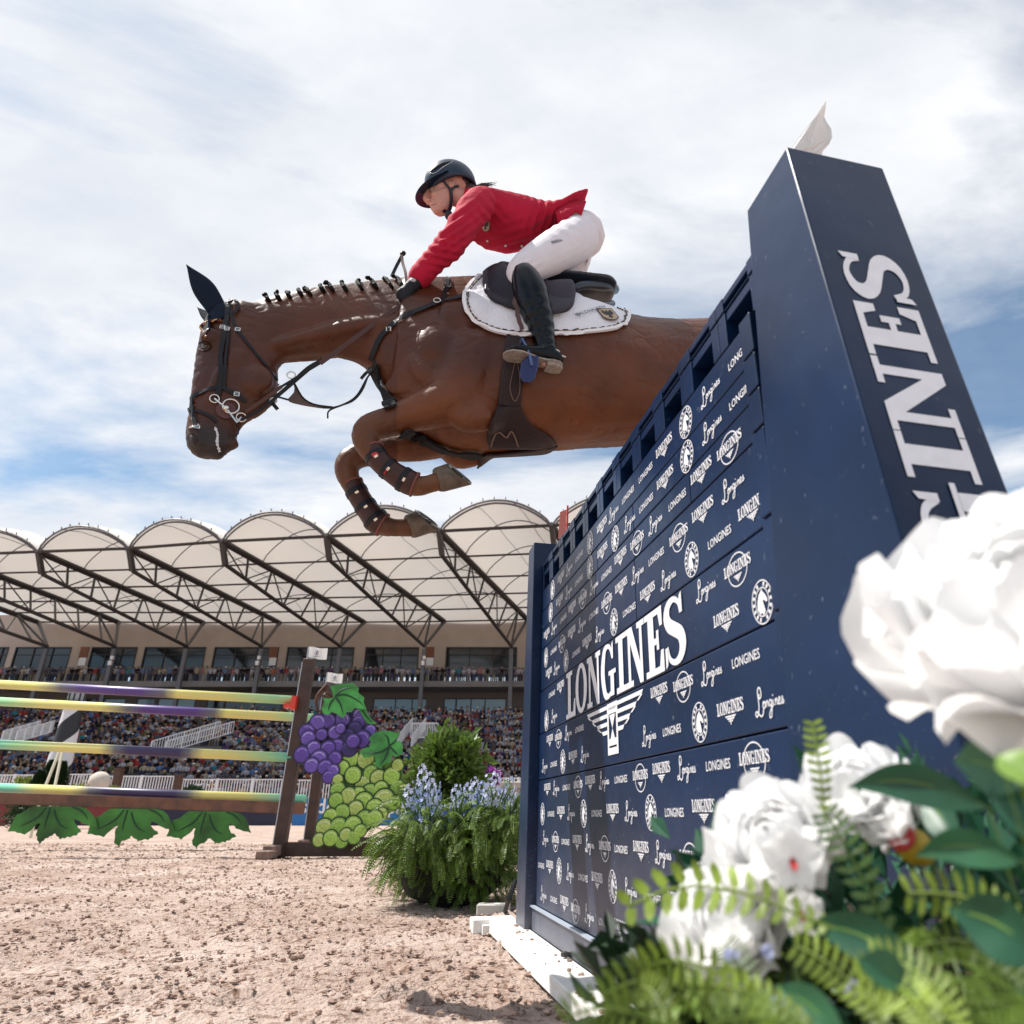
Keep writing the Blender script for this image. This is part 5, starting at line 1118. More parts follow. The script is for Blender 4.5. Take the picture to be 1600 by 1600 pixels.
def freestrap(pts, w, m_, parent, name, n=16, up=None, t=.003, tw=0):
    C = cat_rom([list(p) for p in pts], n); P = [Vector(c) for c in C]; return ribbon(P, [(CAM-p).normalized().lerp(E2, .35).normalized() if up is None else up for p in P], w, t, m_, parent, name)
HAND = hp(640, 466, .125)
rein = empty('reins', hp(500, 570, .1), 0, 'brown and black leather reins running from the bit to the gloved hand', 'reins')
freestrap([hp(383,644,.066), hp(410,626,.085), hp(440,604,.10)], .015, BRL, rein, 'rein')
freestrap([hp(440,604,.10), hp(478,581,.105), hp(508,563,.110)], .010, LEA, rein, 'rein')
freestrap([hp(500,568,.110), hp(545,535,.118), hp(590,502,.122), hp(622,480,.125), HAND], .020, BRL, rein, 'rein')
freestrap([hp(377,656,.066), hp(410,638,.08), hp(440,614,.092), hp(475,584,.10), hp(503,561,.108)], .013, LEA, rein, 'rein')
# end of the rein standing up above the neck
freestrap([hp(612,432,.01), hp(620,415,.0), hp(628,400,-.01)], .016, LEA, rein, 'rein_end', 10)
freestrap([hp(628,397,-.01), hp(629,410,.02), hp(634,428,.07), hp(635,450,.115)], .014, BRL, rein, 'rein_end', 12)
m = MB(); c = hp(629.5,396,-.01); m.ball(c, (.016, .010, .016), nu=10, nv=8); m.build('rein_knot', LEA, rein, smooth=True)
# --- breastplate and martingale
bp = empty('breastplate', hp(600, 540, .1), 0, 'black leather breastplate and running martingale over the shoulder and chest', 'breastplate')
strap([(752,456),(730,463),(705,469),(684,475),(660,484),(640,492),(620,504),(604,518),(594,530),(586,548),(580,563)], .024, LEA, bp, 'breast_strap', lift=.008, both=True)
strap([(701,432),(698,445),(696,458),(692,470)], .022, LEA, bp, 'wither_strap', lift=.010, both=True)
buckle(696, 447, .012, bp); buckle(608, 515, .010, bp)
p, q = surf(683, 473, .014); ringo(p, q, .016, .003, MET, bp)
strap([(586,570),(592,588),(603,618),(612,640)], .052, mat('black_fleece', (.010, .010, .012), .95, bump=.8, bscale=160), bp, 'chest_strap', lift=.012, both=False, t=.012)
J = hp(580, 578, .03); 
for a, b in ((.05, .012), (.02, .010)): pass
freestrap([hp(586,562,.12), hp(583,575,.10), hp(572,583,.04), hp(564,592,.02)], .014, LEA, bp, 'martingale_fork')
freestrap([hp(584,579,.05), hp(574,590,.03), hp(560,615,.02), hp(545,628,.01), hp(520,637,.0), hp(490,635,.0), hp(455,626,.0), hp(430,619,.0)], .008, LEA, bp, 'martingale_strap', 26)
freestrap([hp(575,588,.06), hp(566,610,.055), hp(552,626,.05), hp(532,634,.05), hp(514,642,.045), hp(512,654,.045)], .007, LEA, bp, 'martingale_strap', 20)
m = MB(); a = [hp(x, y, .02) for x, y in cat_rom([(457,592),(463,604),(474,622),(492,632),(520,636)], 12)]; b = [hp(x, y, .02) for x, y in cat_rom([(457,594),(460,612),(450,626),(470,633),(500,638)], 12)]
V_ = a+b; o_ = [v+E2*.004 for v in V_]; n = 12; m.add(V_+o_, [(i, i+1, n+i+1, n+i) for i in range(n-1)]+[(2*n+n+i, 2*n+n+i+1, 2*n+i+1, 2*n+i) for i in range(n-1)]+[(i+1, i, 2*n+i, 2*n+i+1) for i in range(n-1)]+[(n+i, n+i+1, 3*n+i+1, 3*n+i) for i in range(n-1)]); m.build('bib', mat('taupe_leather', (.10, .062, .052), .6, bump=.3, bscale=150), bp)
m = MB(); m.tube([hp(x, y, .026) for x, y in cat_rom([(457,592),(463,604),(474,622),(492,632),(520,636)], 12)], .0035, 6); m.build('bib_edge', LEA, bp)
freestrap([hp(430,620,.05), hp(452,601,.06), hp(480,575,.07), hp(503,562,.09)], .011, LEA, bp, 'martingale_strap')
p = hp(455, 586, .10); ringo(p, E2, .017, .003, MET, bp); p = hp(427, 626, .06); ringo(p, E2, .014, .003, MET, bp)
freestrap([hp(410,622,.05), hp(424,629,.06), hp(434,640,.06)], .016, LEA, bp, 'rein_stop', 6)
# --- girth, pad, saddle
GIR = mat('girth_leather', (.022, .010, .011), .5, spec=.3, bump=.25, bscale=110); PAD = mat('white_quilted_pad', (.74, .74, .80), .75, bump=.5, bscale=55)
pad = empty('saddle_pad', hp(850, 480, .25), 0, 'white quilted saddle pad with black braided edge and a crest in the corner', 'saddle pad')
ptop = [(752,431),(800,437),(850,450),(900,462),(950,474),(981,486)]; pbot = [(723,478),(745,512),(790,527),(850,526),(920,521),(980,506)]
ptop = [(751,432),(770,433),(800,437),(850,449),(900,462),(945,473),(972,480),(981,487)]; pbot = [(722,468),(732,495),(757,516),(800,527),(860,526),(915,523),(962,517),(981,502)]
patch(ptop, pbot, PAD, pad, 'pad_cloth', lift=.006, nu=44, nv=14, t=.009)
ew = [(749,434),(733,450),(725,466),(727,484),(740,503),(762,516),(800,525),(850,525.5),(905,522.5),(950,517),(974,510),(981,500),(980,489),(970,481)]
C = cat_rom(ew, 90); P = [surf(x, y, .017) for x, y in C]; ribbon([p for p, q in P], [q for p, q in P], .016, .004, mat('pad_binding', (.78, .77, .80), .6), pad, 'pad_binding', True)
ctr = np.array([850, 480]); C2 = np.array([c+(ctr-c)/np.linalg.norm(ctr-c)*5.5 for c in C]); P = [surf(x, y, .0175) for x, y in C2]
m = MB(); Q = [p+Vector((0, 0, .0022*math.sin(i*2.2))) for i, (p, q) in enumerate(P)]
for i in range(0, len(Q)-1): 
    if i % 2 == 0: m.tube([Q[i]-(Q[i+1]-Q[i])*.15, Q[i+1]+(Q[i+1]-Q[i])*.05+Vector((0, 0, .002))], .0036, 5)
o = m.build('edge_braid', mat('braid_black', (.015, .012, .012), .6), pad); o['kind'] = 'stuff'
m = MB(); m.tube(Q, .0022, 5); m.build('edge_cord', mat('cord_gold', (.45, .30, .20), .6), pad)
# crest and words on the pad
def decal_frame(x, y, lift, ang=0):
    p, q = surf(x, y, lift); px_, _ = surf(x+8, y+8*math.tan(ang), lift); ex = (px_-p); ex = (ex-q*ex.dot(q)).normalized(); ey = q.cross(ex); 
    M = Matrix((ex, ey, q)).transposed().to_4x4(); M.translation = p; return M
def decal(mb, M, name, m_, parent):
    me = mb.mesh(name); me.materials.append(m_); return inst(name, me, M, parent)
def crest(M, w, parent, lift=.001):
    h = w*1.2; q = MB(); sh = [(-w/2,h/2),(w/2,h/2),(w/2,-h*.25),(w*.3,-h*.42),(0,-h*.5),(-w*.3,-h*.42),(-w/2,-h*.25)]; v, f = fill_mesh([sh]); q.add([(a*1.12, b*1.12, lift) for a, b, _ in v], f); decal(q, M, 'crest_border', mat('crest_dark', (.02, .017, .015), .6), parent)
    q = MB(); q.add([(a, b, lift*2) for a, b, _ in v], f); decal(q, M, 'crest_shield', mat('crest_gold', (.42, .31, .20), .5), parent)
    q = MB()
    eg = [(0,.36),(.06,.30),(.05,.22),(.12,.22),(.22,.34),(.38,.32),(.34,.20),(.40,.10),(.30,.06),(.34,-.04),(.20,-.04),(.24,-.12),(.10,-.10),(.08,-.20),(.20,-.30),(.08,-.30),(0,-.42)]
    eg = eg+[(-x, y) for x, y in eg[::-1][1:-1]]; v, f = fill_mesh([[(a*w, b*h) for a, b in eg]]); q.add([(a, b, lift*3) for a, b, _ in v], f); decal(q, M, 'crest_eagle', MATS['crest_dark'], parent)
crest(decal_frame(949, 497, .021), .080, pad, .0008)
q = MB(); v, f = text_mesh('WALDHAUSEN', .019, 1.2); q.add(v, f); decal(q, decal_frame(918, 492, .027, -.12), 'lettering', mat('pad_print', (.03, .03, .05), .6), pad)
q = MB(); ringm(q, 0, 0, .011, .011, .0022, n=18); q.add([(-.005,-.008,0),(.006,-.008,0),(.004,.003,0),(-.004,.004,0)], [(0,1,2,3)]); decal(q, decal_frame(902, 497, .021), 'emblem', MATS['pad_print'], pad)
gir = empty('girth', hp(800, 640, .2), 0, 'dark brown leather girth with a wide belly guard under the horse', 'girth')
patch([(792,522),(800,523),(812,524),(822,524)], [(775,640),(788,640),(802,640),(812,640)], GIR, gir, 'girth_strap', lift=.008, nu=8, nv=16, t=.008)
patch([(776,634),(764,660),(760,682),(764,697)], [(812,634),(828,660),(862,682),(868,698)], GIR, gir, 'belly_guard', lift=.010, nu=16, nv=14, t=.009)
strap([(806,560),(800,585),(796,610),(804,628),(812,600),(806,560)], .003, mat('stitching', (.16, .10, .08), .6), gir, 'stitching', lift=.018, n=30)
strap([(766,692),(776,672),(790,680),(798,670),(808,692)], .006, MATS['stitching'], gir, 'stitching', lift=.021, n=30)
strap([(628,672),(660,682),(700,700),(750,708)], .06, MATS['black_fleece'], bp, 'belly_strap', lift=.016, t=.012, n=20)
SAD = mat('dark_plum_leather', (.014, .010, .020), .45, spec=.3, bump=.3, bscale=70); SADG = mat('grey_plum_leather', (.032, .026, .040), .55, spec=.3, bump=.3, bscale=120); SADB = mat('blue_black_leather', (.012, .020, .036), .35, coat=.25)
sad = empty('saddle', hp(860, 440, .1), 0, 'dark plum leather jumping saddle with raised cantle under the rider', 'saddle')
def sl(u, v): return .020+.012*math.sin(math.pi*min(1, v))
patch([(762,441),(776,440),(800,442),(850,452),(893,462)], [(757,462),(768,476),(800,489),(850,501),(890,482)], SAD, sad, 'saddle_flap', lift=.022, nu=26, nv=12, t=.012)
patch([(848,452),(862,455),(880,460),(897,464)], [(850,500),(868,500),(886,490),(897,462)], SADG, sad, 'flap_panel', lift=.038, nu=14, nv=10, t=.012)
for sg in (1, -1):
    for nm, mm, ps_ in (('front_block', SAD, [((754,424),(755,452),.020,0,.17),((762,417),(763,464),.035,0,.19),((775,411),(778,478),.045,0,.21),((788,412),(797,487),.045,0,.23),((797,420),(808,492),.030,0,.25)]), ('flap_wing', SADG, [((846,446),(850,500),.022,0,.26),((862,438),(866,503),.030,0,.265),((880,436),(884,496),.030,0,.265),((893,437),(895,480),.024,0,.26),((898,446),(899,464),.010,0,.255)])):
        rs = stations(ps_, 22); m = MB(); m.loft([[q if sg > 0 else mirror(q) for q in r] for r in rs]); m.build(nm, mm, sad, smooth=True)
m = MB(); m.loft(stations([((762,428),(760,446),.06),((778,414),(778,446),.10),((800,424),(802,452),.12),((840,436),(840,464),.15),((880,444),(882,470),.17),((915,447),(916,474),.17),((940,444),(940,476),.15),((955,450),(953,474),.11),((960,458),(958,466),.05)], 36)); me = remesh(m.mesh('seat'), .008, 3); link('seat', me, SADB, sad, smooth=True)
m = MB(); P, R = chain([(893,452,6,.15),(910,446,7,.14),(930,446,8,.11),(948,448,8,.08),(958,450,8,.03),(960,452,8,-.03)]); m.tube(P, R, 12); m.build('cantle_roll', SADB, sad, smooth=True)
m = MB(); P, R = chain([(895,465,5,.17),(920,474,6,.18),(945,478,6,.15),(957,474,5,.10)]); m.tube(P, R, 12); m.build('panel_roll', SADB, sad, smooth=True)
# --- tendon boots
TB = mat('brown_boot_shell', (.045, .015, .012), .42, spec=.35, bump=.3, bscale=40); TBI = mat('boot_lining', (.20, .06, .05), .8)
def tboot(st, label, off):
    r = empty('tendon_boot', hp(st[3][0], st[3][1], off), 0, label, 'leg boot', 'brown tendon boots on the forelegs'); P, R = chain([(x, y, q, off) for x, y, q in st], 20)
    m = MB(); m.tube(P, R, 20); m.build('shell', TB, r, smooth=True)
    for f, nm in ((.0, 'top_lining'), (1., 'bottom_lining')):
        i = int(f*19); m = MB(); d = (P[1]-P[0]).normalized() if i == 0 else (P[-1]-P[-2]).normalized(); m.tube([P[i]-d*.004, P[i]+d*.004], R[i]*1.06, 20); m.build(nm, TBI, r, smooth=True)
    for f in (.25, .5, .74):
        i = int(f*19); d = (P[min(i+1, 19)]-P[i-1]).normalized(); m = MB(); m.tube([P[i]-d*.012, P[i]-d*.010, P[i]+d*.010, P[i]+d*.012], [R[i]*1.02, R[i]*1.06, R[i]*1.06, R[i]*1.02], 20); m.build('strap', LEA, r, smooth=False)
        cpt = P[i]+(CAM-P[i]).normalized()*R[i]*1.1; m = MB(); s = d.cross((CAM-P[i]).normalized()).normalized(); m.bar(cpt-s*.008, cpt+s*.008, .010, .004, up=(CAM-P[i]).normalized()); m.build('stud', MET, r)
    return r, P, R
b1, P_, R_ = tboot([(582,700,17),(587,712,17.5),(600,727,17.2),(618,741,18),(636,752,20),(648,757,19.5)], 'brown tendon boot with red tab on the near foreleg', .15)
c = P_[3]+(CAM-P_[3]).normalized()*R_[3]*1.04; m = MB(); m.ball(c, (.016, .006, .013), nu=10, nv=6); m.build('red_tab', mat('tab_red', (.55, .02, .03), .5), b1, smooth=True)
c = P_[9]+(CAM-P_[9]).normalized()*R_[9]*1.10; d = (P_[10]-P_[9]).normalized(); m = MB(); m.bar(c, c+d.cross((CAM-c).normalized())*.028, .006, .003); m.build('red_tab', MATS['tab_red'], b1)
tboot([(551,755,16),(557,768,16.8),(567,785,16.8),(579,802,18),(590,815,20),(598,820,18.8)], 'brown tendon boot with pale scuff on the far foreleg', -.12)
# ============================================================ rider
SKN = mat('skin', (.54, .29, .235), .5, sss=.12, var=.08, vscale=20, bump=.1, bscale=300)
JKT = mat('red_jacket_cloth', (.42, .010, .038), .8, spec=.2, var=.08, vscale=10, bump=.3, bscale=200)
BRE = mat('white_breeches_cloth', (.70, .67, .72), .7, var=.05, vscale=10, bump=.12, bscale=200)
BOO = mat('black_riding_boot', (.0025, .004, .007), .22, spec=.22, coat=.04)
HEL = mat('navy_helmet_shell', (.012, .026, .055), .36, spec=.4); GLV = mat('dark_glove_leather', (.009, .011, .016), .6, spec=.3, bump=.4, bscale=120)
HAIR = mat('brown_hair', (.030, .017, .010), .5)
rid = empty('person', hp(860, 400), 0, 'rider in red jacket, white breeches, tall black boots and navy helmet crouching over the horse', 'person')
def mch(mb, pts, n, both=True, k=16):
    P, R = chain(pts, n)
    for sg in ((1, -1) if both else (1,)):
        Q = [p if sg > 0 else mirror(p) for p in P]; mb.tube(Q, R, k); mb.ball(Q[0], R[0]*.98, nu=12, nv=8); mb.ball(Q[-1], R[-1]*.98, nu=12, nv=8)
    return P, R
torso = [((728,300),(724,334),.070),((742,294),(731,362),.150,.1),((762,292),(744,381),.185,.15),((790,298),(768,393),.170,.1),((820,306),(800,397),.150),((845,313),(826,392),.140),((868,318),(852,376),.145),((888,322),(874,364),.150),((905,326),(890,352),.135)]
armL = [(750,318,26,.155),(738,332,26,.190),(724,353,24,.210),(711,372,23.5,.22),(702,385,23,.215),(686,400,20.5,.195),(670,417,18.5,.165),(656,433,19,.14)]
# one continuous body under the clothes
m = MB()
sh = [((a[0][0]*.95+a[1][0]*.05, a[0][1]*.94+a[1][1]*.06), (a[1][0]*.95+a[0][0]*.05, a[1][1]*.94+a[0][1]*.06), a[2]*.93) for a in torso]
m.loft(stations(sh, 40)); mch(m, [(x, y, r*.86, o) for x, y, r, o in armL]+[(648,444,8.5,.13)], 30, False); mch(m, [(x+2, y-3, r*.84, -.17+.5*abs(o-.2)) for x, y, r, o in armL], 30, False)
mch(m, [(900,372,25,.09),(880,386,27,.15),(850,402,26,.215),(820,420,20,.262),(826,436,15,.272),(838,470,14,.285),(848,510,12,.29),(855,545,9,.295),(850,566,8,.30)], 36)
m.ball(hp(900,368,0), (.11,.13,.09))
neckp = [(738,318,16,0),(722,312,14.5,0),(710,306,15,0),(700,300,16,0)]; mch(m, neckp, 10, False)
# head facing down and to the left; face modelled from landmarks
HC = hp(703, 289, 0)
def hl(mb, x, y, r, off, both=True, sc=(1, 1, 1)):
    for sg in ((1, -1) if (both and off) else (1,)):
        c = hp(x, y, off); rr = r*depth(c)/F; mb.ball(c if sg > 0 else mirror(c), (rr*sc[0], rr*sc[1], rr*sc[2]), Matrix((E1, Vector((0, 0, 1)), E2)).transposed(), 16, 12)
hl(m, 706, 285, 29, 0, False, (1.05, .98, .84)); hl(m, 690, 296, 22, 0, False, (.95, 1.1, .95))
m.loft(stations([((674,274),(724,268),.060),((671.5,282),(729,276),.070),((670.5,288),(730,287),.073),((672,294),(726,297),.070),((671.5,300),(719,305),.065),((671,306),(713,312),.060),((672,312),(709,318),.055),((673,317),(707,323),.049),((674.5,322),(705,328),.043),((677,328),(700,332),.034),((681,333),(692,335),.022)], 34))
hl(m, 683, 328, 7.5, 0, False, (1, 1, 1.1)); hl(m, 680.5, 304, 7, .034, True, (1, .9, .7))                                              # chin, cheekbones
mch(m, [(673,291,3.4,0),(669.5,299,4.2,0),(665.5,308,4.8,0),(666,312,4.4,0)], 14, False); hl(m, 669.5, 312.5, 3.4, .010)                                # nose and wings
mch(m, [(675.5,317.5,2.6,.013),(673,318.5,3.0,0)], 5); mch(m, [(677.5,323.5,2.6,.011),(675.5,325,3.0,0)], 5)                                               # lips
hl(m, 673.5, 289.5, 4.5, .022, True, (1, .6, 1))
me = remesh(m.mesh('body'), .0036, 3, .5); body = link('body', me, SKN, rid, smooth=True)
bmr = bmesh.new(); bmr.from_mesh(me); bmr.transform(world_of(rid)); BVR = BVHTree.FromBMesh(bmr); bmr.free()
def fs(x, y, lift=0.):
    loc, nr, i, d = BVR.ray_cast(CAM, ray(x, y).normalized())
    if loc is None: loc, nr, i, d = BVR.find_nearest(hp(x, y, .05))
    if nr.dot(loc-CAM) > 0: nr = -nr
    return loc+nr*lift, nr
for sg in (1, -1):
    f = (lambda q: q) if sg > 0 else mirror
    p, q = fs(674.5, 296.5, -.0035); m = MB(); m.ball(f(p), .0085, nu=12, nv=8); e = m.build('eye', mat('eye_white', (.45, .42, .40), .2, coat=.4), rid, smooth=True)
    m = MB(); m.ball(f(p+(q*.5+E1*.7).normalized()*.0062), .0038, nu=10, nv=6); m.build('iris', EYE, e, smooth=True)
    m = MB(); m.tube([f(fs(x, y, .0005)[0]) for x, y in [(671.5,293),(675,291.5),(680,293)]], .0012, 5); m.build('eyebrow', HAIR, rid)
    # ear
    p, q = fs(704, 286, .004); m = MB(); P = [f(p+Vector((0, 0, 1))*(.028*math.sin(t))+E1*(-.015*math.cos(t))-E1*.002*0) for t in np.linspace(-2.2, 2.2, 14)]; m.tube(P, [.003, .004, .005, .0055, .006, .006, .006, .006, .006, .0055, .005, .005, .0045, .004], 8); m.ball(f(p-q*.003), (.013, .006, .020)); m.build('ear', SKN, rid, smooth=True)
m = MB(); m.tube([fs(x, y, .0005)[0] for x, y in cat_rom([(674.5,320.5),(678,320),(682,318.5)], 6)], .0015, 6); m.build('mouth_line', mat('mouth_dark', (.16, .035, .03), .5), rid)
m = MB(); m.tube([fs(x, y, .004)[0] for x, y in cat_rom([(670,297),(674,300),(680,299),(690,295),(700,291)], 10)], .0012, 5); m.build('spectacle_frame', mat('spectacle_grey', (.3, .3, .33), .3), rid)
# helmet: shell, brim seen from below, vent stripe, harness
hx = (hp(646, 312, 0)-hp(742, 296, 0)).normalized(); hz = E2.cross(hx); hz = hz if hz.z > 0 else -hz; hc = hp(703, 287, 0)
RH = Matrix((hx, E2, hz)).transposed(); hs = depth(hc)/F
m = MB(); rings = []
for i in range(14):
    a = -.42+(math.pi/2+.42)*i/13; r = math.cos(a)
    rings.append([hc+RH@Vector((r*math.cos(t)*39.5*hs*(1.03 if math.cos(t) < 0 else 1.0), r*math.sin(t)*33*hs, math.sin(a)*(37 if math.cos(t) < 2 else 37)*hs-(7*hs*max(0, -math.cos(t))**2 if i == 0 else 0))) for t in [6.2832*j/36 for j in range(36)]])
m.loft(rings, cap=False); o = m.build('helmet', HEL, rid, smooth=True); sf = o.modifiers.new('t', 'SOLIDIFY'); sf.thickness = .012; sf.offset = 1 if False else -1
m = MB(); A_ = []; B_ = []; 
for t in np.linspace(-1.42, 1.42, 26):
    b0 = Vector((math.cos(t)*36*hs, math.sin(t)*32*hs, -6*hs)); ext = (.30+.70*math.cos(t)**.8)*27*hs if math.cos(t) > 0 else 0
    b1 = b0+Vector((ext*1.0, math.sin(t)*3*hs, -(4+8*math.cos(t))*hs*.8)); A_.append(hc+RH@b0); B_.append(hc+RH@b1)
up_ = RH@Vector((0, 0, .006)); n = len(A_); V_ = A_+B_+[v+up_ for v in A_]+[v+up_*.6 for v in B_]
m.add(V_, [(i, i+1, n+i+1, n+i) for i in range(n-1)]+[(3*n+i, 3*n+i+1, 2*n+i+1, 2*n+i) for i in range(n-1)]+[(n+i, n+i+1, 3*n+i+1, 3*n+i) for i in range(n-1)]+[(i+1, i, 2*n+i, 2*n+i+1) for i in range(n-1)])
m.build('helmet_brim', HEL, o, smooth=False)
bmh = bmesh.new(); bmh.from_mesh(o.data); bmh.transform(world_of(rid)); BVH_ = BVHTree.FromBMesh(bmh); bmh.free()
def hs_(x, y, l):
    loc, nr, i, d = BVH_.ray_cast(CAM, ray(x, y).normalized())
    if loc is None: loc, nr, i, d = BVH_.find_nearest(hp(x, y, .05))
    if nr.dot(loc-CAM) > 0: nr = -nr
    return loc+nr*l
P = [hs_(x, y, .001) for x, y in cat_rom([(671,270),(681,263),(693,256.5),(706,253)], 12)]; m = MB(); m.tube(P, [.0015+.006*math.sin(math.pi*k/11)**.8 for k in range(12)], 8, flat=.6); m.build('helmet_vent', BLACK, o, smooth=True)
P = [hs_(x, y, .0015) for x, y in cat_rom([(671,270.5),(680.5,270.5),(693,261),(708,252.5)], 12)]; m = MB(); m.tube(P, .0016, 6); m.build('vent_trim', MET, o, smooth=True)
for pts in ([(692,283),(698,291),(702,297),(703,306)], [(716,291),(709,293),(704,298)], [(703,298),(704,307),(703,318),(701,328),(702,338)]):
    P = [fs(x, y, .006)[0] for x, y in cat_rom(pts, 12)]; ribbon(P, [fs(x, y)[1] for x, y in cat_rom(pts, 12)], .011 if len(pts) < 5 else .018, .004, mat('harness_navy', (.012, .016, .028), .6), o, 'harness_strap')
m = MB(); P, R = chain([(701,331,5,.03),(701,338,6,.02),(702,344,3,.01)]); m.tube(P, R, 8); m.build('chin_strap', MATS['harness_navy'], o, smooth=True)
m = MB()
for i in range(16):
    a = hp(738, 292+i*.45, .02*math.sin(i)); b = hp(770+random.uniform(-5, 8), 288+random.uniform(-4, 5), .02*math.sin(i*2)); c = hp(752, 289+random.uniform(-3, 3), .01*math.sin(i*3)); m.tube([a, c, b], [.003, .0022, .0008], 5)
m.ball(hp(732,298,0), (.055,.05,.035)); m.ball(hp(717,289,0), (.072,.078,.060)); m.build('hair', HAIR, rid, smooth=True)
# jacket
m = MB(); m.loft(stations(torso, 44)); 
mch(m, armL, 34, False, k=18); mch(m, [(x+2, y-3, r, -.17-o*0+.5*abs(o-.2)) for x, y, r, o in armL], 34, False, k=18)
m.loft(stations([((850,316),(838,392),.150),((872,317),(862,380),.160),((892,316),(880,362),.172),((908,315),(898,350),.170),((912,316),(904,344),.16)], 16))
# collar and tail flap
me = remesh(m.mesh('jacket'), .0065, 5, .5)
jb = bmesh.new(); jb.from_mesh(me)
for v in jb.verts:                                    # soft folds at the elbow, the waist and along the sleeve
    p = v.co; x, y = topx(p); q = .0075*math.sin(x*.30+y*.42)*math.exp(-((x-712)**2+(y-352)**2)/1500)+.0065*math.sin(x*.10-y*.5+1)*math.exp(-((x-690)**2+(y-395)**2)/900)+.0070*math.sin(x*.5+y*.16)*math.exp(-((x-850)**2+(y-345)**2)/1100)+.006*math.sin(x*.12+y*.4)*math.exp(-((x-800)**2+(y-385)**2)/1500)+.006*math.sin(x*.35-y*.30)*math.exp(-((x-765)**2+(y-335)**2)/500)+.0018*noise.noise(p*38)
    v.co = p+v.normal*q if v.normal.length else p
jb.normal_update(); jb.to_mesh(me); jb.free(); jk = link('jacket', me, JKT, rid, smooth=True)
bmj = bmesh.new(); bmj.from_mesh(me); bmj.transform(world_of(rid)); BVJ = BVHTree.FromBMesh(bmj); bmj.free()
def js(x, y, lift=0.):
    loc, nr, i, d = BVJ.ray_cast(CAM, ray(x, y).normalized())
    if loc is None: loc, nr, i, d = BVJ.find_nearest(hp(x, y, .15))
    if nr.dot(loc-CAM) > 0: nr = -nr
    return loc+nr*lift, nr
m = MB(); A_ = [hp(x, y, .15) for x, y in [(868,330),(885,318),(903,313),(916,314)]]; B_ = [hp(x, y, .17) for x, y in [(872,352),(888,340),(900,330),(909,335)]]; C_ = [hp(x, y, .16) for x, y in [(860,366),(884,350),(900,340),(908,334)]]
A2 = [mirror(p) for p in A_]
vs = A2+A_+B_; m.add(vs, [(i, i+1, 4+i+1, 4+i) for i in range(3)]+[(4+i, 5+i, 9+i, 8+i) for i in range(3)]); o = m.build('jacket_tail', JKT, jk, smooth=True); sf = o.modifiers.new('t', 'SOLIDIFY'); sf.thickness = .006
P = [js(x, y, .001)[0] for x, y in cat_rom([(829,357),(840,350),(852,342),(866,333)], 10)]; m = MB(); m.tube(P, .0018, 5); m.build('pocket_zip', mat('zip_dark', (.05, .03, .035), .5), jk)
for x, y in ((762,376),(790,383),(815,384)): p, q = js(x, y, .002); m = MB(); m.ball(p, (.008, .008, .008), nu=10, nv=6); m.build('button', mat('silver_button', (.6, .58, .6), .3, metal=.8), jk, smooth=True)
def jframe(x, y, lift):
    p, q = js(x, y, lift); a, _ = js(x+6, y+1, lift); ex = (a-p); ex = (ex-q*ex.dot(q)).normalized(); ey = q.cross(ex); M = Matrix((ex, ey, q)).transposed().to_4x4(); M.translation = p; return M
crest(jframe(760, 352, .004), .052, jk, .0006)
m = MB(); P = [hp(728+dx, 300+dy, .0) for dx, dy in ((0, 0),)]; 
cl = stations([((727,296),(719,337),.078),((733,293),(725,345),.092)], 4); m.loft(cl, cap=False); o = m.build('collar', JKT, jk, smooth=True); sf = o.modifiers.new('t', 'SOLIDIFY'); sf.thickness = .006
# breeches
m = MB(); mch(m, [(903,372,34,.075),(885,384,35,.13),(862,396,33,.185),(838,409,29,.235),(820,420,25,.262),(812,430,22,.270),(814,442,17,.272)], 30, k=20); m.ball(hp(905,368,0), (.145,.15,.125))
m.loft(stations([((880,330),(862,372),.135),((897,330),(876,395),.155),((915,338),(893,412),.165),((928,356),(905,420),.155),((933,378),(912,424),.13)], 24))
me = remesh(m.mesh('breeches'), .0065, 6, .5)
bb = bmesh.new(); bb.from_mesh(me)
for v in bb.verts:
    x, y = topx(v.co); v.co = v.co+v.normal*(.003*math.sin(x*.28+y*.5)*math.exp(-((x-822)**2+(y-418)**2)/500)+.003*math.sin(x*.2-y*.45)*math.exp(-((x-880)**2+(y-350)**2)/700))
bb.normal_update(); bb.to_mesh(me); bb.free(); br_ = link('breeches', me, BRE, rid, smooth=True)
bmj = bmesh.new(); bmj.from_mesh(me); bmj.transform(world_of(rid)); BVP = BVHTree.FromBMesh(bmj); bmj.free()
def ps(x, y, lift=0.):
    loc, nr, i, d = BVP.ray_cast(CAM, ray(x, y).normalized())
    if loc is None: loc, nr, i, d = BVP.find_nearest(hp(x, y, .15))
    if nr.dot(loc-CAM) > 0: nr = -nr
    return loc+nr*lift, nr
m = MB(); m.tube([ps(x, y, -.0003)[0] for x, y in cat_rom([(838,428),(870,412),(895,396),(915,372)], 14)], .0013, 5); m.build('seam', BRE, br_)
p, q = ps(870, 377, .002); a, _ = ps(882, 372.5, .002); ex = (a-p).normalized(); ex = (ex-q*ex.dot(q)).normalized(); M = Matrix((ex, q.cross(ex), q)).transposed().to_4x4(); M.translation = p
m = MB(); v, f = text_mesh('PIKEUR', .017, 1.05, True, .02); m.add(v, f); me = m.mesh('lettering'); me.materials.append(mat('navy_print', (.012, .016, .04), .6)); inst('lettering', me, M, br_)
P = [js(x, y, .002)[0] for x, y in cat_rom([(880,352),(892,344),(903,337),(911,340)], 8)]; m = MB(); m.tube(P, .006, 8); m.build('belt', LEA, br_)
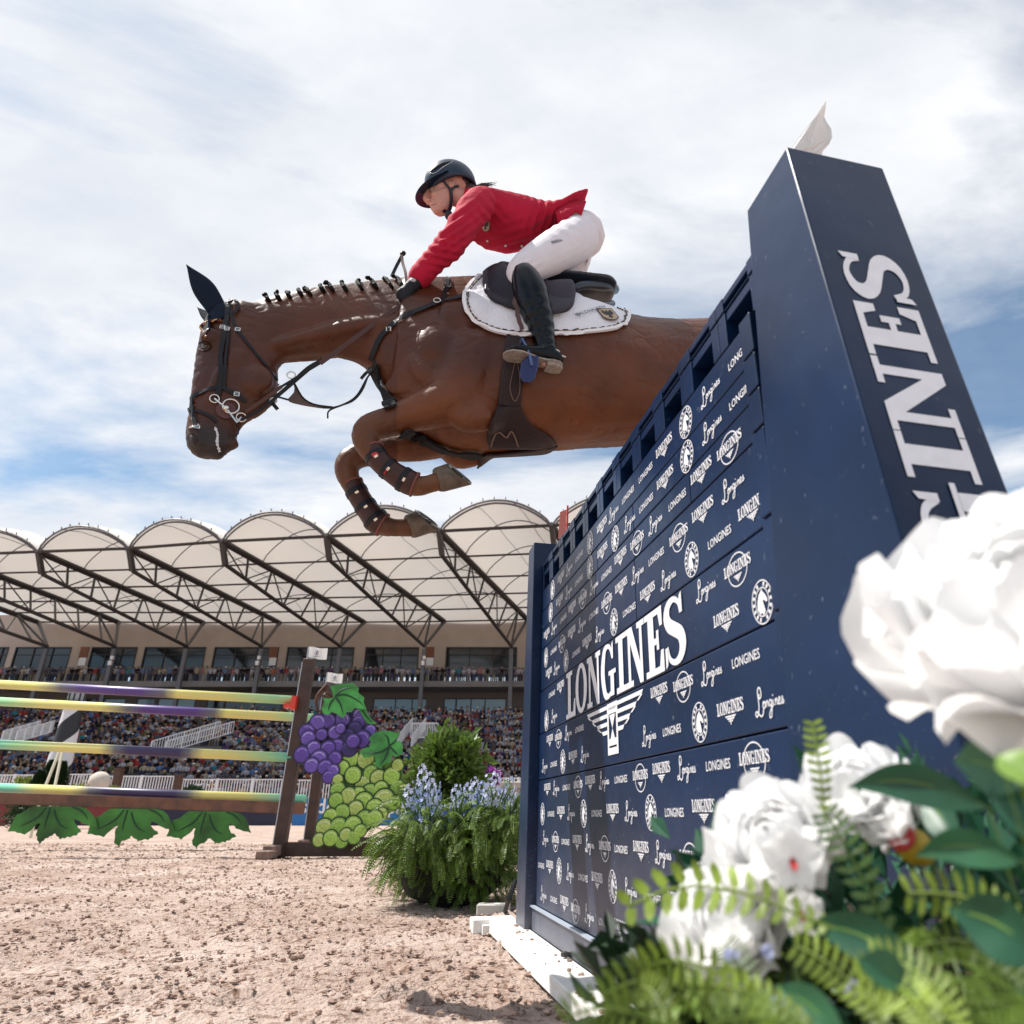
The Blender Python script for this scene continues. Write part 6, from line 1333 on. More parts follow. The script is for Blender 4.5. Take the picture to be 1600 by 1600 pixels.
# boots: shaft, foot with pale sole, spur
def boot_(sg):
    f = (lambda q: q) if sg > 0 else mirror
    r = rid; m = MB(); P, R = chain([(815,420,15,.300),(820,433,22,.300),(828,455,27,.298),(836,480,26,.300),(844,504,22,.302),(849,525,18,.304),(854,543,16,.306),(858,556,16,.306)], 44)
    R = [q*(1+.045*math.sin(i*1.45)*min(1, max(0, (i-14)/10))) for i, q in enumerate(R)]; m.tube([f(p) for p in P], R, 24); m.ball(f(P[-1]), R[-1]*.98)
    # foot from heel to toe
    h = hp(873, 572, .300); t = hp(787, 553, .325); ax = (t-h); L = ax.length; ax.normalize(); upv = (hp(858, 545, .306)-h); upv = (upv-ax*upv.dot(ax)).normalized(); sd = ax.cross(upv); rings = []
    for k, w, hh in [(-.06,.016,.03),(0,.038,.065),(.15,.042,.085),(.32,.041,.088),(.5,.044,.066),(.7,.052,.052),(.86,.048,.040),(.97,.024,.022),(1.0,.008,.010)]:
        c = h+ax*(L*k); rings.append([f(c+sd*(w*math.cos(a))+upv*(hh*(.5+.5*math.sin(a)) if math.sin(a) > -.2 else hh*.40*(1+math.sin(a)))) for a in [6.2832*j/20 for j in range(20)]])
    m.loft(rings); me = remesh(m.mesh('riding_boot'), .0055, 3); b = link('riding_boot', me, BOO, r, smooth=True)
    sole = [(-.04,.020),(.02,.030),(.14,.033),(.26,.027),(.40,.027),(.55,.036),(.72,.043),(.88,.038),(.98,.022),(1.01,.006)]
    pl = [(k, w) for k, w in sole]+[(k, -w) for k, w in sole[::-1]]; m = MB(); O_ = h-upv*.006
    if sg > 0: m.prism([(k*L, w*1.25) for k, w in pl], O_, ax, sd, upv, .008)
    else: m.prism([(k*L, w*1.25) for k, w in pl], mirror(O_), ax, mirror(HP0+sd)-mirror(HP0), mirror(HP0+upv)-mirror(HP0), .008)
    m.build('sole', mat('pale_sole', (.27, .23, .20), .85, var=.3, vscale=60, bump=.4, bscale=90), b)
    m = MB(); hq = [(k*L, w*1.02) for k, w in [(-.05,.018),(.02,.031),(.14,.034),(.24,.030),(.24,-.030),(.14,-.034),(.02,-.031),(-.05,-.018)]]
    if sg > 0: m.prism(hq, h-upv*.024, ax, sd, upv, .018)
    else: m.prism(hq, mirror(h-upv*.024), ax, mirror(HP0+sd)-mirror(HP0), mirror(HP0+upv)-mirror(HP0), .018)
    m.build('heel', MATS['pale_sole'], b)
    m = MB(); c = hp(862, 552, .306); P = [c+ax*(.040*math.cos(a))+sd*(.034*math.sin(a)) for a in np.linspace(.9, 5.4, 14)]; m.tube([f(p) for p in P], .004, 6); m.bar(f(c-ax*.038), f(c-ax*.068-upv*.004), .006); m.build('spur', MET, b, smooth=True)
    ribbon([f(c+ax*(.041*math.cos(a))+sd*(.035*math.sin(a))) for a in np.linspace(-1.6, 1.6, 10)], [f(c+ax*math.cos(a)+sd*math.sin(a))-f(c) for a in np.linspace(-1.6, 1.6, 10)], .010, .003, LEA, b, 'spur_strap')
    return b
boot_(1); boot_(-1)
p = hp(830, 418, .315); m = MB(); m.ball(p, (.014, .005, .008)); m.build('boot_badge', MET, rid, smooth=True)
# gloved hands round the reins
def hand(sg):
    f = (lambda q: q) if sg > 0 else mirror
    m = MB(); w = hp(654, 437, .142); k = hp(636, 456, .132); g = hp(627, 470, .124)
    def T(pts, rs): addchain3(m, [f(p) for p in pts], rs, len(pts)*4, 12)
    T([w, w.lerp(k, .5)+E2*.004, k], [.032, .033, .034]); T([k, k.lerp(g, .55)], [.034, .030])
    d = (k-w).normalized(); s = E2; dn = d.cross(s).normalized(); dn = dn if dn.z < 0 else -dn
    for i, (o_, L) in enumerate([(.030, .9), (.012, 1.), (-.006, .95), (-.022, .8)]):
        b = k+dn*(-.018+.016*i)+s*(.012-.004*i)+d*.010; T([b, b+d*.030*L+s*.008, b+d*.042*L-s*.010+dn*.006, b+d*.030*L-s*.026+dn*.006], [.0125, .0120, .0115, .0095])
    b = k-dn*.020+s*.004; T([b-d*.012, b+d*.014-dn*.006-s*.004, b+d*.034+dn*.004-s*.012], [.013, .012, .009])
    me = remesh(m.mesh('glove'), .0038, 3, .4); o = link('glove', me, GLV, rid, smooth=True); m = MB(); m.tube([f(w+(w-k).normalized()*.020), f(w-(w-k).normalized()*.012)], [.036, .035], 16); m.build('glove_cuff', GLV, o, smooth=True)
    m = MB(); m.ball(f(k.lerp(w, .45)+E2*.033+Vector((0, 0, .008))), (.016, .006, .012)); m.build('glove_patch', mat('glove_patch_grey', (.38, .38, .38), .6), o, smooth=True)
hand(1); hand(-1)
# stirrup
STB = mat('stirrup_blue', (.008, .014, .085), .35, coat=.2); STL = mat('stirrup_light_blue', (.07, .13, .32), .4)
st_ = empty('stirrup', hp(828, 560, .32), 0, 'blue stirrup iron on a brown stirrup leather under the rider boot', 'stirrup')
m = MB(); P = [hp(x, y, o_) for x, y, o_ in ((816,530,.345),(822,540,.350),(828,556,.352),(831,572,.350))]; m.tube(P, [.008, .009, .011, .013], 10, flat=.6); m.build('arch', STL, st_, smooth=True)
m = MB(); P = [hp(x, y, o_) for x, y, o_ in ((816,530,.342),(812,545,.28),(815,565,.262),(822,582,.275))]; m.tube(P, .008, 8); m.build('arch', STB, st_, smooth=True)
m = MB(); poly = [(814,566),(829,552),(842,556),(841,574),(836,592),(828,598),(817,597),(812,588)]; A_ = [hp(x, y, .352) for x, y in poly]; B_ = [hp(x, y, .285) for x, y in poly]; n = len(A_); m.add(A_+B_, [tuple(range(n)), tuple(range(2*n-1, n-1, -1))]+[(i, (i+1) % n, n+(i+1) % n, n+i) for i in range(n)]); o = m.build('tread', STB, st_); bevel(o, .006, 3)
strap([(806,470),(807,490),(810,510),(815,528)], .020, BRL, st_, 'stirrup_leather', lift=.055)
# ============================================================ plants
def leafm(name, c, tr=.35, v=.35, r=.5): return mat(name, c, r, var=v, vscale=30, trans=tr)
FERN = [leafm('fern_green', (.11, .185, .021), .40, .5), leafm('fern_light', (.22, .31, .038), .40, .5), leafm('fern_deep', (.045, .095, .014), .3)]
def frond(mb, base, d, L, droop=.9, n=26, w=.055, up=.9, mi=0):
    """arching fern frond with paired leaflets"""
    d = d.normalized(); P = []; p = Vector(base); v = (d+Vector((0, 0, up))).normalized(); st = L/n
    for i in range(n+1): P.append(p.copy()); p += v*st; v = (v+Vector((0, 0, -droop/n*1.6))).normalized()
    side = d.cross(Vector((0, 0, 1))).normalized(); tw = random.uniform(-.5, .5)
    mb.tube(P[::3]+[P[-1]], [L*.006]*(len(P[::3]))+[L*.002], 3, cap=False, mi=mi)
    for i in range(3, n):
        f = i/n; t = (P[i+1]-P[i]).normalized(); nrm = side.cross(t).normalized(); s_ = (side*math.cos(tw)+nrm*math.sin(tw)).normalized()
        lw = w*math.sin(math.pi*(.10+.90*(1-f)**.75))**.6*(1 if f < .9 else .6)*L/.45; wd = st*.43
        for sg in (1, -1):
            a = P[i]; q = s_*sg; b = a+q*lw*.5+t*wd*1.1-nrm*lw*.05; c_ = a+q*lw+t*lw*.30-nrm*lw*.22*random.uniform(.3, 1.6); e = a+q*lw*.5-t*wd*.7-nrm*lw*.06
            mb.add([a, e, c_, b], [(0, 1, 2), (0, 2, 3)], mi)
def fern_plant(c, n, L, label, group=None, dirs=None, h0=.0, w=.055, nn=26, spread=.1, droop=(.8, 1.6), up=(.5, 1.5)):
    mb = MB()
    for i in range(n):
        a = random.uniform(0, 6.283) if dirs is None else random.uniform(*dirs); d = Vector((math.cos(a), math.sin(a), 0)); r = random.uniform(0, spread)
        frond(mb, Vector(c)+d*r+Vector((0, 0, h0*random.random())), d, L*random.uniform(.6, 1.15), random.uniform(*droop), nn, w, random.uniform(*up), random.choice([0, 0, 1, 1, 2]))
    o = mb.build('fern', FERN, fix=False); return tag(o, label, 'fern', group)
# the mounded fern bed beside the far tower
cx_, cy_ = ground(700, 1436).x, ground(700, 1436).y
beds = [((640, 1410), 'fern at the left foot of the green bed, beside the sand'), ((645, 1425), 'fern drooping at the front left of the green bed'), ((690, 1432), 'fern at the middle front of the green bed'), ((740, 1432), 'fern at the front right of the green bed'), ((790, 1418), 'fern squeezed against the far blue tower')]
for i, ((x, y), l) in enumerate(beds):
    g = ground(x, y-6); g = Vector((g.x, g.y+.25, 0))
    for k in range(1): fern_plant((g.x, g.y+.1, .06), 130, .27, l, 'ferns in the green bed', h0=.26, spread=.16, up=(.1, 1.7), droop=(.6, 2.3), w=.042, nn=24)
ups = [((652, 1345), .42, 'fern mound at the left side of the bed behind the front ferns'), ((665, 1330), .48, 'fern mound below the left blue flowers'), ((715, 1330), .50, 'fern mound below the middle blue flowers'), ((760, 1320), .52, 'fern mound below the right blue flowers'), ((800, 1310), .56, 'fern mound rising highest beside the far blue tower')]
for (x, y), z, l in ups:
    P = at(x, y, cy_+.50+.0*z); fern_plant((P.x, P.y, P.z-.05), 130, .29, l, 'fern mounds of the green bed', h0=.26, spread=.17, up=(.1, 1.7), droop=(.7, 2.4), w=.042, nn=24)
P1_, P2_ = at(600, 1300, cy_+.62), at(808, 1300, cy_+.62)
m = MB(); m.ball(((P1_.x+P2_.x)/2, cy_+.75, .22), (abs(P2_.x-P1_.x)*.40, .30, .26), nu=24, nv=14, jit=.04); o = m.build('soil_mound', mat('dark_soil', (.016, .018, .010), .95, bump=.6, bscale=30)); tag(o, 'dark soil mound hidden under the fern bed', 'soil')
# delphinium spikes
DEL = [leafm('petal_blue', (.13, .22, .66), .3, .25), leafm('petal_pale_blue', (.34, .42, .74), .3, .25), leafm('petal_bluish_white', (.56, .60, .80), .3, .15)]; STM = leafm('stem_green', (.06, .13, .03), .2)
def delph(foot, x, ytop, ybot, kind, label):
    Y = foot.y; T = at(x, ytop, Y); B = at(x+random.uniform(-2, 2), ybot, Y); r = empty('delphinium', (foot.x, foot.y, foot.z), 0, label, 'delphinium', 'blue and white flower spikes in the fern bed')
    m = MB(); m.tube([foot, B.lerp(foot, .4), B, T], [.006, .005, .004, .002], 6); m.build('stem', STM, r)
    m = MB(); n = max(12, int((T-B).length/.0085))
    for i in range(n):
        f = i/n; c = B.lerp(T, f); a = i*2.4; rad = .036*(1-.6*f)+.006; o_ = Vector((math.cos(a), math.sin(a), random.uniform(-.3, .5))).normalized(); c = c+o_*rad; s = .024*(1-.5*f)*random.uniform(.8, 1.2)
        u = o_.cross(Vector((0, 0, 1))).normalized(); v = o_.cross(u)
        for k in range(5):
            t = k*1.257+a; e = u*math.cos(t)+v*math.sin(t); g = u*math.cos(t+1.57)+v*math.sin(t+1.57)
            m.add([c, c+e*s*.6+g*s*.35+o_*s*.1, c+e*s*1.1+o_*s*.35, c+e*s*.6-g*s*.35+o_*s*.1], [(0, 1, 2), (0, 2, 3)])
    m.build('blossoms', kind, r, fix=False)
    m = MB()
    for k in range(7): a = random.uniform(0, 6.28); d = Vector((math.cos(a)*.5, math.sin(a)*.5, 1)).normalized(); b = foot.lerp(B, random.uniform(0, .6)); m.add([b, b+d*.10+Vector((.006, 0, 0)), b+d*.19, b+d*.10-Vector((.006, 0, 0))], [(0, 1, 2, 3)])
    m.build('leaves', STM, r, fix=False)
sp = [(640,1222,1262,2),(655,1228,1272,1),(648,1245,1300,1),(664,1238,1300,1),(672,1205,1262,2),(682,1222,1290,1),(690,1258,1300,2),(698,1262,1305,0),(714,1225,1266,2),(722,1232,1275,1),(728,1248,1292,0),(742,1215,1262,2),(748,1238,1278,0),(756,1222,1270,1),(764,1210,1262,2),(776,1206,1258,2),(786,1226,1270,1),(796,1214,1262,2),(803,1232,1272,1),(660,1195,1240,2),(732,1222,1258,2),(752,1255,1290,0)]
ORD = 'first second third fourth fifth sixth seventh eighth ninth tenth eleventh twelfth thirteenth fourteenth fifteenth sixteenth seventeenth eighteenth nineteenth twentieth twenty-first twenty-second'.split()
for i, (x, y0, y1, k) in enumerate(sp):
    Y = cy_+.35+.35*random.random(); c = at(x, y1+26, Y); side = 'left' if x < 685 else ('middle' if x < 745 else 'right')
    delph(c, x, y0, y1, DEL[k], '%s flower spike, %s from the left in the %s of the fern bed' % (['deep blue', 'pale blue', 'bluish white'][k], ORD[sorted(q[0] for q in sp).index(x)], side))
# leafy bushes
def bush(name, C, rad, n, ls, mats, label, group=None, trunk=True, squash=1., stem=None):
    r = empty(name, (C[0], C[1], 0), 0, label, 'bush', group); m = MB(); C = Vector(C)
    for i in range(n):
        d = Vector((random.gauss(0, 1), random.gauss(0, 1), random.gauss(0, 1))).normalized(); q = rad*(.35+.65*random.random()**.45)*(1+.55*noise.noise(d*2.6+C))*(1+.22*random.random()**3); p = C+Vector((d.x*q, d.y*q, d.z*q*squash))
        t = (d+Vector((random.uniform(-1, 1), random.uniform(-1, 1), random.uniform(-.6, 1)))).normalized(); s = t.cross(Vector((random.uniform(-1, 1), random.uniform(-1, 1), random.uniform(-1, 1)))).normalized(); L = ls*random.uniform(.6, 1.3)
        k = s.cross(t)*.15*L; m.add([p, p+t*L*.5+s*L*.22+k, p+t*L, p+t*L*.5-s*L*.22+k], [(0, 1, 2), (0, 2, 3)], random.randrange(len(mats)))
    m.build('crown', mats, r, fix=False)
    m = MB(); m.tube([(C.x, C.y, 0), (C.x, C.y, C.z*.6), (C.x+.03, C.y, C.z)], [rad*.09, rad*.07, rad*.03], 7)
    for k in range(6): a = k*1.05; m.tube([(C.x, C.y, C.z-rad*.6*squash), C+Vector((math.cos(a)*rad*.5, math.sin(a)*rad*.5, rad*.25*squash))], [rad*.035, rad*.012], 5)
    m.build('trunk', mat('bark', (.07, .05, .035), .9), r); return r
BX = [leafm('box_green', (.10, .17, .028), .3), leafm('box_yellow_green', (.30, .36, .06), .3), leafm('box_dark', (.022, .05, .012), .3), leafm('box_green_b', (.05, .10, .02), .3)]
P = at(700, 1214, 7.2); s_ = depth(P)/F; bush('round_bush', P, 49*s_, 3600, .10, BX, 'round leafy green bush with yellowish shoots behind the blue flowers', squash=1.12)
P = at(672, 1282, 6.2); bush('round_bush', P, 24*depth(P)/F, 1500, .06, BX[2:]+BX[:1], 'low dark green bush at the left of the fern bed behind the grapes', squash=.8)
PR = [leafm('petal_magenta', (.30, .06, .34), .3), leafm('petal_violet', (.20, .06, .36), .3)]
P = at(762, 1214, 8.0); bush('flower_bush', P, 13*depth(P)/F, 900, .06, PR+[BX[0]], 'magenta and violet flower cluster between the round bush and the wall', squash=.6)
P = at(800, 1232, 9); m = MB(); m.box((P.x+.1, P.y, P.z/2), (.75, .5, P.z)); m.box((P.x+.1, P.y, P.z+.03), (.85, .6, .07)); o = m.build('planter_box', mat('pale_timber', (.46, .40, .34), .8, var=.2, vscale=5)); tag(o, 'pale timber planter box beside the far blue tower', 'planter'); bevel(o, .01)
CON = [leafm('conifer_dark', (.018, .045, .014), .15), leafm('conifer_mid', (.035, .075, .022), .15)]
def conifer(x, yt, yb, Y, w, label):
    T, B = at(x, yt, Y), at(x, yb, Y); r = empty('conifer', (T.x, Y, 0), 0, label, 'conifer', 'dark conifers by the lighthouse'); H = T.z; m = MB()
    for i in range(2600):
        f = random.random()**.8; a = random.uniform(0, 6.28); q = w*(1-f)**.8*(.6+.4*random.random()); p = Vector((T.x+q*math.cos(a), Y+q*math.sin(a), H*f)); d = Vector((math.cos(a), math.sin(a), .6)).normalized(); L = .20; s = d.cross(Vector((0, 0, 1))).normalized()
        m.add([p, p+d*L*.5+s*.05, p+d*L, p+d*L*.5-s*.05], [(0, 1, 2, 3)], random.randrange(2))
    m.build('crown', CON, r, fix=False); m = MB(); m.tube([(T.x, Y, 0), (T.x, Y, H*.9)], [.09, .02], 6); m.build('trunk', MATS['bark'], r)
conifer(83, 1190, 1240, 33, 1.0, 'dark conifer left of the two pale poles'); conifer(98, 1192, 1240, 32.5, .8, 'dark conifer right of the two pale poles'); conifer(64, 1206, 1240, 32, .7, 'lower dark conifer at the left of the pair')
YG = [leafm('shrub_yellow_green', (.20, .24, .05), .3), leafm('shrub_olive', (.10, .12, .03), .3)]
for x, y, Y, rr, l in ((42,1232,33,.5,'low yellow-green shrub left of the conifers'),(118,1240,33,.32,'low yellow-green shrub right of the conifers'),(176,1240,36,.25,'small yellow-green shrub between ball and gate post'),(300,1240,36,.3,'small green shrub behind the lowest pole'),(50,1268,30,.7,'dark shrub under the plank near the red planter')):
    P = at(x, y, Y); bush('shrub', P, rr, 700, .22, YG if 'yellow' in l else CON, l, 'shrubs before the white fence', squash=.7)
# hose / black pole and stone block by the tower
m = MB(); m.tube([ground(788, 1428, .01), at(795, 1405, 3.95), at(806, 1375, 3.98)], [.012, .012, .010], 8); o = m.build('black_stake', MATS['recess_black']); tag(o, 'short black stake leaning against the far blue tower', 'stake')
g = ground(766, 1437, .0); m = MB(); m.box((g.x, g.y+.20, .028), (.18, .10, .055)); o = m.build('concrete_block', mat('pale_concrete', (.50, .48, .44), .85, bump=.4, bscale=60)); bevel(o, .006); tag(o, 'pale concrete block under the ferns behind the white board', 'block')
# ------------------------------------------------------------ foreground planting
PET = mat('peony_petal', (.92, .92, .92), .6, trans=.48); PETR = mat('petal_base_red', (.55, .05, .05), .5, trans=.3); CENT = mat('flower_centre_yellow', (.50, .38, .05), .6)
def petal(mb, O, d, n, L, w, curl, cup, mi=0, ruff=.1):
    """cupped petal from O outwards along d; n is the outward face"""
    d = d.normalized(); n = (n-d*n.dot(d)).normalized(); s = d.cross(n); U, V_ = 7, 7; vs = []
    ph = random.uniform(0, 6)
    for j in range(V_):
        v = j/(V_-1); wid = w*(math.sin(math.pi*min(1, .12+v*.80))**.55)*(1 if v < .9 else .8)
        for i in range(U):
            u = i/(U-1)*2-1; l = L*v*(1-.10*u*u*v-.05*abs(math.sin(u*4+ph))*v)
            vs.append(O+d*l+s*(u*wid)+n*(-curl*v*v*L + cup*(u*u)*w*.8*(.3+v*.7)+ruff*w*math.sin(u*5+ph)*v*v))
    mb.add(vs, [(j*U+i, j*U+i+1, (j+1)*U+i+1, (j+1)*U+i) for j in range(V_-1) for i in range(U-1)], mi)
def shell_petal(mb, C, ax, u, v, R, phi, wid, t0, t1, flare):
    """rounded petal lying on a bowl of radius R about C: from the base (polar angle t0) up to t1"""
    U, V_ = 11, 12; vs = []; ph = random.uniform(0, 6); lob = random.uniform(.03, .09)
    for j in range(V_):
        f = j/(V_-1); 
        for i in range(U):
            q = i/(U-1)*2-1; tt = t0+(t1-t0)*f*(1-.16*q*q*q*q-.10*q*q-lob*(.5+.5*math.cos(q*4.2+ph))*f)
            w_ = wid*(math.sin(math.pi*min(1, .10+f*.62))**.7)*(1-.18*max(0, f-.75)*4*abs(q)); a = phi+q*w_
            r = R*(1+flare*max(0, f-.45)**2*2.2+.045*math.sin(q*4+ph)*f*f-.10*q*q*(1-f)*.5)
            vs.append(C+(u*math.cos(a)+v*math.sin(a))*(r*math.sin(tt))+ax*(r*.92*math.cos(tt)))
    mb.add(vs, [(j*U+i, j*U+i+1, (j+1)*U+i+1, (j+1)*U+i) for j in range(V_-1) for i in range(U-1)])
def peony(x, y, Y, rpx, label, face=None, seed=1, full=1.):
    random.seed(seed); C = at(x, y, Y); R = rpx*depth(C)/F; face = (face or Vector((-.5, -.4, .8))).normalized(); r = empty('peony', C, 0, label, 'peony', 'white artificial peonies in the foreground')
    u = face.cross(Vector((0, 1, .3))).normalized(); v = face.cross(u)
    #        radius, count, half-width, polar end angle, flare
    for k, n, w, te, fl in ((.30, 5, 1.0, .15, -.1), (.42, 6, .85, .35, .05), (.54, 7, .75, .50, .15), (.66, 8, .66, .70, .30), (.78, 9, .58, .92, .40), (.88, 9, .56, 1.15, .50), (.95, 9, .52, 1.42, .55), (.92, 8, .50, 1.75, .75)):
        if k > .9 and full < 1: continue
        o0 = random.uniform(0, 6)
        for i in range(n):
            m = MB(); shell_petal(m, C-face*R*.12, face, u, v, R*k*random.uniform(.95, 1.05), o0+6.2832*i/n+random.uniform(-.12, .12), w*random.uniform(.85, 1.15), 2.85, te+random.uniform(-.14, .14), fl*random.uniform(.5, 1.4))
            m.build('petal', PET, r, smooth=True, fix=False)
    O = C-face*R*.85; G_ = Vector((C.x+.02, C.y+.03, 0)); m = MB(); m.tube([O+face*R*.1, O-face*R*.1-Vector((0, 0, R*.3)), G_.lerp(O, .4), G_], [R*.10, R*.05, R*.05, R*.05], 8); m.build('stem', STM, r, smooth=True)
    m = MB()
    for i in range(5): a = i*1.257; rad = u*math.cos(a)+v*math.sin(a); petal(m, O+face*R*.02, rad*.8+face*.25, -face, R*.5, R*.16, -.2, .2)
    m.build('sepals', BX[0], r, smooth=True, fix=False)
peony(1605, 905, .42, 214, 'huge white peony blossom nearest to the lens at the right edge', Vector((-.45, -.50, .70)), 3)
peony(1335, 1215, .66, 74, 'white peony blossom just below the huge one, right of the fern tip', Vector((-.2, -.5, .9)), 5)
peony(1200, 1300, .66, 84, 'white peony blossom left of the upright fern tip, under the oval wordmark', Vector((-.5, -.5, .6)), 7)
peony(1128, 1425, .70, 80, 'lowest white peony blossom beside the bottom of the blue wall', Vector((-.5, -.6, .6)), 9)
peony(1385, 1275, .62, 42, 'small half-open white peony beside the yellow bud', Vector((-.7, -.3, .3)), 11, .5)
random.seed(21)
for x, y, Y, rp, l, f in ((1238,1345,.60,50,'white orchid-like bloom with a red lip below the left peonies', Vector((-.1,-1,.1))),(1250,1425,.60,40,'white orchid-like bloom hanging under the fern stem', Vector((.2,-1,-.1)))):
    C = at(x, y, Y); R = rp*depth(C)/F; f.normalize(); u = f.cross(Vector((0, 0, 1))).normalized(); v = f.cross(u); r = empty('orchid_bloom', C, 0, l, 'flower', 'white blooms with red lips')
    for i, (a, L, w) in enumerate(((1.57,1,.38),(.35,1.05,.52),(2.79,1.05,.52),(-1.0,.95,.34),(-2.14,.95,.34))):
        d = u*math.cos(a)-v*math.sin(a)+f*.25; m = MB(); petal(m, C, d, f, R*L, R*w, .15, .25); m.build('petal', PET, r, smooth=True, fix=False)
    m = MB(); petal(m, C+f*R*.05, -v*-1*.4+f*.8 if False else (v*.5+f*.7), f, R*.34, R*.12, .4, .4); m.ball(C+f*R*.06, R*.09); m.build('lip', PETR, r, smooth=True, fix=False)
    m = MB(); m.tube([C-f*R*.02, C-f*R*.3+Vector((0, .02, -.04)), Vector((C.x+.03, C.y+.05, 0))], [R*.05, R*.04, R*.04], 6); m.build('stem', STM, r)
# bud with a yellow body and red rim
C = at(1425, 1320, .62); r = empty('flower_bud', C, 0, 'yellow bud with red rim between broad dark leaves', 'bud'); R = 34*depth(C)/F; m = MB(); ax = (at(1480, 1350, .64)-at(1400, 1290, .60)).normalized(); m.tube([C-ax*R*.9, C-ax*R*.4, C+ax*R*.3, C+ax*R*1.1, C+ax*R*1.7], [R*.55, R*.75, R*.8, R*.5, R*.1], 14); m.build('bud_body', mat('bud_yellow', (.42, .30, .02), .5, trans=.2, var=.3, vscale=60), r, smooth=True)
m = MB(); m.tube([C-ax*R*1.0, C-ax*R*.82], [R*.60, R*.66], 14); m.build('bud_rim', PETR, r, smooth=True)
m = MB(); m.tube([C+ax*R*1.6, Vector((C.x+.05, C.y+.05, 0))], R*.1, 6); m.build('stem', STM, r)
# broad leaves
BL = [leafm('broad_leaf_dark', (.016, .085, .042), .2, .2, .42), leafm('broad_leaf_mid', (.035, .14, .065), .2, .2, .42), leafm('broad_leaf_lime', (.20, .34, .06), .3, .2, .45)]
def bleaf(a, b, w, Ya, Yb, m_, label, droop=.1, roll=.3):
    A_, B_ = at(*a, Ya), at(*b, Yb); L = (B_-A_).length; d = (B_-A_).normalized(); s = d.cross((CAM-A_).normalized()).normalized(); n = s.cross(d); s = (s*math.cos(roll)+n*math.sin(roll)); n = s.cross(d); W_ = w*depth(A_)/F; U, N_ = 7, 14; vs = []
    for j in range(N_+1):
        v = j/N_; wd = W_*.9*math.sin(math.pi*v**.8)**1.15+.0003; c = A_.lerp(B_, v)+Vector((0, 0, 1))*(droop*L*math.sin(math.pi*v))
        for i in range(U): u = i/(U-1)*2-1; vs.append(c+s*(u*wd)+n*(abs(u)**1.3*wd*.28+.04*wd*math.sin(v*9+u*2)))
    m = MB(); m.add(vs, [(j*U+i, j*U+i+1, (j+1)*U+i+1, (j+1)*U+i) for j in range(N_) for i in range(U-1)]); o = m.build('broad_leaf', m_, fix=False, smooth=True); tag(o, label, 'leaf')
    q = MB(); q.tube([A_.lerp(B_, v)+Vector((0, 0, 1))*(droop*L*math.sin(math.pi*v))-n*.0004 for v in np.linspace(0, 1, 10)], [W_*.04]*9+[.0002], 5); q.tube([B_ if False else A_, A_+Vector((.03, .04, -.08))], W_*.04, 5); q.build('midrib', BL[2], o)
bleaf((1545,1262),(1325,1230),38,.50,.58,BL[0],'broad dark green leaf directly under the huge peony')
bleaf((1600,1345),(1430,1338),34,.48,.55,BL[1],'broad dark green leaf pointing left below the yellow bud')
bleaf((1470,1545),(1255,1445),44,.50,.58,BL[0],'broad dark leaf slanting down across the lower right')
bleaf((1600,1230),(1490,1190),45,.40,.45,BL[1],'dark leaf behind the stem of the huge peony')
bleaf((1640,1330),(1560,1180),50,.40,.42,BL[0],'dark leaf at the right edge under the huge peony')
bleaf((1640,1500),(1480,1420),55,.46,.5,BL[0],'dark leaf at the right edge of the lower corner')
bleaf((1630,1580),(1560,1420),42,.50,.52,BL[0],'dark upright leaf near the right lower corner')
bleaf((1340,1500),(1440,1560),30,.46,.46,BL[1],'dark leaf tip above the bottom fern leaves')
bleaf((1560,1180),(1640,1245),30,.38,.36,BL[2],'lime green leaf edge under the huge peony')
bleaf((1330,1640),(1210,1540),36,.52,.56,BL[1],'dark leaf low in the bottom middle among the ferns')
bleaf((1500,1330),(1440,1240),30,.56,.60,BL[0],'dark leaf between the bud and the peony stem')
P = at(1470, 1500, .80); bush('shade_foliage', P, .20, 900, .05, [BL[0], leafm('foliage_gap_shade', (.010, .030, .010), .15), FERN[2]], 'leafy mass coloured near black as deep shade in the corner behind the near leaves', squash=.75)  # near-black leaves stand in for the deep shade between the near plants
P = at(1240, 1580, .86); bush('shade_foliage', P, .15, 600, .045, [MATS['foliage_gap_shade'], FERN[2]], 'leafy mass coloured near black as deep shade behind the ferns at the bottom middle', squash=.6)
P = at(1110, 1600, .84); bush('shade_foliage', P, .10, 420, .045, [MATS['foliage_gap_shade'], FERN[2], BL[0]], 'leafy mass coloured near black as shade at the bottom left of the foreground planting', squash=.6)
# fern fronds near the lens
def frond_px(pts, Y0, Y1, wpx, label, n=30, mi=1, twist=0.):
    C = cat_rom([[*at(x, y, Y0+(Y1-Y0)*i/(len(pts)-1))] for i, (x, y) in enumerate(pts)], n+1); P = [Vector(c) for c in C]; m = MB(); m.tube(P[::2], [.0012]*len(P[::2]), 5)
    for i in range(2, n):
        f = i/n; t = (P[i+1]-P[i-1]).normalized(); vw = (CAM-P[i]).normalized(); s = t.cross(vw).normalized(); s = (s+vw*twist).normalized(); lw = wpx*depth(P[i])/F*(math.sin(math.pi*(.12+.88*(1-f)**.8))**.7); wd = (P[i+1]-P[i]).length*.29
        for sg in (1, -1):
            a = P[i]; q = s*sg; k = vw*random.uniform(-.25, .35)*lw; vs = [a, a+q*lw*.30-t*wd, a+q*lw*.75-t*wd*.6+k*.5+t*lw*.1, a+q*lw+k+t*lw*.28, a+q*lw*.7+t*wd*1.2+k*.5+t*lw*.1, a+q*lw*.25+t*wd]; m.add(vs, [(0, 1, 2, 5), (5, 2, 4), (2, 3, 4)])
    o = m.build('fern_frond', FERN[mi], fix=False); tag(o, label, 'fern', 'fern fronds near the lens')
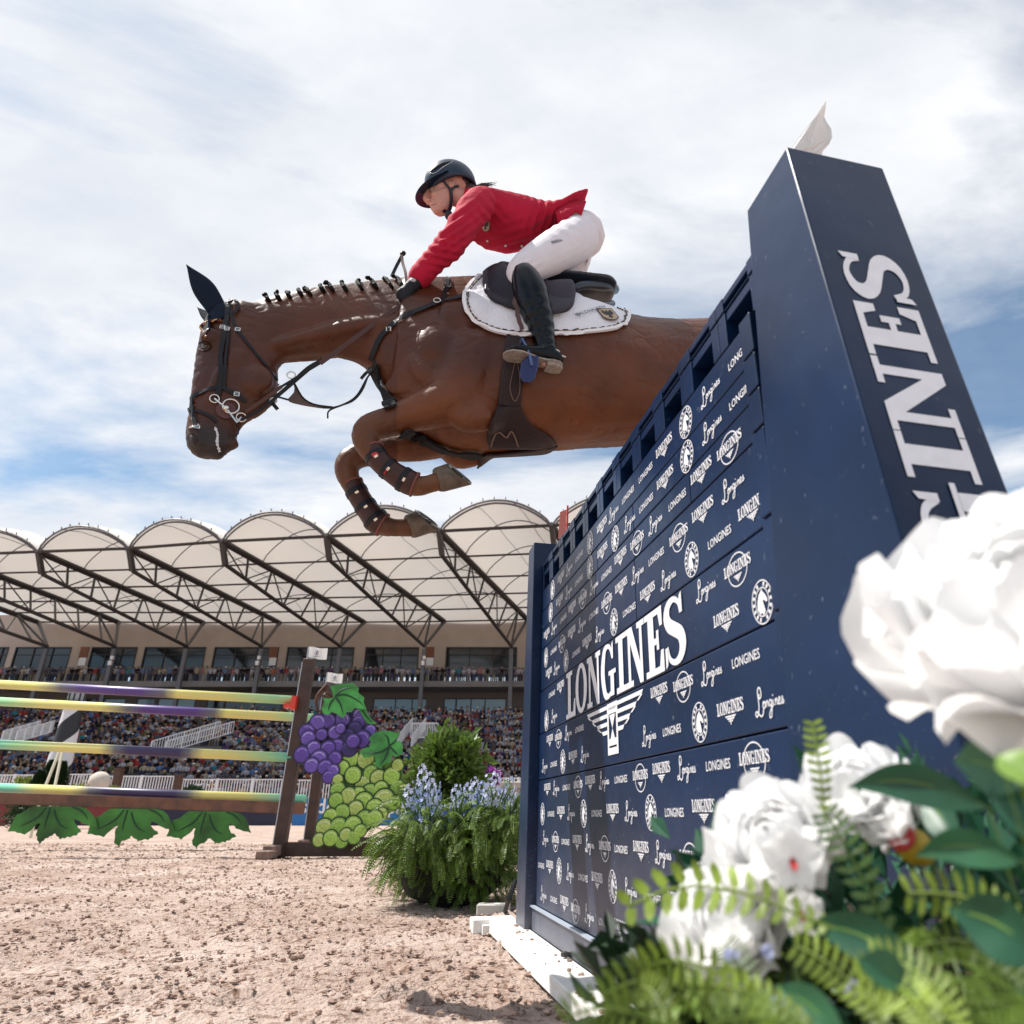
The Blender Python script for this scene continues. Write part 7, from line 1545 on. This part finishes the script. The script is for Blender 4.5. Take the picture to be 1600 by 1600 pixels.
FR = [
 ([(1290,1290),(1285,1230),(1277,1170),(1268,1118)], .60,.62,18,1,'upright fern tip standing against the blue wall'),
 ([(1330,1460),(1250,1430),(1160,1395),(1060,1385),(955,1428)], .55,.66,34,1,'long fern frond reaching left across the wall lettering'),
 ([(1420,1560),(1370,1420),(1320,1320),(1285,1260)], .55,.60,30,2,'darker fern frond climbing behind the upright fern tip'),
 ([(1180,1640),(1100,1560),(1010,1530),(930,1560)], .52,.58,38,0,'fern frond arching low over the end of the white board'),
 ([(1240,1640),(1150,1540),(1060,1500),(985,1520)], .54,.60,34,1,'fern frond above the low arching one'),
 ([(1100,1640),(1010,1590),(930,1575),(870,1600)], .50,.54,34,0,'fern frond at the bottom edge over the sand'),
 ([(1480,1640),(1440,1580),(1400,1540),(1330,1530)], .42,.48,44,1,'bright fern frond left of the lower dark leaf'),
 ([(1640,1520),(1580,1440),(1500,1400),(1400,1395)], .46,.54,34,1,'fern frond between the broad leaves at the right'),
 ([(1300,1640),(1240,1600),(1180,1590),(1090,1600)], .42,.46,40,0,'fern frond along the bottom edge'),
 ([(1640,1600),(1600,1570),(1560,1560),(1500,1570)], .38,.40,40,0,'nearest fern frond in the right corner'),
 ([(1400,1640),(1360,1570),(1300,1510),(1230,1470)], .50,.56,30,1,'bright fern frond curving up below the orchid blooms'),
 ([(1520,1640),(1480,1560),(1420,1510),(1350,1490)], .46,.52,32,1,'bright fern frond left of the lower broad leaf'),
 ([(1290,1640),(1230,1580),(1150,1545),(1060,1540)], .50,.56,28,1,'bright fern frond reaching left under the lowest peony'),
 ([(1620,1560),(1570,1500),(1500,1470),(1430,1480)], .48,.54,28,0,'fern frond under the two right broad leaves'),
 ([(1200,1640),(1180,1560),(1150,1500),(1130,1470)], .56,.62,26,2,'small dark fern frond under the lowest peony'),
 ([(1040,1640),(1040,1590),(1020,1550),(1000,1540)], .50,.54,26,1,'short fern frond in front of the white board end'),
]
for pts, y0, y1, w, mi, l in FR: frond_px(pts, y0, y1, w*1.15, l, 15 if w > 20 else 13, mi, random.uniform(-.35, .35))
for i, (x, y, Y) in enumerate(((1500,1620,.62),(1380,1600,.66),(1260,1610,.70),(1140,1640,.72),(1600,1500,.60),(1440,1450,.70),(1330,1480,.74),(1560,1400,.66),(1230,1540,.78))):
    P = at(x, y, Y); fern_plant((P.x, P.y, max(.02, P.z-.10)), 7, .17, ['fern clump behind the corner leaves', 'fern clump below the broad leaf', 'fern clump in the bottom middle', 'fern clump at the bottom left of the planting', 'fern clump at the right edge', 'fern clump behind the yellow bud', 'fern clump under the orchid blooms', 'fern clump under the huge peony', 'fern clump at the foot of the blue wall'][i], 'fern clumps in the foreground', h0=.06, spread=.06, nn=11, w=.10, up=(.3, 1.6), droop=(.7, 1.5))
for x, y in ((1198,1488),(1142,1497),(1330,1545),(1216,1565)):
    C = at(x, y, .56); m = MB()
    for k in range(7): d = Vector((random.uniform(-1, 1), -.6, random.uniform(-.3, 1))).normalized(); petal(m, C+d*.0015, d, Vector((0, -1, .4)), .006, .0028, .2, .3)
    o = m.build('small_blossom', DEL[2], fix=False, smooth=True); tag(o, 'tiny bluish white blossom among the foreground ferns, '+{1198: 'at the left', 1142: 'farthest left', 1330: 'farthest right', 1216: 'lowest of all'}[x], 'flower', 'tiny blossoms among the ferns')
